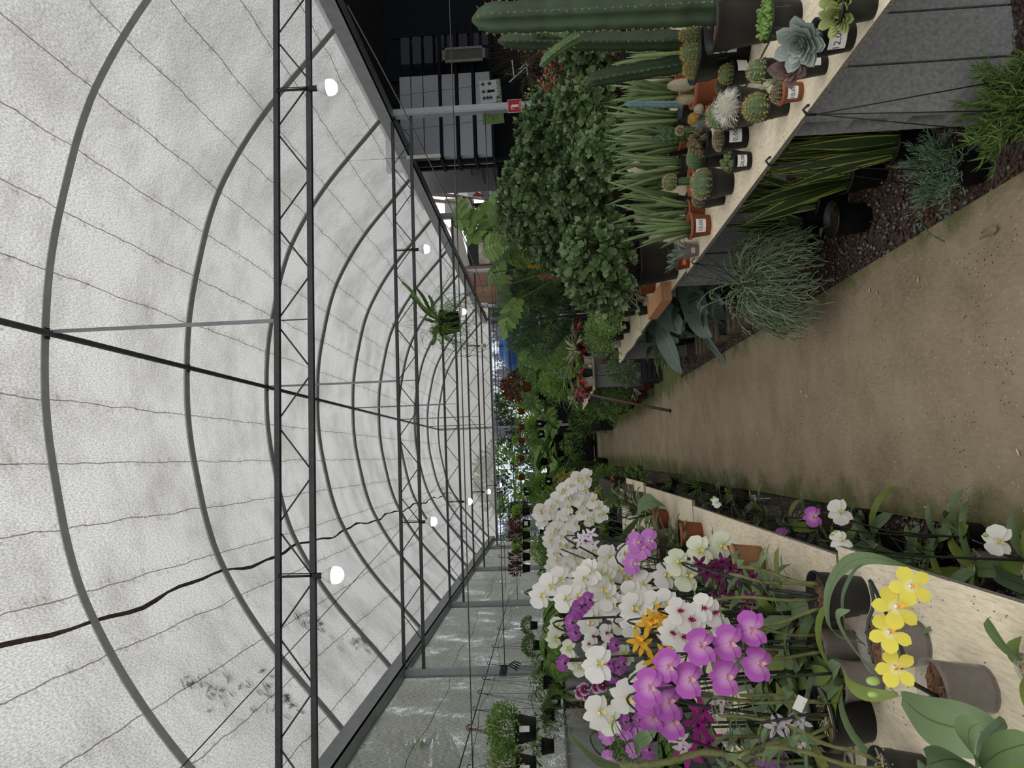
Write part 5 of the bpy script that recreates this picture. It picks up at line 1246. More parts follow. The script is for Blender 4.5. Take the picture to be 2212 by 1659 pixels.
# ------------------------------------------------------------------ orchids on the left bench
def pcd(x, y, depth): return V((0, 0, CAMZ))+ray(x, y)*depth
_placed = []
def settle(x, y, rad=.15):
    for _ in range(60):
        mv = False
        for (a, b, r_) in _placed:
            dx, dy = x-a, y-b; dd = math.hypot(dx, dy); mn = (rad+r_)/2
            if dd < mn: x += (dx/dd if dd > 1e-4 else 1)*(mn-dd+.004); y += (dy/dd if dd > 1e-4 else .3)*(mn-dd+.004); mv = True
        x = min(max(x, -1.62), -.64 if y < 5.6 else -.52)
        if not mv: break
    _placed.append((x, y, rad)); return x, y
go = 'orchids in bloom on the left bench'
def orchid(label, loc, d, h, pot='clear', soil='bark', spikes=(), nl=6, L=.22, W=.055, lm=None, seed=0, canes=0, txt=None, group=go, rise=.10, extra=()):
    """spikes: (kind, size in m or None, [(x, y, picture width of the flower)...])"""
    t = thing('potted_orchid', label, 'orchid', loc, 0, 1, group); loc = V(loc); r = rs(seed+900)
    p = ob('pot', pot_mesh(pot, d, h), t)
    if txt is not None: o = ob('price_label', label_mesh(d, h, txt), p, rot=(0, 0, face_cam(loc)))
    ob('soil', soil_mesh(soil, d, h), t); top = V((0, 0, h*.85))
    lm = lm or G_orch
    if nl:
        for k in range(nl):
            a = 2.4*k+seed; mb = MB(); dd = V((math.cos(a), math.sin(a), r.uniform(.5, 1.7)))
            mb.leaf(top+V((math.cos(a), math.sin(a), 0))*.01, dd, L*r.uniform(.75, 1.15), W*r.uniform(.85, 1.15), lm if k % 4 else G_orchy, droop=r.uniform(.7, 1.7), shape='strap', n=8, fold=.25); ob('leaf', mb, t)
    for k in range(canes):
        a = 2.4*k+seed; b = top+V((math.cos(a), math.sin(a), 0))*d*.25; e_ = b+V((math.cos(a)*.08+r.uniform(-.05, .05), math.sin(a)*.06, r.uniform(.22, .36)))
        mb = MB(); pts = [b.lerp(e_, i/8)+V((.006*math.sin(i+k), 0, 0)) for i in range(9)]; mb.tube(pts, [.005+.0015*(i % 2) for i in range(9)], mat('ribbed orchid cane', '#6a6c42', .6, 0, .3, .3, 40), 6)
        for i in (3, 5, 6, 7, 8): mb.leaf(pts[i], (r.uniform(-1, 1), r.uniform(-1, 1), .5), .1, .022, G_orch, droop=.8, n=4)
        ob('cane', mb, t)
    for si, (kind, size, fl) in enumerate(spikes):
        size = size or FD[kind]; P = []
        for (x, y, w_) in fl:
            q = pcd(x, y, size*FPX/w_*1.0); P.append(q-loc)
        if size:                                  # keep one spray at about one distance
            my = sum(p_.y for p_ in P)/len(P)
            P = [pcd(x, y, (my+loc.y)/ray(x, y).y)-loc for (x, y, w_) in fl]
        order = sorted(range(len(P)), key=lambda i: -P[i].z)
        if len(P) > 1 and abs(P[0].x-P[-1].x) > .12: order = sorted(range(len(P)), key=lambda i: P[i].x if P[0].x < P[-1].x else -P[i].x)
        Q = [P[i]+V((0, .035, .025)) for i in order]
        start = top+V((r.uniform(-.02, .02), r.uniform(-.02, .02), 0)); first = Q[0]
        mid = V((start.x*.6+first.x*.4, start.y*.6+first.y*.4, max(start.z+.1, first.z*.7)))
        path = curve([start, start.lerp(mid, .6)+V((0, 0, .04)), mid, first+V((0, .0, rise*.3))]+Q[1:], 5)
        mb = MB(); mb.tube(path, [.0052-.0026*i/len(path) for i in range(len(path))], stem_d, 6)
        for i in order: mb.tube([P[i]+V((0, .03, .02)), P[i]+V((0, .015, .0)), P[i]], .0016, stem_g, 4)
        ob('flower_stalk', mb, t)
        for i in order: add_flower(t, kind, P[i], size*r.uniform(.92, 1.06), r)
        if kind in ('white', 'green', 'magenta', 'pink', 'yellow') and si == 0:
            last = Q[-1]; b = MB(); dirn = (Q[-1]-Q[0]).normalized() if len(Q) > 1 and (Q[-1]-Q[0]).length > .01 else V((.5, 0, -.3))
            for k in range(2): b.ell(last+dirn*(.03+.025*k)-V((0, .01, .005*k)), (.009-.002*k, .009-.002*k, .013-.002*k), stem_bud, 8, 5)
            ob('bud', b, t)
    for (nm, me, sc, z) in extra: ob(nm, me, t, loc=z if isinstance(z, (tuple, list)) else (0, 0, z), sc=sc)
    return t
def Z6(pts, w_): return [(1100+x/4.424, 950+y/4.424, w_) for x, y in pts]
def Z7(pts, w_): return [(1150+x/4.608, 1300+y/4.608, w_) for x, y in pts]
def Z8(pts, w_): return [(1300+x/6.144, 1100+y/6.144, w_) for x, y in pts]
def Z9(pts, w_): return [(1500+x/5.03, 1380+y/5.03, w_) for x, y in pts]
def auto(label, spikes, d=.13, h=.12, pot='clear', back=.06, **k):
    xs_, ys_ = [], []
    for (kind, size, fl) in spikes:
        size = size or FD[kind]
        for (x, y, w_) in fl: q = pcd(x, y, size*FPX/w_); xs_.append(q.x); ys_.append(q.y)
    X, Y = settle(sum(xs_)/len(xs_), sum(ys_)/len(ys_)+back, d+.02)
    return orchid(label, (X, Y, .8), d, h, pot, spikes=spikes, **k)
def bo(label, x, y, w_, h_, pot, soil, **k):
    p = bz(x, y, .8); d = px(p, w_); h = px(p, h_); _placed.append((p.x, p.y, d)); return orchid(label, p, d, h, pot, soil, **k)

# near pots, each where it stands
bo('orchid in a black pot of bark with dark wine dendrobium blooms, beside the board step', 1862, 1286, 108, 100, 'black', 'bark', spikes=(
    ('wine', None, Z8([(1300, 720), (1480, 770), (1600, 700), (1840, 800), (1400, 850), (1550, 900)], 36)), ('wine', None, Z8([(1750, 920), (2010, 900), (1650, 1080), (1950, 1180), (1900, 1370), (1530, 1200), (1700, 790)], 36))), nl=0, canes=4, seed=1)
mb = MB()
t = bo('orchid in a clear cup of bark with long grey green leaves arching toward the path', 1990, 1388, 122, 112, 'clear', 'bark', nl=0, seed=2)
b_ = t.location.copy()
def addleaf(t, pts, wpx, m_, nrm=None, peak=.5, fold=.22):
    q = [pcd(*p) for p in pts]; mb = MB(); leafpath(mb, [p-t.location for p in q], px(q[len(q)//2], wpx), m_, nrm, peak, fold, 8); ob('leaf', mb, t)
addleaf(t, [(1868, 1390, 1.9), (1800, 1362, 1.9), (1790, 1290, 1.88), (1816, 1232, 1.85), (1862, 1206, 1.8), (1935, 1215, 1.74), (2060, 1258, 1.7)], 34, G_orch, None, .45)
addleaf(t, [(1870, 1395, 1.85), (1830, 1350, 1.82), (1822, 1290, 1.8), (1845, 1235, 1.78), (1868, 1218, 1.77)], 16, G_orchd)
addleaf(t, [(1875, 1350, 1.95), (1960, 1380, 1.85), (2010, 1358, 1.8), (2042, 1358, 1.78)], 11, G_orch)
t = bo('yellow phalaenopsis in the nearest clear pot', 2132, 1488, 132, 118, 'clear', 'bark', nl=0, seed=3, spikes=(('yellow', .07, [(1968, 1266, 82), (1936, 1312, 82), (1922, 1366, 82), (1936, 1444, 82)]),))
addleaf(t, [(1945, 1505, 1.6), (1890, 1452, 1.6), (1836, 1385, 1.6), (1812, 1330, 1.6), (1836, 1318, 1.58)], 30, G_orch)
addleaf(t, [(1948, 1508, 1.55), (2010, 1555, 1.45), (2110, 1580, 1.38), (2200, 1590, 1.36)], 118, G_orch, None, .55, .12)
addleaf(t, [(1940, 1500, 1.65), (1880, 1500, 1.7), (1840, 1480, 1.75), (1822, 1445, 1.8)], 30, G_orchy)
mb = MB()
for a_, b_ in (((1.2, .75), (1.36, .78)),):
    pass
t = thing('potted_orchid', 'clump of rounded orchid leaves nearest the camera at the lower picture corner', 'orchid', (-.80, 1.28, .8), 0, 1, go)
ob('pot', pot_mesh('clear', .12, .11), t); ob('soil', soil_mesh('bark', .12, .11), t)
for pts, w_, m_ in (([(2120, 1650, 1.25), (2095, 1610, 1.2), (2095, 1575, 1.18), (2120, 1560, 1.16)], 66, G_orch), ([(2120, 1655, 1.25), (2160, 1625, 1.2), (2212, 1608, 1.16), (2240, 1600, 1.14)], 70, G_orch), ([(2110, 1660, 1.25), (2060, 1640, 1.22), (2010, 1650, 1.2), (1985, 1668, 1.2)], 62, G_orchd), ([(2120, 1660, 1.25), (2180, 1660, 1.2), (2235, 1650, 1.16)], 60, G_orchy), ([(2110, 1660, 1.3), (2130, 1600, 1.27), (2170, 1560, 1.25), (2160, 1550, 1.24)], 30, G_orchd)):
    addleaf(t, pts, w_, m_, None, .55, .3)
t = bo('orchid seedling with an upright yellow green leaf at the right picture edge', 2260, 1440, 60, 50, 'clear', 'moss', nl=2, L=.09, W=.04, seed=4)
addleaf(t, [(2235, 1470, 1.45), (2200, 1440, 1.43), (2192, 1400, 1.42), (2206, 1375, 1.42)], 44, G_orchy)
bo('magenta phalaenopsis in a black pot with moss, its big blooms leaning over the bench', 1830, 1456, 78, 66, 'black', 'moss', nl=5, L=.26, W=.06, seed=5, spikes=(('magenta', None, Z7([(1680, 440), (1560, 780), (1350, 640), (1170, 850)], 70)), ('magenta', None, Z7([(1960, 410), (1930, 750), (2250, 620), (2190, 270)], 70))))
bo('orchid in the black pot with straggling roots and a paper tag', 1872, 1548, 132, 96, 'black', 'moss', nl=0, canes=5, seed=6, txt=None, spikes=(('lilac', None, Z9([(1000, 930), (1160, 900), (1150, 1120), (880, 960)], 44)), ('pink', .07, Z9([(800, 1180), (850, 1280), (700, 1310), (930, 1340)], 42)), ('lilac', None, Z9([(1380, 1250), (1440, 1320)], 38))))
bo('orchid in a black pot at the picture bottom with thin roots', 2000, 1682, 130, 96, 'black', 'moss', nl=0, canes=3, seed=7)
bo('greenish white phalaenopsis in a mossy clay pot by the bench edge', 1645, 1212, 86, 72, 'mossy', 'bark', nl=3, L=.16, W=.05, lm=G_grey, seed=8, spikes=(('green', None, Z6([(1700, 1300), (1610, 1170), (1820, 1060), (2030, 1010)], 58)),))
bo('white phalaenopsis with crimson lips in a wide clear cup', 1800, 1328, 118, 92, 'clear', 'bark', nl=6, L=.24, seed=9, spikes=(('whitered', .082, Z7([(1380, 300), (1490, 350), (1640, 290), (1900, 290)], 56)), ('whitered', .082, Z7([(1450, 90), (1700, 60), (1800, 110), (1560, 170)], 56))))
bo('orchid in a teal and clay double pot half hidden by strap leaves', 1792, 1482, 92, 76, 'teal', 'moss', nl=7, L=.26, W=.05, lm=G_lite, seed=10)
for (x, y, w_, h_, pk, lm_, nl, lb) in ((1515, 1152, 62, 50, 'terra', G_grey, 0, 'bare clay pot with two pale leaves'), (1443, 1122, 50, 32, 'terra', G_orch, 0, 'smaller clay pot with a broad glossy leaf'), (1474, 1188, 92, 58, 'brown', G_orch, 4, 'wide smoky brown pot beside the bare clay pot'), (1395, 1076, 34, 30, 'brown', G_orchd, 4, 'small brown pot by the bench edge before the clear cups'), (1368, 1056, 26, 24, 'clear', G_orchd, 4, 'clear cup near the far end of the orchid bench'), (1351, 1040, 26, 24, 'black', G_brn, 6, 'black pot of reddish brown leaves at the far bench end')):
    bo('orchid without blooms in a '+lb, x, y, w_, h_, pk, 'bark', nl=nl, L=.17, W=.05, lm=lm_, seed=int(x))
t_ = [o for o in bpy.data.objects if o.get('label', '').endswith('bare clay pot with two pale leaves')][0]
_late = [(t_, [(1500, 1180, 4.75), (1470, 1160, 4.7), (1452, 1138, 4.65), (1442, 1122, 4.6)], 34, G_grey), (t_, [(1500, 1190, 4.75), (1490, 1172, 4.7), (1478, 1152, 4.65)], 26, G_grey)]
t_ = [o for o in bpy.data.objects if o.get('label', '').endswith('smaller clay pot with a broad glossy leaf')][0]
_late += [(t_, [(1378, 1120, 5.6), (1385, 1095, 5.5), (1410, 1082, 5.4), (1436, 1092, 5.3)], 36, G_orch), (t_, [(1380, 1122, 5.6), (1350, 1160, 5.5), (1335, 1180, 5.45)], 34, G_orch)]
for a_ in _late: addleaf(*a_)
# flowering plants behind: placed under their blooms
W = 'white phalaenopsis '
auto(W+'with three huge blooms at the near left of the display', (('white', .108, Z7([(660, 620), (940, 950), (660, 1100)], 70)),), seed=20)
auto(W+'with greenish bloom tucked behind the huge ones', (('green', .1, Z7([(1060, 860), (1130, 740), (780, 1180)], 58)),), seed=21, back=.1)
auto('pale green phalaenopsis with a single open bloom amid violet ones', (('green', .075, Z7([(920, 530), (760, 500), (860, 600)], 40)),), seed=22)
auto(W+'arching far left with five creamy blooms and a bent stalk', (('green', .09, Z7([(250, 250), (220, 370), (360, 470), (400, 590), (470, 650)], 38)),), seed=23)
auto(W+'left of the yellow orchid sprays', (('white', None, Z7([(600, 130), (700, 60), (560, 220)], 46)),), seed=24)
auto('small white phalaenopsis with crimson centres beside the violet one', (('whitered', None, Z7([(860, 240), (740, 310), (910, 120), (600, 340), (560, 420)], 33)),), seed=25)
auto(W+'just above the golden star blooms', (('white', None, Z7([(1010, 90), (1000, 240), (1200, 60)], 58)),), seed=26)
auto('golden yellow star shaped orchid in the middle of the display', (('gold', None, Z7([(1150, 230), (1290, 130), (1200, 180), (1300, 210)], 46)), ('gold', None, Z7([(1100, 430), (1210, 580), (1330, 520), (1060, 390), (1260, 640)], 46))), seed=27, canes=3, nl=0)
auto('magenta phalaenopsis with a low double spray below the golden blooms', (('magenta', None, Z7([(1350, 1000), (1400, 1200), (1200, 1150), (1160, 960)], 66)),), seed=28)
auto('violet striped phalaenopsis at the back left, upper spray', (('violet', None, Z7([(510, 30), (450, 110), (390, 210), (420, 310), (560, -20), (470, 60)], 32)),), seed=29)
auto('violet striped phalaenopsis between the big white blooms', (('violet', None, Z7([(760, 620), (820, 430), (800, 740), (850, 660), (900, 620), (310, 610)], 30)),), seed=30)
auto('wine and white edged miniature orchid at the outer left', (('spot', None, Z7([(520, 870), (540, 930), (640, 850), (700, 830), (480, 900)], 26)),), seed=31)
auto('pink spotted orchid at the bottom left of the display', (('pink', None, Z7([(740, 1330), (930, 1290), (1000, 1480), (880, 1240), (760, 1560), (1060, 1300)], 34)),), seed=32)
auto('pale pink orchid beside the spotted one', (('violet', None, Z7([(1060, 1180), (1090, 1100), (930, 1200), (1150, 1480)], 32)),), seed=33)
auto('deep fuchsia cattleya with large frilled blooms', (('fuchsia', .1, Z7([(1700, 1080), (1650, 1230), (1550, 1500), (1760, 1400)], 60)),), seed=34, canes=4, nl=0)
auto('white and lilac dendrobium under the magenta blooms', (('lilac', None, Z7([(1480, 1380), (1500, 1470), (1880, 1000), (1380, 1290)], 42)),), seed=35, canes=3, nl=3)
auto(W+'standing lowest at the left rim of the mid group', (('white', None, Z6([(300, 1490), (480, 1330), (590, 1440), (400, 1400)], 52)),), seed=36)
auto(W+'in the mid group with four round blooms', (('white', None, Z6([(710, 1320), (780, 1260), (650, 1500), (540, 1520)], 54)),), seed=37)
auto(W+'in the mid group left of the greenish one', (('white', None, Z6([(880, 1430), (940, 1500), (1000, 1590), (760, 1560)], 54)),), seed=38)
auto('greenish white phalaenopsis in the centre of the mid group', (('green', None, Z6([(860, 1290), (930, 1340)], 54)),), seed=39)
auto(W+'with flat facing blooms beside the pink one', (('white', None, Z6([(1090, 1310), (1040, 1240), (1010, 1440)], 52)),), seed=40)
auto(W+'half turned, right above the pink blooms', (('white', None, Z6([(1110, 1090), (950, 1120), (1030, 1180)], 50)),), seed=41)
auto(W+'in front of the green leaved one with two broad blooms', (('white', None, Z6([(1280, 1370), (1490, 1300), (1180, 1480)], 54)),), seed=42)
auto(W+'with side turned blooms above the crimson lipped ones', (('white', None, Z6([(1380, 1580), (1180, 1600), (1500, 1560)], 58)),), seed=43)
auto('orchid pink phalaenopsis with a short spray over the brown pot', (('pink', .08, Z6([(1340, 960), (1270, 1040), (1210, 980), (1180, 1180)], 44)),), seed=44)
far = [([(590, 440), (690, 400), (740, 350), (650, 380), (720, 460)], 'topmost by the yellow sprays'), ([(500, 510), (560, 560), (450, 580), (520, 480)], 'second from the far end'), ([(300, 680), (320, 750), (380, 690), (400, 640), (300, 700)], 'outermost left of the far group'), ([(560, 640), (700, 600), (790, 580), (720, 500), (640, 560)], 'in the middle of the far group'),
       ([(480, 760), (620, 800), (540, 700), (430, 860)], 'in front of the middle one'), ([(850, 650), (900, 700), (770, 760), (700, 700), (860, 720)], 'nearest the path in the far group'), ([(400, 900), (500, 930), (560, 880), (480, 1000), (390, 960)], 'left side of the far group, nearer'), ([(560, 1030), (450, 1150), (540, 1190), (620, 1130), (430, 1090)], 'with a ring shaped bent stalk'), ([(700, 1080), (650, 1190), (790, 1060), (740, 1140)], 'nearest in the far group, path side'), ([(410, 1210), (500, 1260), (600, 1240), (700, 1200)], 'between the far and the mid group')]
for i, (pts, lb) in enumerate(far): auto(W+lb, (('white', None, Z6(pts, 33)),), d=.12, h=.11, seed=50+i, nl=5)
auto('lilac flushed orchid inside the far white group', (('lilac', .06, Z6([(780, 900), (720, 920), (680, 960), (800, 1000)], 30)),), seed=61)
# yellow dancing lady sprays
for i, (pts, lb) in enumerate(((Z6([(500, 340), (480, 380), (540, 320), (590, 310), (560, 370), (610, 340), (520, 370)], 10), 'yellow oncidium spray beyond the white orchids, upper one'), (Z6([(660, 480), (700, 500), (690, 530), (840, 490), (860, 540), (820, 520), (730, 470)], 10), 'yellow oncidium spray behind the white orchids, lower one'), (Z6([(820, 1180), (790, 1160), (740, 960), (830, 700), (700, 760)], 9), 'small yellow oncidium glimpsed between white stalks'))):
    Y = (6.4, 6.0, 5.2)[i]; q = [by(x, y, Y) for x, y, w_ in pts]; cx = sum(p.x for p in q)/len(q); X, YY = settle(cx, Y+.05, .13); mb = MB(); st = MB(); r = rs(70+i); loc = V((X, YY, .8))
    for p in q:
        p = p-loc; st.tube([V((0, 0, .1)), V((p.x*.5, 0, p.z*.6)), p], .0022, stem_g, 4)
        for k in range(9):
            c_ = p+rdir(r)*.035
            for a in range(4): mb.leaf(c_, rdir(r, -.5, .5), .016, .014, F_yel, n=2, shape='round')
    orchid(lb, loc, .12, .11, 'black', 'bark', nl=6, L=.25, W=.03, seed=70+i, extra=(('flower_stalk', st.mesh('s'), 1, 0), ('flowers', mb.mesh('f'), 1, 0)))
# foliage only orchids filling the bench
fil = [(-.62, 3.9), (-.9, 3.2), (-1.1, 2.8), (-1.3, 2.2), (-1.45, 2.6), (-1.0, 4.4), (-1.35, 3.6), (-.62, 5.1), (-.55, 6.6), (-.8, 7.3), (-.5, 8.3), (-1.2, 5.6), (-1.4, 6.4), (-.8, 6.0), (-1.3, 1.75), (-1.0, 1.65), (-1.5, 4.5), (-.95, 5.0), (-.6, 7.7), (-.45, 9.2)]
fl_ = ['beside the smoky brown pot', 'behind the crimson lipped blooms', 'behind the black pots', 'tall one at the picture bottom', 'in the rear corner at the picture bottom', 'below the mid white group', 'rear of the bench under the violet blooms', 'under the far white group', 'far along the path side', 'seventh metre of the bench', 'nearly at the bench end', 'rear, under the white ring stalk', 'rear, far group', 'between the far stalks', 'with long grey leaves at the picture bottom', 'with pale leaves beside the black pot at the bottom', 'rear rim of the bench', 'under the pink blooms', 'in the far row', 'last one on the orchid bench']
for i, ((x, y), lb) in enumerate(zip(fil, fl_)):
    X, Y = settle(x, y, .13); orchid('leafy orchid without blooms '+lb, (X, Y, .8), .12, .11, ['clear', 'black', 'brown', 'clear'][i % 4], 'bark', nl=7, L=.21, W=.05, lm=[G_orch, G_orchd, G_grey, G_orchd][i % 4], seed=120+i, canes=3 if i in (3, 14, 15) else 0)
for i, (x, y, lb) in enumerate(((-.7, 4.7, 'behind the smoky pot, dark leaved'), (-.85, 5.2, 'with upright leaves under the nearest far blooms'), (-.62, 5.5, 'with crowded stalks beside the clay pots'), (-1.0, 5.6, 'dark leaved, under the ring stalk'), (-.7, 5.9, 'upright leaves, between clay pots and white blooms'), (-.5, 6.1, 'near the clear cups on the path side'), (-.9, 6.5, 'under the white far blooms, middle'), (-.55, 6.9, 'behind the clear cups'), (-.75, 4.1, 'beneath the pink blooms, upright leaves'), (-1.1, 4.1, 'dark leaved in the middle of the bench'), (-.95, 3.7, 'below the greenish white blooms'), (-1.25, 3.1, 'below the golden blooms'), (-1.0, 3.0, 'behind the clear cup, upright leaves'), (-1.45, 3.2, 'rear, below the huge white blooms'))):
    X, Y = settle(x, y, .12); st = MB(); rr = rs(640+i)
    for k in range(5): st.tube([V((0, 0, .1)), V((rr.uniform(-.06, .06), rr.uniform(-.06, .06), .3)), V((rr.uniform(-.1, .1), rr.uniform(-.1, .1), .42+.1*rr.random()))], .0028, stem_d, 5)
    orchid('orchid past bloom '+lb, (X, Y, .8), .12, .11, ['clear', 'black', 'clear'][i % 3], 'bark', nl=9, L=.25, W=.055, lm=[G_orchd, G_orch, G_orchd][i % 3], seed=620+i, extra=(('flower_stalk', st.mesh('s'), 1, 0),))
# tall near foliage at the bottom-left of the display (ends of long leaves)
t = thing('potted_orchid', 'cattleya with long upright grey green leaves at the picture bottom, left of the blooms', 'orchid', (-1.42, 2.28, .8), 0, 1, go); ob('pot', pot_mesh('black', .14, .12), t); ob('soil', soil_mesh('bark', .14, .12), t)
for pts, w_ in (([(1340, 1655, 2.2), (1290, 1640, 2.15), (1250, 1600, 2.1), (1226, 1580, 2.1)], 34), ([(1370, 1650, 2.2), (1340, 1610, 2.15), (1325, 1575, 2.1), (1328, 1545, 2.1)], 22), ([(1380, 1655, 2.25), (1360, 1610, 2.2), (1335, 1570, 2.2), (1325, 1545, 2.2)], 18), ([(1375, 1630, 2.2), (1380, 1605, 2.15), (1400, 1590, 2.1), (1418, 1580, 2.1)], 30), ([(1470, 1600, 2.2), (1440, 1590, 2.2), (1425, 1600, 2.2)], 20)):
    addleaf(t, pts, w_, G_orch)
mb = MB(); p = [pcd(x, y, 2.25)-t.location for x, y in ((1780, 1640), (1600, 1648), (1420, 1650), (1330, 1655))]; mb.tube(curve([V((0, 0, .1))]+p[1:], 5), .011, mat('ribbed orchid cane', '#6a6c42'), 6); ob('cane', mb, t)
# paper tag and stray stalks
mb = MB(); c = pcd(1728, 1520, 2.1); mb.box((-.022, -.001, -.015), (.022, .0, .015), paper, Matrix.Translation(c) @ Matrix.Rotation(.5, 4, 'Y')); mb.tube([c-V((0, 0, .12)), c-V((0, 0, .01))], .0015, stem_g, 4)
tag(flat('plant_tag', mb), 'folded white paper tag standing between the black orchid pots', 'tag')

# ------------------------------------------------------------------ under the left bench
gl = 'spent orchids in pots on the ground under the left bench'
ul = [(-.52, 2.55, 'with two tall pale leaves leaning over the path'), (-.50, 2.95, 'with long strap leaves below the board step'), (-.6, 3.35, 'under the crimson flower'), (-.5, 3.8, 'with a broad leaf reaching over the concrete'), (-.62, 4.2, 'beside the crimson flower'), (-.5, 4.6, 'with drooping grey leaves'), (-.55, 5.1, 'with many dark stalks'), (-.5, 5.7, 'under the third sheet'), (-.6, 6.3, 'with a leaning label stick'), (-.5, 7.0, 'with dark narrow leaves'), (-.55, 7.8, 'among thin dark grass'), (-.8, 2.8, 'in the second row near the step'), (-.85, 3.6, 'in the second row'), (-.85, 4.6, 'in the second row farther on'), (-.48, 2.15, 'with a folded dark leaf near the camera'), (-.6, 1.85, 'with the broadest dark leaf near the camera'), (-.8, 5.6, 'in the rear by the middle pier'), (-.42, 6.6, 'at the mossy path edge')]
for i, (x, y, lb) in enumerate(ul):
    o = orchid('spent orchid '+lb, (x, y, -.025), .15, .13, ['black', 'clear', 'brown'][i % 3], 'moss', nl=6, L=.3 if i < 6 or i > 13 else .26, W=.06, lm=[G_orchd, G_orch, G_orchd][i % 3], seed=160+i, group=gl, extra=(('roots', cached(('rt', i % 3), lambda: g_rhip(170+i % 3, 16, .16, root_m, .06)), 1, .11),) if i % 2 == 0 else ())
for i, (kind, sz, x, y, w_, zb, lb) in enumerate((('magenta', .08, 1757, 1116, 40, 0, 'small spent orchid with one crimson purple bloom under the bench'), ('white', .09, 1815, 1106, 48, 0, 'small spent orchid with a white bloom beside the crimson one'), ('white', .08, 2158, 1168, 60, 0, 'spent orchid with a white bloom close to the right picture edge'), ('violet', .07, 1692, 1158, 34, 0, 'spent orchid with a dull purple bloom under the board edge'), ('white', .07, 1817, 1168, 44, 0, 'spent orchid with a side turned white bloom below the board step'), ('white', .05, 1548, 1086, 20, 0, 'spent orchid with a tiny whitish bloom farther along'))):
    q = pcd(x, y, sz*FPX/w_); orchid(lb, (q.x-.12, q.y+.08, -.025), .12, .11, 'black', 'moss', spikes=((kind, sz, [(x, y, w_)]),), nl=4, L=.2, seed=180+i, group=gl)
mb = MB(); r = rs(190)
for i in range(90):
    y = r.uniform(3.0, 7.5); x = r.uniform(-.85, -.42); mb.tube([V((x, y, .05)), V((x+r.uniform(-.1, .1), y+r.uniform(-.3, .3), .16+.1*r.random())), V((x+r.uniform(-.15, .12), y+r.uniform(-.6, .6), .12+.2*r.random()))], .0025, stem_d, 4, False)
tag(ob('dry_flower_stalks', mb), 'tangle of dark spent flower stalks lying under the left bench', 'stalks', None, 'stuff')
for i, (x, y, L_, lb) in enumerate(((-.42, 7.4, .42, 'grassy plant with thin arching blades at the mossy path edge'), (-.4, 8.2, .4, 'grassy plant farther along the mossy path edge'), (-.45, 8.9, .36, 'fine grey grass tuft under the bench end'), (-.4, 9.9, .3, 'low grey green tuft past the bench end'))):
    potted(lb, 'grass plant', (x, y, -.025 if y < 9.2 else 0), .12, .1, 'black', 'soil', (('leaves', g_strap(195+i, 30, L_, .014, [G_dark, G_mid][i % 2], 1.1, 1.6), 1, .08),), name='potted_grass', group='grassy pots at the left edge of the path')
mb = MB(); c = bz(1524, 1064, .12); mb.box((-.03, -.002, -.02), (.03, .0, .02), paper); add_text(mb, '110', .03, ink, Matrix.Translation((0, -.0035, 0)) @ Matrix.Rotation(PI/2, 4, 'X')); mb.box((-.004, 0, -.14), (.004, .003, -.02), paper)
tag(flat('price_stick', mb, loc=(-.40, 5.9, .115)), 'white plastic label stick with the number 110 at the path edge', 'label')
# ------------------------------------------------------------------ hanging pots
S_bush = cached(('hb', 0), lambda: g_bush(500, (.2, .2, .16), 900, .034, .017, [G_mid, G_conif], c=(0, 0, .1), zmin=-.6))
S_fic = cached(('hb', 1), lambda: g_bush(501, (.21, .2, .17), 1300, .026, .017, [G_mid, G_fern], c=(0, 0, .13), zmin=-.7, shell=.2))
S_yel = cached(('hb', 2), lambda: g_bush(502, (.21, .2, .17), 1200, .03, .017, [G_echy, G_lite], c=(0, 0, .13), zmin=-.8, shell=.2))
S_trl = cached(('hb', 3), lambda: g_trail(503, 34, .4, .05, G_mid, .07, 1, 14, 1.0))
S_wnd = cached(('hb', 4), lambda: g_paddle(504, 34, .15, .06, .26, G_mid, 'oval', .9, 1.0))
S_pur = cached(('hb', 5), lambda: g_bush(505, (.12, .12, .14), 170, .05, .02, G_pur, c=(0, 0, .12), stems=10))
S_grn = cached(('hb', 6), lambda: g_bush(506, (.12, .12, .12), 240, .04, .02, G_lime, c=(0, 0, .1), stems=10))
S_frn = cached(('hb', 7), lambda: g_fern(507, 24, .5, None, 1.9, 20, .07))
S_frn2 = cached(('hb', 8), lambda: g_fern(508, 22, .42, G_lite, 1.6, 18, .07))
S_brz = cached(('hb', 9), lambda: g_bush(509, (.14, .14, .13), 220, .05, .03, G_brn, c=(0, 0, .12), stems=8))
S_lef = cached(('hb', 10), lambda: g_paddle(510, 12, .16, .07, .16, G_lime, 'oval', .9, 1.5))
gh_ = 'hanging pots along the left curtain'
# a rail along the left wall
mb = MB(); mb.tube([(-2.55, 4.0, 2.62), (-2.55, 13.5, 2.62)], .007, wire_m, 5)
tag(ob('hanging_rail', mb), 'thin lengthwise wire beside the left curtain from which pots hang', 'wire')
for (x, y, dp, wpx, me, tx, lb) in ((1116, 1556, 6.0, 60, S_fic, '', 'large black hanging pot of fine leaved green shrub on the red hook'), (1118, 1634, 6.0, 58, S_yel, '', 'large black hanging pot with yellowish small leaves at the picture bottom'),):
    c = pcd(x, y, dp); d = px(c, wpx); c.y = Y0
    t = hanging(lb, c, d, d*.72, V((c.x, Y0, 2.5)), (('foliage', me, 1.0, d*.5),), group=gh_, txt=tx)
    if x == 1116:
        for ch in t.children:
            if ch.name.startswith('hanger'): ch.data = ch.data.copy(); ch.data.materials.clear(); ch.data.materials.append(mat('red brown hook', '#6e3428', .6)); ch['label'] = 'reddish brown hook and wires'
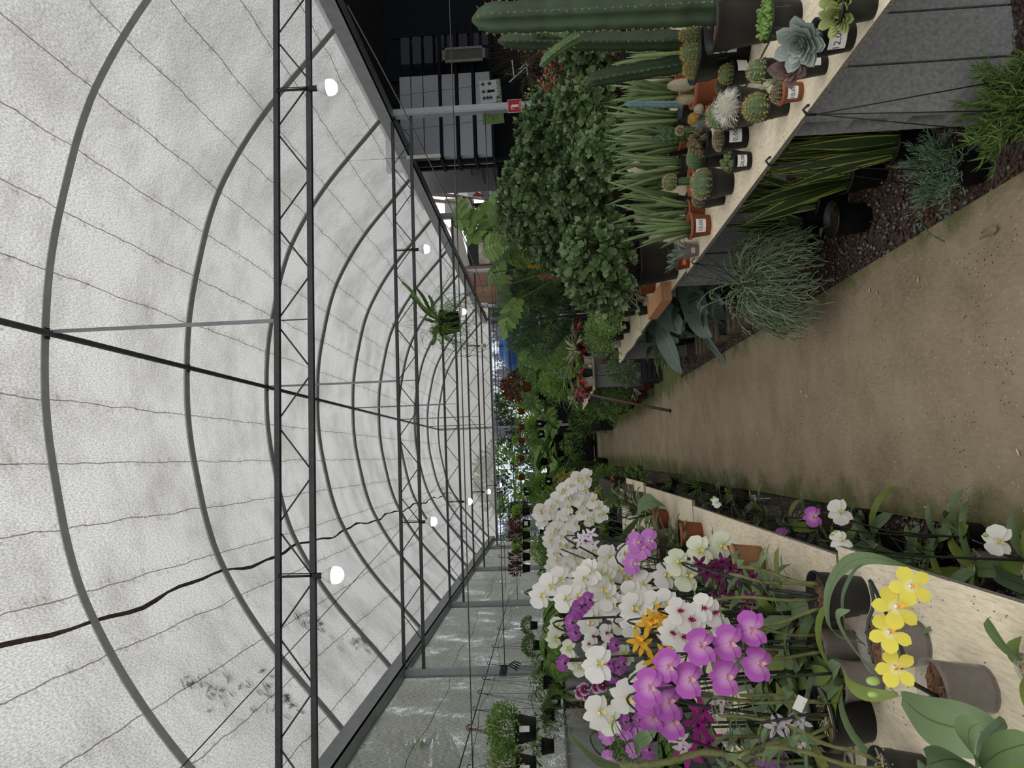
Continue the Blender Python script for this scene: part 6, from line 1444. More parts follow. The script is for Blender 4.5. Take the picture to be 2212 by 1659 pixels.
for i, (x, y, dp, wpx, me, lb) in enumerate(((1146, 1351, 10.6, 20, S_bush, 'small black hanging pot next to the fern shelf'), (1152, 1394, 9.6, 24, S_bush, 'black hanging pot second from the fern shelf'), (1170, 1440, 8.8, 26, S_wnd, 'black hanging pot in front of the knotted rope post'), (1174, 1474, 8.2, 30, S_wnd, 'black hanging pot with wandering broad leaves'), (1186, 1516, 7.7, 34, S_trl, 'black hanging pot with a white label below the rest'), (1174, 1545, 7.2, 32, S_trl, 'black hanging pot with sparse trailing leaves'), (1170, 1612, 6.7, 36, S_wnd, 'black hanging pot low beside the picture bottom'))):
    c = pcd(x, y, dp); c.x = max(c.x, -2.85); d = px(c, wpx)
    hanging(lb, c, d, d*.75, V((-2.55, c.y, 2.61)), (('foliage', me, d/.2, d*.5),), group=gh_, txt='' if i == 4 else None)
# a row of five pots on the second cross wire
gx_ = 'equal black pots hanging in a row on the second cross wire'
for i, (y, me, lb) in enumerate(((1105, S_grn, 'black pot with yellow green leaves, first of the hanging row from the middle'), (1131, S_brz, 'black pot with a white tag, second of the hanging row'), (1156, S_pur, 'black pot with burgundy leaves, third of the hanging row'), (1179, S_grn, 'black pot with lime leaves, fourth of the hanging row'), (1203, S_pur, 'black pot with dark red leaves, fifth of the hanging row'), (1228, S_pur, 'black pot with reddish sprigs, last of the hanging row'))):
    c = by(1129, y, Y0+5); hanging(lb, c, .135, .115, V((c.x, Y0+5, 2.57)), (('foliage', me, .95, .08),), group=gx_, txt='' if i == 1 else None)
gt_ = 'small brick red pots hanging on the third cross wire'
for i, (y, me, lb) in enumerate(((889, S_lef, 'first brick red hanging pot left of the bronze plant'), (923, S_lef, 'second brick red hanging pot, beside the gable post'), (952, S_grn, 'third brick red hanging pot, left of the gable post'), (1031, S_lef, 'fourth brick red hanging pot, alone before the dark net'), (990, S_grn, 'small green hanging plant between the brick red pots'))):
    c = by(1122, y, Y0+10); hanging(lb, c, .15, .12, V((c.x, Y0+10, 2.6)), (('foliage', me, 1, .08),), group=gt_, pot='brick')
c = by(1130, 836, Y0+10); hanging('larger brown hanging pot with bronze leaves under the conifer bush', c, .26, .18, V((c.x, Y0+10, 2.6)), (('foliage', S_brz, 2.2, .1),), group=gt_, pot='brick')
for i, (x, y, lb) in enumerate(((1167, 916, 'black hanging pot with a white tag under the brick red ones'), (1170, 938, 'second black hanging pot with a white tag, lower row'), (1186, 1040, 'black hanging pot in the far left foliage'), (1180, 1060, 'black hanging pot next to the far white orchids'), (1140, 1062, 'black hanging pot before the bright net'))):
    c = by(x-8, y, 17.5); t = hanging(lb, c, .22, .17, V((c.x, 17.5, 2.95)), (('foliage', [S_grn, S_fic][i % 2], 1.5, .1),), group='black pots hanging deep in the house', txt='')
mb = MB(); mb.tube([(XL, 17.5, 2.96), (XE, 17.5, 2.96)], .007, wire_m, 5); tag(ob('cross_wire', mb), 'cross wire deep in the house carrying black pots', 'wire', 'wires strung across the house')
# staghorn basket on the second truss
c = by(951, 698, Y0+5); tp_ = V((c.x, Y0+5, ZT+.03)); d = px(c, 56)
stag = MB(); r = rs(520)
for (x, y) in ((870, 612), (885, 640), (900, 625), (925, 640), (915, 690), (930, 720), (905, 660), (930, 745)):
    q = by(x, y, Y0+5)-c+V((0, 0, .03)); pth = curve([V((r.uniform(-.05, .05), 0, 0)), q*.4+V((0, r.uniform(-.1, .1), .05)), q*.75, q], 3)
    ribbon(stag, pth, [.02+.035*math.sin(PI*i/len(pth)) for i in range(len(pth))], G_mid, V((.1, -1, .1)))
    for k in range(3, len(pth)): 
        for sg in (-1, 1): stag.leaf(pth[k], ((pth[k]-pth[k-1]).normalized()*.7+V((sg*.8, r.uniform(-.5, .5), .5*sg))), .09, .035, G_mid, n=3, shape='spear')
hanging('black hanging pot of staghorn and wiry rhipsalis under the second truss', c, d, d*.72, tp_, (('fronds', stag.mesh('fronds'), 1, d*.6), ('stems', g_rhip(521, 70, .75, G_fern, .14), 1.0, d*.65)), cat='hanging plant')
mb = MB(); mb.tube([by(972, 640, 9.5), by(985, 652, 9.5)], .003, blackw, 4)
for i, (x, y, Y) in enumerate(((1007, 634, Y0+10), (1010, 768, Y0+10))):
    c = by(x, y, Y); hk = MB(); hk.tube([V((.035*math.cos(a), 0, .035*math.sin(a))) for a in [k*.5-.6 for k in range(9)]]+[V((0, 0, -.1))], .008, blackw, 6)
    for k in range(3): hk.tube([V((0, 0, -.1)), V((.25*math.cos(k*2.1), .25*math.sin(k*2.1), -.75))], .003, blackw, 4)
    o = thing('pot_hanger', ['empty black wire pot hanger left of the bulb', 'empty black wire pot hanger in front of the blue tank'][i], 'hanger', (c.x, c.y, c.z), 0); ob('hook_and_wires', hk, o)
    mb = MB(); mb.tube([V((0, 0, .03)), V((0, 0, ZB_-c.z))], .003, wire_m, 4); ob('suspension_wire', mb, o)
# ------------------------------------------------------------------ shelves of ferns
st_m = mat('dark stand timber', '#39342d', .85)
def stand(x0, x1, y0, y1, z, lb, g='dark timber stands'):
    t = thing('plant_stand', lb, 'stand', ((x0+x1)/2, (y0+y1)/2, 0), 0, 1, g); hx, hy = (x1-x0)/2, (y1-y0)/2
    mb = MB(); mb.box((-hx, -hy, z-.03), (hx, hy, z), st_m); ob('top', mb.mesh('t', False), t)
    for sx_ in (-1, 1):
        for sy in (-1, 1): mb = MB(); mb.box((sx_*(hx-.05)-.03, sy*(hy-.05)-.03, -.025), (sx_*(hx-.05)+.03, sy*(hy-.05)+.03, z-.03), st_m); ob('leg', mb.mesh('l', False), t)
stand(-2.95, -2.1, 8.6, 13.4, 1.72, 'long stand of ferns against the left wall')
stand(-2.95, -1.9, 13.6, 19.5, 1.1, 'far stand of leafy plants against the left wall')
stand(1.6, 3.0, 16.8, 20.5, 1.0, 'stand of ferns right of the path beyond the second bench')
stand(2.8, 4.6, 10.0, 15.6, 1.15, 'stand behind the conifer on the right')
stand(1.9, 4.6, 20.8, 22.2, 1.5, 'high stand at the far right'); stand(-1.9, .9, 23.2, 24.6, 1.3, 'high stand across the far end of the house'); stand(1.2, 4.2, 24.0, 25.4, 1.7, 'tall stand before the end net')
stand(-1.75, -.45, 10.2, 15.2, .75, 'low stand past the end of the orchid bench'); stand(-1.7, -.6, 15.6, 21.5, 1.1, 'stand along the left side of the far path')
FM = {'fern': ('fronds', S_frn), 'fern2': ('fronds', S_frn2), 'bush': ('foliage', cached(('fb', 0), lambda: g_bush(530, (.34, .34, .34), 620, .07, .028, [G_mid, G_fern], c=(0, 0, .32)))), 'bushd': ('foliage', cached(('fb', 1), lambda: g_bush(531, (.34, .34, .36), 560, .08, .035, [G_dark, G_mid], c=(0, 0, .34)))),
      'bushl': ('foliage', cached(('fb', 2), lambda: g_bush(532, (.32, .32, .32), 640, .06, .024, [G_lime, G_fern, G_lite], c=(0, 0, .3)))), 'paddle': ('leaves', cached(('fb', 3), lambda: g_paddle(533, 14, .34, .17, .42, [G_mid, G_mid][0], 'heart'))), 'paddled': ('leaves', cached(('fb', 4), lambda: g_paddle(534, 14, .34, .15, .4, G_dark, 'oval'))),
      'strap': ('leaves', cached(('fb', 5), lambda: g_strap(535, 60, .7, .03, G_mid, 1.5, 1.8))), 'strapv': ('leaves', cached(('fb', 6), lambda: g_strap(536, 50, .6, .035, G_var, 1.6, 1.6, 'strap'))), 'palm': ('fronds', cached(('fb', 7), lambda: g_fern(537, 16, .8, G_fern, 1.4, 22, .16, 1.6))), 'grey': ('foliage', cached(('fb', 8), lambda: g_bush(538, (.3, .3, .3), 520, .06, .02, [G_grey, G_lite], c=(0, 0, .3)))),
      'monst': ('leaves', cached(('fb', 9), lambda: g_monstera(539, [(.3*math.cos(a), .3*math.sin(a), .45+.15*math.sin(a*3)) for a in [k*.8 for k in range(8)]], L=.3)))}
NM = {'fern': 'lush arching fern', 'fern2': 'pale green fern', 'bush': 'bushy mid green plant', 'bushd': 'dark green bushy plant', 'bushl': 'lime green leafy plant', 'paddle': 'broad heart leaved plant', 'paddled': 'dark oval leaved plant', 'strap': 'long blade leaved plant', 'strapv': 'striped arching plant', 'palm': 'feathery palm like fern', 'grey': 'grey green bushy plant', 'monst': 'split leaf plant'}
r = rs(77); ORD = ['nearest', 'second', 'third', 'fourth', 'fifth', 'sixth', 'seventh', 'eighth', 'ninth', 'tenth', 'eleventh', 'twelfth']
def row(kinds, a, b, z, where, sc=1.0, pk=('black',), jitter=.08):
    a = V(a); b = V(b); n_ = len(kinds)
    for i, k in enumerate(kinds):
        p = a.lerp(b, i/max(1, n_-1)); nm, me = FM[k]; s_ = sc*r.uniform(.88, 1.12)
        potted('%s, %s %s' % (NM[k], ORD[i], where), 'plant', (p.x+r.uniform(-jitter, jitter), p.y+r.uniform(-jitter, jitter), z), .24, .2, pk[i % len(pk)], 'soil', ((nm, me, s_, .15),), name='potted_fern' if 'fern' in k or k == 'palm' else 'potted_plant', group='plants '+where, turn=r.uniform(-3, 3))
row(['fern', 'fern', 'fern2', 'fern', 'fern', 'fern2', 'fern'], (-2.4, 8.9, 0), (-2.4, 13.1, 0), 1.72, 'on the fern stand by the left wall', 1.35)
row(['bush', 'palm', 'bushl', 'fern', 'strap', 'bush', 'bushd', 'bushl'], (-2.2, 13.9, 0), (-2.3, 19.2, 0), 1.1, 'on the far left wall stand', 1.25)
row(['strap', 'bushd', 'fern', 'paddled', 'bush', 'fern2', 'strapv'], (-1.0, 10.5, 0), (-1.0, 14.9, 0), .75, 'on the low stand past the orchids', 1.05)
row(['bush', 'palm', 'bushd', 'bushl', 'fern', 'paddle', 'bush'], (-1.05, 15.9, 0), (-1.1, 21.2, 0), 1.1, 'on the stand left of the far path', 1.3)
row(['bushl', 'palm', 'bush', 'fern', 'bushd'], (1.9, 17.1, 0), (1.9, 20.2, 0), 1.0, 'on the stand right of the far path', 1.25)
row(['paddled', 'bush', 'strap', 'palm'], (2.6, 17.0, 0), (2.6, 20.2, 0), 1.0, 'in the rear of the right far stand', 1.35)
row(['bush', 'monst', 'grey', 'palm', 'bushd', 'paddle'], (3.3, 10.4, 0), (3.3, 15.2, 0), 1.15, 'on the stand behind the conifer', 1.3)
row(['fern', 'palm', 'bushl', 'fern2', 'bush'], (2.2, 21.4, 0), (4.3, 21.5, 0), 1.5, 'on the high stand at the far right', 1.4)
row(['palm', 'bushl', 'fern', 'bush', 'palm'], (-1.7, 23.8, 0), (.7, 23.8, 0), 1.3, 'on the high stand across the far end', 1.5)
row(['fern', 'bushl', 'palm', 'bush', 'fern2'], (1.5, 24.7, 0), (3.9, 24.7, 0), 1.7, 'on the tall stand before the net', 1.5)
row(['strapv', 'bush', 'fern2', 'grey', 'strap', 'palm'], (1.85, 12.4, 0), (2.0, 16.0, 0), .95, 'in the rear row of the second bench', 1.15)
row(['bush', 'bushd', 'fern', 'bush', 'strap', 'bushd', 'fern', 'bush'], (1.25, 16.9, 0), (1.15, 22.6, 0), 0, 'on the ground at the right of the far path', 1.3, ('black', 'brick'))
row(['bushd', 'strap', 'fern', 'bush', 'bushd', 'fern', 'strap'], (-.55, 10.6, 0), (-.6, 21.0, 0), 0, 'on the ground at the left of the far path', 1.0, ('black', 'brick'))
row(['palm', 'bushd', 'bush', 'fern', 'bushd'], (-1.6, 26.4, 0), (2.6, 26.2, 0), .0, 'on the ground behind the dark crates', 1.8)
mb = MB(); mb.tube([(XL, 20.0, 2.75), (XE, 20.0, 2.75)], .007, wire_m, 5); tag(ob('cross_wire', mb), 'cross wire carrying a curtain of leafy plants across the path', 'wire', 'wires strung across the house')
mb = MB(); mb.tube([(XL, 24.0, 3.0), (XE, 24.0, 3.0)], .007, wire_m, 5); tag(ob('cross_wire', mb), 'last cross wire of hanging plants before the end net', 'wire', 'wires strung across the house')
for i in range(20):
    k = ['bushl', 'fern', 'bush', 'fern2', 'palm'][i % 5]; nm, me = FM[k]; a = i % 10; yy = 20.0 if i < 10 else 24.0; x = -2.6+a*.62 if i < 10 else -2.5+a*.72
    zz = (1.75, 2.0, 1.6)[i % 3]+(.2 if i >= 10 else 0)
    hanging('%s hanging %s from the left on the %s curtain of plants' % (NM[k], ORD[a].replace('nearest', 'first'), 'nearer' if i < 10 else 'farther'), V((x, yy, zz)), .24, .18, V((x, yy, 2.75 if i < 10 else 3.0)), ((nm, me, 1.15, .13),), group='hanging plants forming a leafy curtain', nw=3)
# bananas against the bright net
for i, (x, y0_, lb) in enumerate(((-.25, 21.9, 'young banana plant with long lit leaves against the net'), (-.9, 22.6, 'second banana plant left of the first'))):
    t = thing('potted_banana', lb, 'banana plant', (x, y0_, 0), i*2, 1, 'banana plants before the net'); ob('pot', pot_mesh('black', .4, .35), t); ob('soil', soil_mesh('soil', .4, .35), t)
    mb = MB(); mb.tube([(0, 0, .25), (.02, 0, 1.0), (0, 0, 1.5)], [.07, .055, .04], stem_g, 8); ob('stem', mb, t)
    for k in range(7): mb = MB(); a = 2.4*k; mb.leaf((0, 0, 1.35+.03*k), (math.cos(a)*.7, math.sin(a)*.7, .9), 1.0, .26, G_ban, droop=1.4, shape='strap', n=9, fold=.25); ob('leaf', mb, t)
# vines and long grass in the left of the far end, orange flowered shrub at the left wall
c = by(1245, 1470, 8.6); potted('sparse shrub with orange flower sprays before the grey wall', 'shrub', (-2.75, 8.0, .0), .2, .18, 'black', 'soil', (('foliage', g_bush(550, (.16, .3, .45), 180, .09, .02, G_mid, c=(0, 0, 1.0), stems=9), 1, .1), ('flowers', g_bush(551, (.14, .25, .35), 130, .03, .012, F_org, c=(0, 0, 1.25), stems=2), 1, .1)), name='potted_shrub')
stand(-3.0, -2.3, 4.6, 7.6, .7, 'low stand against the grey wall behind the orchids')
row(['fern', 'bushd', 'fern', 'bush'], (-2.65, 4.9, 0), (-2.65, 7.3, 0), .7, 'on the low stand by the grey wall', .75)

# ------------------------------------------------------------------ blue tank
blue = mat('blue tank plastic', '#2f66b0', .4, 0, .5, .12, 4)
c = by(1110, 752, 26.3); z0 = c.z-1.0
t = thing('water_tank', 'large bright blue water tank with a domed lid behind the plants', 'tank', (c.x, 26.5, z0), 0)
mb = MB(); mb.lathe([(.62, 0), (.66, .1), (.70, .55), (.74, .95), (.78, 1.05), (.78, 1.15)], blue, 32); ob('body', mb, t)
mb = MB(); mb.lathe([(.80, 1.12), (.80, 1.2), (.7, 1.32), (.42, 1.40), (.40, 1.41), (.40, 1.5), (.3, 1.56), (.001, 1.58)], blue, 32); ob('lid', mb, t)
mb = MB(); mb.lathe([(.02, 1.5), (.08, 1.52), (.08, 1.62), (.02, 1.64)], pot_w, 12); mb.v = [v+V((.1, -.42, 0)) for v in mb.v]; ob('float_cap', mb, t)
mb = MB(); mb.box((-.75, -.75, -.06), (.75, .75, 0), st_m)
for sx_ in (-1, 1):
    for sy in (-1, 1): mb.box((sx_*.65-.06, sy*.65-.06, -z0-.02), (sx_*.65+.06, sy*.65+.06, -.06), st_m)
tag(flat('tank_platform', mb, loc=(c.x, 26.5, z0)), 'timber platform carrying the blue tank', 'platform')
mb = MB(); a = by(1102, 812, 26.2); mb.tube([V((a.x, 26.2, a.z)), V((a.x, 26.2, a.z-.5)), V((a.x+.6, 26.3, a.z-.5))], .025, mat('brown pipe', '#7b5a48', .5), 6); mb.tube([V((a.x+.6, 26.3, a.z-.5)), V((a.x+.62, 26.3, z0+.4))], .025, mat('brown pipe', '#7b5a48', .5), 6)
tag(ob('water_pipe', mb), 'thin brown pipe beside the blue tank', 'pipe')
# trees beyond the net and beyond the left curtain
tree_f = cached('treef', lambda: g_bush(560, (1.6, 1.6, 1.5), 1500, .28, .12, [G_dark, G_mid], c=(0, 0, 3.2), stems=10, zmin=-.9, nn=2, stemm=stem_b))
for i, (x, y, s_, lb) in enumerate(((-.9, 33.5, 1.15, 'dark tree beyond the end net, left'), (2.6, 36, .95, 'dark tree beyond the end net, behind the gable post'), (5.0, 34.5, .8, 'small tree beyond the end net, far right'), (-5.6, 35, 1.1, 'tree beyond the left corner'), (-7.5, 8, 1.3, 'tree outside the left curtain near the knotted post'), (-7.8, 14, 1.5, 'tree outside the left curtain, farther'), (-7.2, 3.5, 1.2, 'tree outside the left curtain, nearest'))):
    t = thing('tree', lb, 'tree', (x, y, -.03), i*1.3, s_, 'trees outside the greenhouse'); ob('crown', tree_f, t); mb = MB(); mb.tube([(0, 0, 0), (.05, 0, 1.5), (0, 0, 3.0)], [.16, .13, .08], stem_b, 8); ob('trunk', mb, t)

# ------------------------------------------------------------------ the neighbouring shed on the right
dk = mat('shed dark paint', '#1b1d20', .8, 0, .2, .2)
dkr_gaplight = mat('ribs with painted gap light', '#8b8d90', .5, .4, .4, .1)  # lighter rib colour stands in for daylight coming through the roof gaps
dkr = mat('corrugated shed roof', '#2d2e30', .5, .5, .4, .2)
mb = MB()
for i in range(112):
    y = 4.6+i*.1
    mb.bar((XE+.15, y+.027, 4.45), (XE+2.1, y+.027, 5.31), .055, .03, dkr_gaplight); mb.bar((XE+.15, y+.077, 4.43), (XE+2.1, y+.077, 5.29), .045, .03, dkr); mb.box((XE+2.1, y, 5.30), (14, y+.055, 5.33), dkr_gaplight); mb.box((XE+2.1, y+.055, 5.26), (14, y+.1, 5.29), dkr)
o = flat('ceiling_shed', mb); o['kind'] = 'structure'
mb = MB(); mb.box((by(1000, 362, 15.6).x, 15.6, 0), (14, 15.7, 5.255), dk); mb.box((13.9, 4, 0), (14, 15.6, 5.255), dk); o = flat('wall_right', mb); o['kind'] = 'structure'
mb = MB(); 
for (a, b) in (((XE+1.9, 9.8, 5.12), (13.4, 9.8, 5.12)), ((XE+1.9, 9.8, 4.5), (13.4, 9.8, 4.5))): mb.bar(a, b, .05, .05, dk)
for i in range(14):
    if i > 8: break
    x = XE+1.9+i*.6; mb.bar((x, 9.8, 4.5 if i % 2 else 5.12), (x+.6, 9.8, 5.12 if i % 2 else 4.5), .03, .03, dk)
tag(flat('shed_truss', mb), 'black lattice truss under the dark shed roof', 'truss')
# rack of white boards
wht = mat('white foam board', '#b9bcbf', .8, 0, .2, .05); gry = mat('grey roll', '#4b4e54', .8, 0, .2, .1)
RY = 14.4; x0 = by(960, 352, RY).x; x1 = by(960, 168, RY).x; zt = by(868, 250, RY).z; zb = by(1062, 250, RY).z
t = thing('storage_rack', 'dark steel rack in the shed holding white boards', 'rack', ((x0+x1)/2, RY, 0), 0)
for xx in (x0, x1, x1+1.0):
    mb = MB(); mb.box((xx-(x0+x1)/2-.04, -.05, 0), (xx-(x0+x1)/2+.04, .05, zt+.2), dk); ob('upright', mb.mesh('u', False), t)
lv = [868, 893, 920, 945, 957, 985, 990, 1020, 1026, 1062]
for k, xx in enumerate((952, 987, 1023, 1062)):
    z = by(xx, 250, RY).z; mb = MB(); mb.box((x0-(x0+x1)/2-.05, -.25, z-.06), (x1-(x0+x1)/2+1.05, .35, z), dk); ob('shelf_beam', mb.mesh('b', False), t)
for k, (a, b) in enumerate(((868, 892), (893, 918), (919, 951), (958, 986), (994, 1022), (1030, 1061))):
    za, zb_ = by(b, 250, RY).z+.0, by(a, 250, RY).z-.01
    if k >= 2: za = by((952, 987, 1023, 1062)[k-2], 250, RY).z
    mb = MB(); mb.box((x0+.05, RY-.22, za), (x1-.05, RY+.3, max(zb_, za+.02)), wht)
    tag(flat('white_board', mb), ['topmost white board of the stack on the rack', 'second white board from the top on the rack', 'third white board from the top, on the upper beam', 'white board between the upper and second beam', 'white board between the second and third beam', 'lowest white board on the rack'][k], 'board', 'white boards stored on the shed rack')
rx = lambda y, x=950: by(x, y, RY).x
for k in range(8):
    za = by(1062-k*25, 120, RY).z; hgt = .2; xa, xb = rx(140), rx(82); mb = MB(); M = Matrix.Translation(((xa+xb)/2, RY+.1, za+.1))
    mb.box((-(xb-xa)/2, -.2, -.1+.004), ((xb-xa)/2, .2, .1-.006), gry, M)
    tag(flat('grey_sack', mb), 'dark grey bale, %s from the bottom, stacked beside the white boards' % ORD[k].replace('nearest', 'first'), 'bale', 'grey bales stacked on the shed rack')
mb = MB(); xa, xb = rx(163), rx(132); za, zb_ = by(1052, 150, RY).z, by(963, 150, RY).z; yy = RY-.45
for (a, b, c_, d_) in ((xa, xa+.05, za, zb_), (xb-.05, xb, za, zb_), (xa, xb, za, za+.05), (xa, xb, zb_-.05, zb_)): mb.box((a, yy-.03, c_), (b, yy, d_), mat('worn pale frame', '#8f897c', .8))
mb.box((xa, yy-.03, 0), (xa+.04, yy, za), dk); mb.box((xb-.04, yy-.03, 0), (xb, yy, za), dk); mb.box((xa+.05, yy-.01, za+.05), (xb-.05, yy, zb_-.05), mat('grey cloth', '#5d5a55', .8))
tag(flat('open_wooden_box', mb), 'upright pale wooden box, open in front, before the rack', 'box')
# poster with pictures and the garden tech lettering
def onplane(pts, Y): return [by(x, y, Y) for x, y in pts]
pw = mat('poster white', '#c3c9c4', .7, 0, .2, .03); pg = mat('poster green', '#6f8a52', .7, 0, .2, .05); inkd = mat('poster black print', '#15181a', .7, 0, .2, .05)
Yp = 12.4; ctr = by(1062, 220, Yp); W_ = by(1060, 170, Yp).x-by(1060, 265, Yp).x; H_ = by(1040, 215, Yp).z-by(1086, 215, Yp).z
t = thing('hanging_poster', 'white and green TECH PLANT poster hanging behind the sign post', 'poster', ctr, 0); t.rotation_euler = (0, -.06, 0)
mb = MB(); mb.box((-W_/2, 0, -H_/2), (W_/2, .01, H_/2), pw); mb.box((-W_/2, -.002, -H_/2), (-W_*.02, 0, H_/2), pg); mb.box((-W_/2, -.003, -H_/2), (W_/2, 0, -H_/2+.03), pg); ob('sheet', mb.mesh('s', False), t)
T_ = lambda x, z: Matrix.Translation((x, -.006, z)) @ Matrix.Rotation(PI/2, 4, 'X')
mb = MB(); add_text(mb, 'TP', .12, inkd, T_(W_*.04, -H_*.36)); add_text(mb, 'TECH PLANT', .065, inkd, T_(W_*.28, -H_*.37))
for i, (cx, cz) in enumerate(((.42, .33), (.42, .02), (.25, .33), (.25, .1), (.1, .33), (.1, .02), (.1, .16))):
    for k in range(5):
        a = 2*PI*k/5; mb.bar((W_*cx, -.006, H_*cz), (W_*cx+.04*math.cos(a), -.006, H_*cz+.04*math.sin(a)), .003, .014, inkd)
mb.box((W_*.22, -.008, -H_*.2), (W_*.27, -.006, H_*.12), inkd)
for i, s_ in enumerate(('AQUI', 'TEMOS', 'SUCULENTAS', 'E CACTOS')): add_text(mb, s_, .05, inkd, T_(-W_*.25, H_*(.33-.17*i)))
ob('print', mb.mesh('p', False), t)
mb = MB(); mb.tube([V((-W_*.4, 0, H_/2)), V((-W_*.4, 0, 5.18-ctr.z))], .004, wire_m, 4); mb.tube([V((W_*.4, 0, H_/2)), V((W_*.4, 0, 5.18-ctr.z))], .004, wire_m, 4); ob('suspension_wire', mb, t)
# extinguisher sign on the first right post
sx0 = XE+.06; c = by(1112, 240, Y0+5-.07); s_ = px(c, 30)
red = mat('sign red', '#b01f26', .5, 0, .3, .03); sw = mat('sign white', '#e3e0d8', .5, 0, .3, .02)
t = thing('extinguisher_sign', 'square red fire extinguisher sign fixed to the right side post', 'sign', (XE+.04, Y0+5-.066, c.z), 0)
mb = MB(); mb.box((-s_/2, -.004, -s_/2), (s_/2, 0, s_/2), sw); mb.box((-s_*.47, -.006, -s_*.47), (s_*.47, -.004, s_*.47), red); ob('panel', mb.mesh('p', False), t)
mb = MB(); mb.box((-s_*.1, -.009, -s_*.28), (s_*.1, -.006, s_*.18), sw); mb.box((-s_*.05, -.009, s_*.18), (s_*.05, -.006, s_*.26), sw); mb.bar((-s_*.02, -.0075, s_*.27), (-s_*.26, -.0075, s_*.2), s_*.03, s_*.05, sw); mb.bar((-s_*.24, -.0075, s_*.22), (-s_*.24, -.0075, s_*.02), s_*.03, s_*.05, sw); add_text(mb, 'EXTINTOR', s_*.13, sw, Matrix.Translation((0, -.0075, -s_*.4)) @ Matrix.Rotation(PI/2, 4, 'X')); ob('pictogram', mb.mesh('e', False), t)
c = by(1182, 214, 9.4); mb = MB(); mb.box((-.09, -.05, -.11), (.09, .05, .11), red); mb.box((-.06, -.053, -.07), (.06, -.05, .06), sw)
mb.box((-.04, -.056, -.05), (-.02, -.053, .04), red); mb.box((.0, -.056, -.03), (.04, -.053, .0), mat('sign blue', '#2a4a9a', .5)); mb.tube([(0, 0, -c.z+.0), (0, 0, -.11)], .012, dk, 6)
tag(flat('red_box', mb, loc=c), 'small red and white box on a thin stake among the flowers', 'box')
# tools, glass and clutter in the dark
mb = MB(); c = by(1120, 110, 12.5); r = rs(580)
for i in range(120): mb.tube([c+V((r.uniform(-.1, .1), 0, -.5)), c+V((r.uniform(-.6, .6), r.uniform(-.2, .2), r.uniform(0, .55)))], .004, stem_b, 3, False)
mb.tube([c+V((0, 0, -.5)), V((c.x, c.y, 0))], .04, stem_b, 6)
tag(ob('dry_bundle', mb), 'bundle of dry brown twigs standing in the dark shed', 'twigs')
for i, (x, y) in enumerate(((1110, 165), (1100, 178), (1140, 165), (1122, 150))):
    c = by(x, y, 11.8); mb = MB(); mb.bar((0, 0, 0), (.3, 0, -.35 if i % 2 else .02), .02, .02, mat('dull aluminium', '#8f9498', .4, .6)); mb.tube([(.15, 0, -.1), (.15, .0, -c.z)], .012, dk, 5)
    tag(flat('light_batten', mb, loc=c), 'thin pale rod in the dark shed, %s of four' % ['uppermost', 'next to uppermost', 'third', 'lowest'][i], 'rod', 'thin rods glinting in the shed')
# white tube lamp unlit hung on the right
c = by(915, 338, 11.8); mb = MB(); mb.box((-.02, -.03, -.3), (.02, .03, .3), pot_w); mb.tube([(0, 0, .3), (0, 0, 5.18-c.z)], .004, wire_m, 4)
tag(flat('tube_lamp', mb, loc=c), 'thin white tube fitting hanging before the white boards', 'lamp')
# clutter between the second and fourth posts: mesh panel, banner, timber, brick, wall
br = mat('rust red steel bar', '#5c3a30', .7); 
t = thing('mesh_screen', 'grey wire mesh screen with red brown bars beside the rack', 'screen', (by(960, 392, 16.2).x+.1, 16.2, 0), .25)
t2 = NT('fine wire mesh'); wv = t2.n('TexBrick'); t2.l(t2.coord('Object', (9, 9, 22)), wv.inputs[0]); wv.inputs['Color1'].default_value = (.12, .12, .12, 1); wv.inputs['Color2'].default_value = (.09, .09, .1, 1); wv.inputs['Mortar'].default_value = (.25, .25, .25, 1)
msh = t2.out(t2.pbsdf(wv.outputs[0], .8))
z0, z1 = by(1075, 392, 16.2).z, by(893, 392, 16.2).z
mb = MB(); mb.box((-.45, 0, 0), (.45, .02, z1), msh); ob('mesh_panel', mb.mesh('m', False), t)
for k in range(4): mb = MB(); xx = -.4+.25*k; mb.bar((xx-.1, -.03, z0+.3*k), (xx+.55, -.03, z0+.3*k+.1), .03, .03, br); ob('bar', mb.mesh('b', False), t)
mb = MB(); Yb = 16.9
pts = [((895, 384), (905, 398)), ((950, 390), (960, 405)), ((988, 398), (990, 420)), ((1010, 396), (1010, 424)), ((1035, 396), (1040, 428)), ((1060, 410), (1070, 434)), ((1085, 425), (1092, 438))]
fab = mat('white banner cloth', '#c9ccce', .85, 0, .2, .05); k0 = 0
for i, (a, b) in enumerate(pts): mb.v += [by(a[0], a[1], Yb+.15*math.sin(i)), by(b[0], b[1], Yb+.15*math.sin(i+1))]
for i in range(len(pts)-1): mb.face([2*i, 2*i+1, 2*i+3, 2*i+2], [fab, mat('banner green print', '#37503c', .85), fab, fab, fab, fab][i])
k = len(mb.v); mb.v += [by(1030, 414, Yb-.2), by(1048, 426, Yb-.2), by(1020, 424, Yb-.2)]; mb.face([k, k+1, k+2], mat('banner red print', '#a8424a', .8))
for (x, y, dx) in ((1068, 424, 5), (1078, 430, 6), (1072, 433, 4)): k = len(mb.v); mb.v += [by(x-dx, y, Yb-.22), by(x, y-2, Yb-.22), by(x+dx, y, Yb-.22), by(x, y+3, Yb-.22)]; mb.face([k, k+1, k+2, k+3], F_org)
o = flat('cloth_banner', mb); sm = o.modifiers.new('thickness', 'SOLIDIFY'); sm.thickness = .01
tag(o, 'crumpled white cloth banner with green and red print hanging in the gap', 'banner')
sl = MB(); 
for (xa, ya, xb, yb) in ((888, 398, 1100, 402), (885, 416, 1095, 432), (905, 430, 1000, 440)): sl.bar(by(xa, ya, 17.4), by(xb, yb, 17.4), .05, .12, palm)
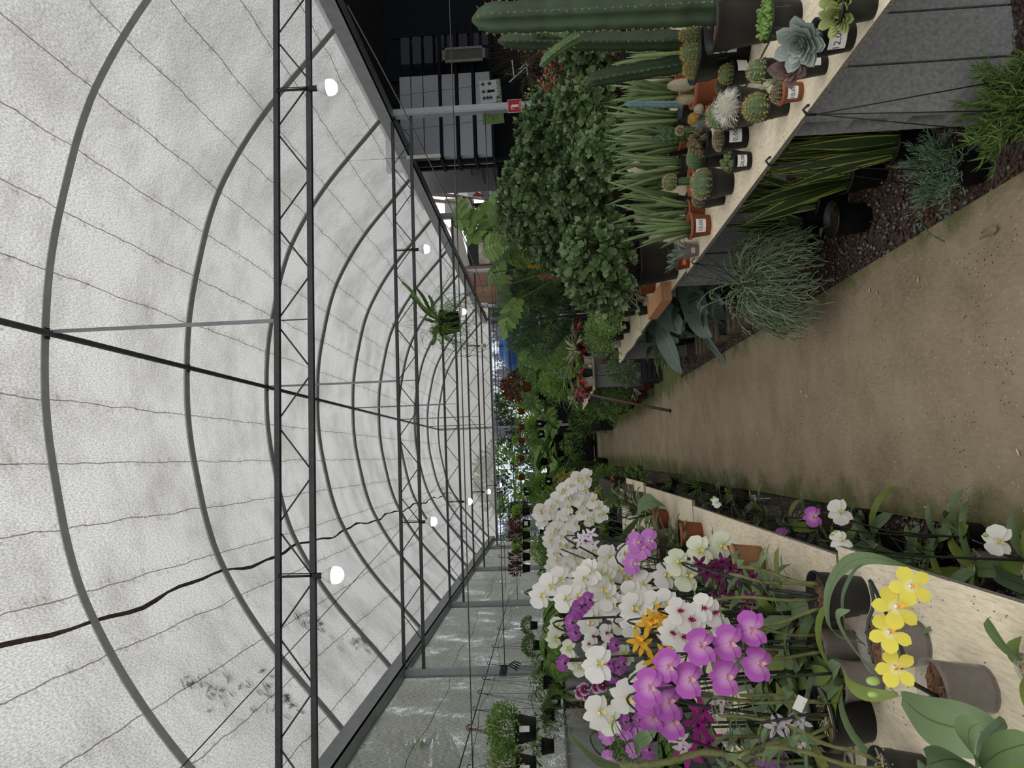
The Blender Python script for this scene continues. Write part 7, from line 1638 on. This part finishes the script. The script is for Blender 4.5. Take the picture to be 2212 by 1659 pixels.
a = by(1000, 425, 17.4); sl.bar(a, V((a.x, a.y, 0)), .06, .06, dk)
tag(flat('leaning_planks', sl), 'grey planks leaning behind the cloth banner', 'planks')
for i, (xa, ya, xb, yb) in enumerate(((982, 418, 998, 460), (1012, 420, 1026, 458), (1048, 428, 1058, 455))):
    mb = MB(); a, b = by(xa, ya, 17.2), by(xb, yb, 17.2); mb.bar(a, b, .04, .05, br); mb.bar(a, V((a.x, a.y, 0)), .03, .03, dk); tag(flat('rusty_bar', mb), 'rust brown bar in the gap below the banner, %s' % ['highest', 'middle', 'lowest'][i], 'bar', 'rust brown bars')
mb = MB(); a, b = by(1030, 458, 17.1), by(1105, 447, 17.1); mb.bar(a, b, .03, .14, wood_m); mb.bar(b, V((b.x, b.y, 0)), .04, .04, palm); tag(flat('timber_plank', mb), 'orange brown plank lying behind the second side post', 'plank')
mb = MB(); a = by(985, 440, 18); mb.box((a.x-.25, 18, a.z-.45), (a.x+.15, 18.3, a.z+.3), mat('dirty white box', '#9a9994', .7)); mb.box((a.x-.1, 18.05, 0), (a.x, 18.15, a.z-.45), dk); tag(flat('wall_unit', mb), 'dirty white boxy unit seen against the sky gap', 'box')
# low roof edge and walls closing the view at the right of the gap
t3 = NT('bare brick wall'); bk = t3.n('TexBrick'); bk.inputs['Scale'].default_value = 3.2; t3.l(t3.coord(), bk.inputs[0]); bk.inputs['Color1'].default_value = rgb('#6e4f3e'); bk.inputs['Color2'].default_value = rgb('#4e3a30'); bk.inputs['Mortar'].default_value = rgb('#6e6258')
brick_m = t3.out(t3.pbsdf(bk.outputs[0], .9)); tile_m = mat('stained pale wall', '#a29a8a', .9, 0, .1, .45, 5)
mb = MB(); xa = by(1000, 655, 28).x; xb = by(1000, 555, 28).x; zt = by(1003, 600, 28).z; mb.box((xa, 28, 0), (xb, 28.15, zt), brick_m); o = flat('wall_right_brick', mb); o['kind'] = 'structure'
mb = MB(); xa = by(1040, 700, 33).x; xb = by(1040, 640, 33).x; zt = by(1020, 670, 33).z; mb.box((xa, 33, 0), (xb+3, 33.1, zt), tile_m); o = flat('wall_right_far', mb); o['kind'] = 'structure'
mb = MB(); c = by(1005, 590, 23); mb.box((.25, -.1, -c.z), (1.4, .1, -.1), dk); mb.bar((.2, -.1, 0), (1.6, -.1, .3), .06, .35, mat('old tin sheet', '#7e7a72', .6)); tag(flat('lean_to', mb, loc=c), 'dark lean to with an old tin sheet beyond the second side post', 'shed')
mb = MB(); c = by(995, 478, 18.5); mb.ell((0, 0, 0), (.22, .15, .25), dk, 10, 6); mb.tube([(0, 0, 0), (0, 0, -c.z)], .03, dk, 6); tag(ob('dark_horn', mb, loc=c), 'dark rounded thing on a pole against the sky gap', 'pole')
mb = MB(); c = by(1040, 505, 20.0); mb.box((-.9, -.05, -c.z), (.9, .05, .1), tile_m); tag(flat('low_wall', mb, loc=c), 'pale low wall behind the monstera leaves', 'wall')

mb = MB(); mb.box((XE+.5, 16.0, 0), (by(1000, 362, 16).x+.02, 16.05, by(1078, 450, 16).z), dk); mb.box((XE+.45, 16.05, 0), (XE+.5, 24, 2.6), dk); o = flat('wall_right_low', mb); o['kind'] = 'structure'
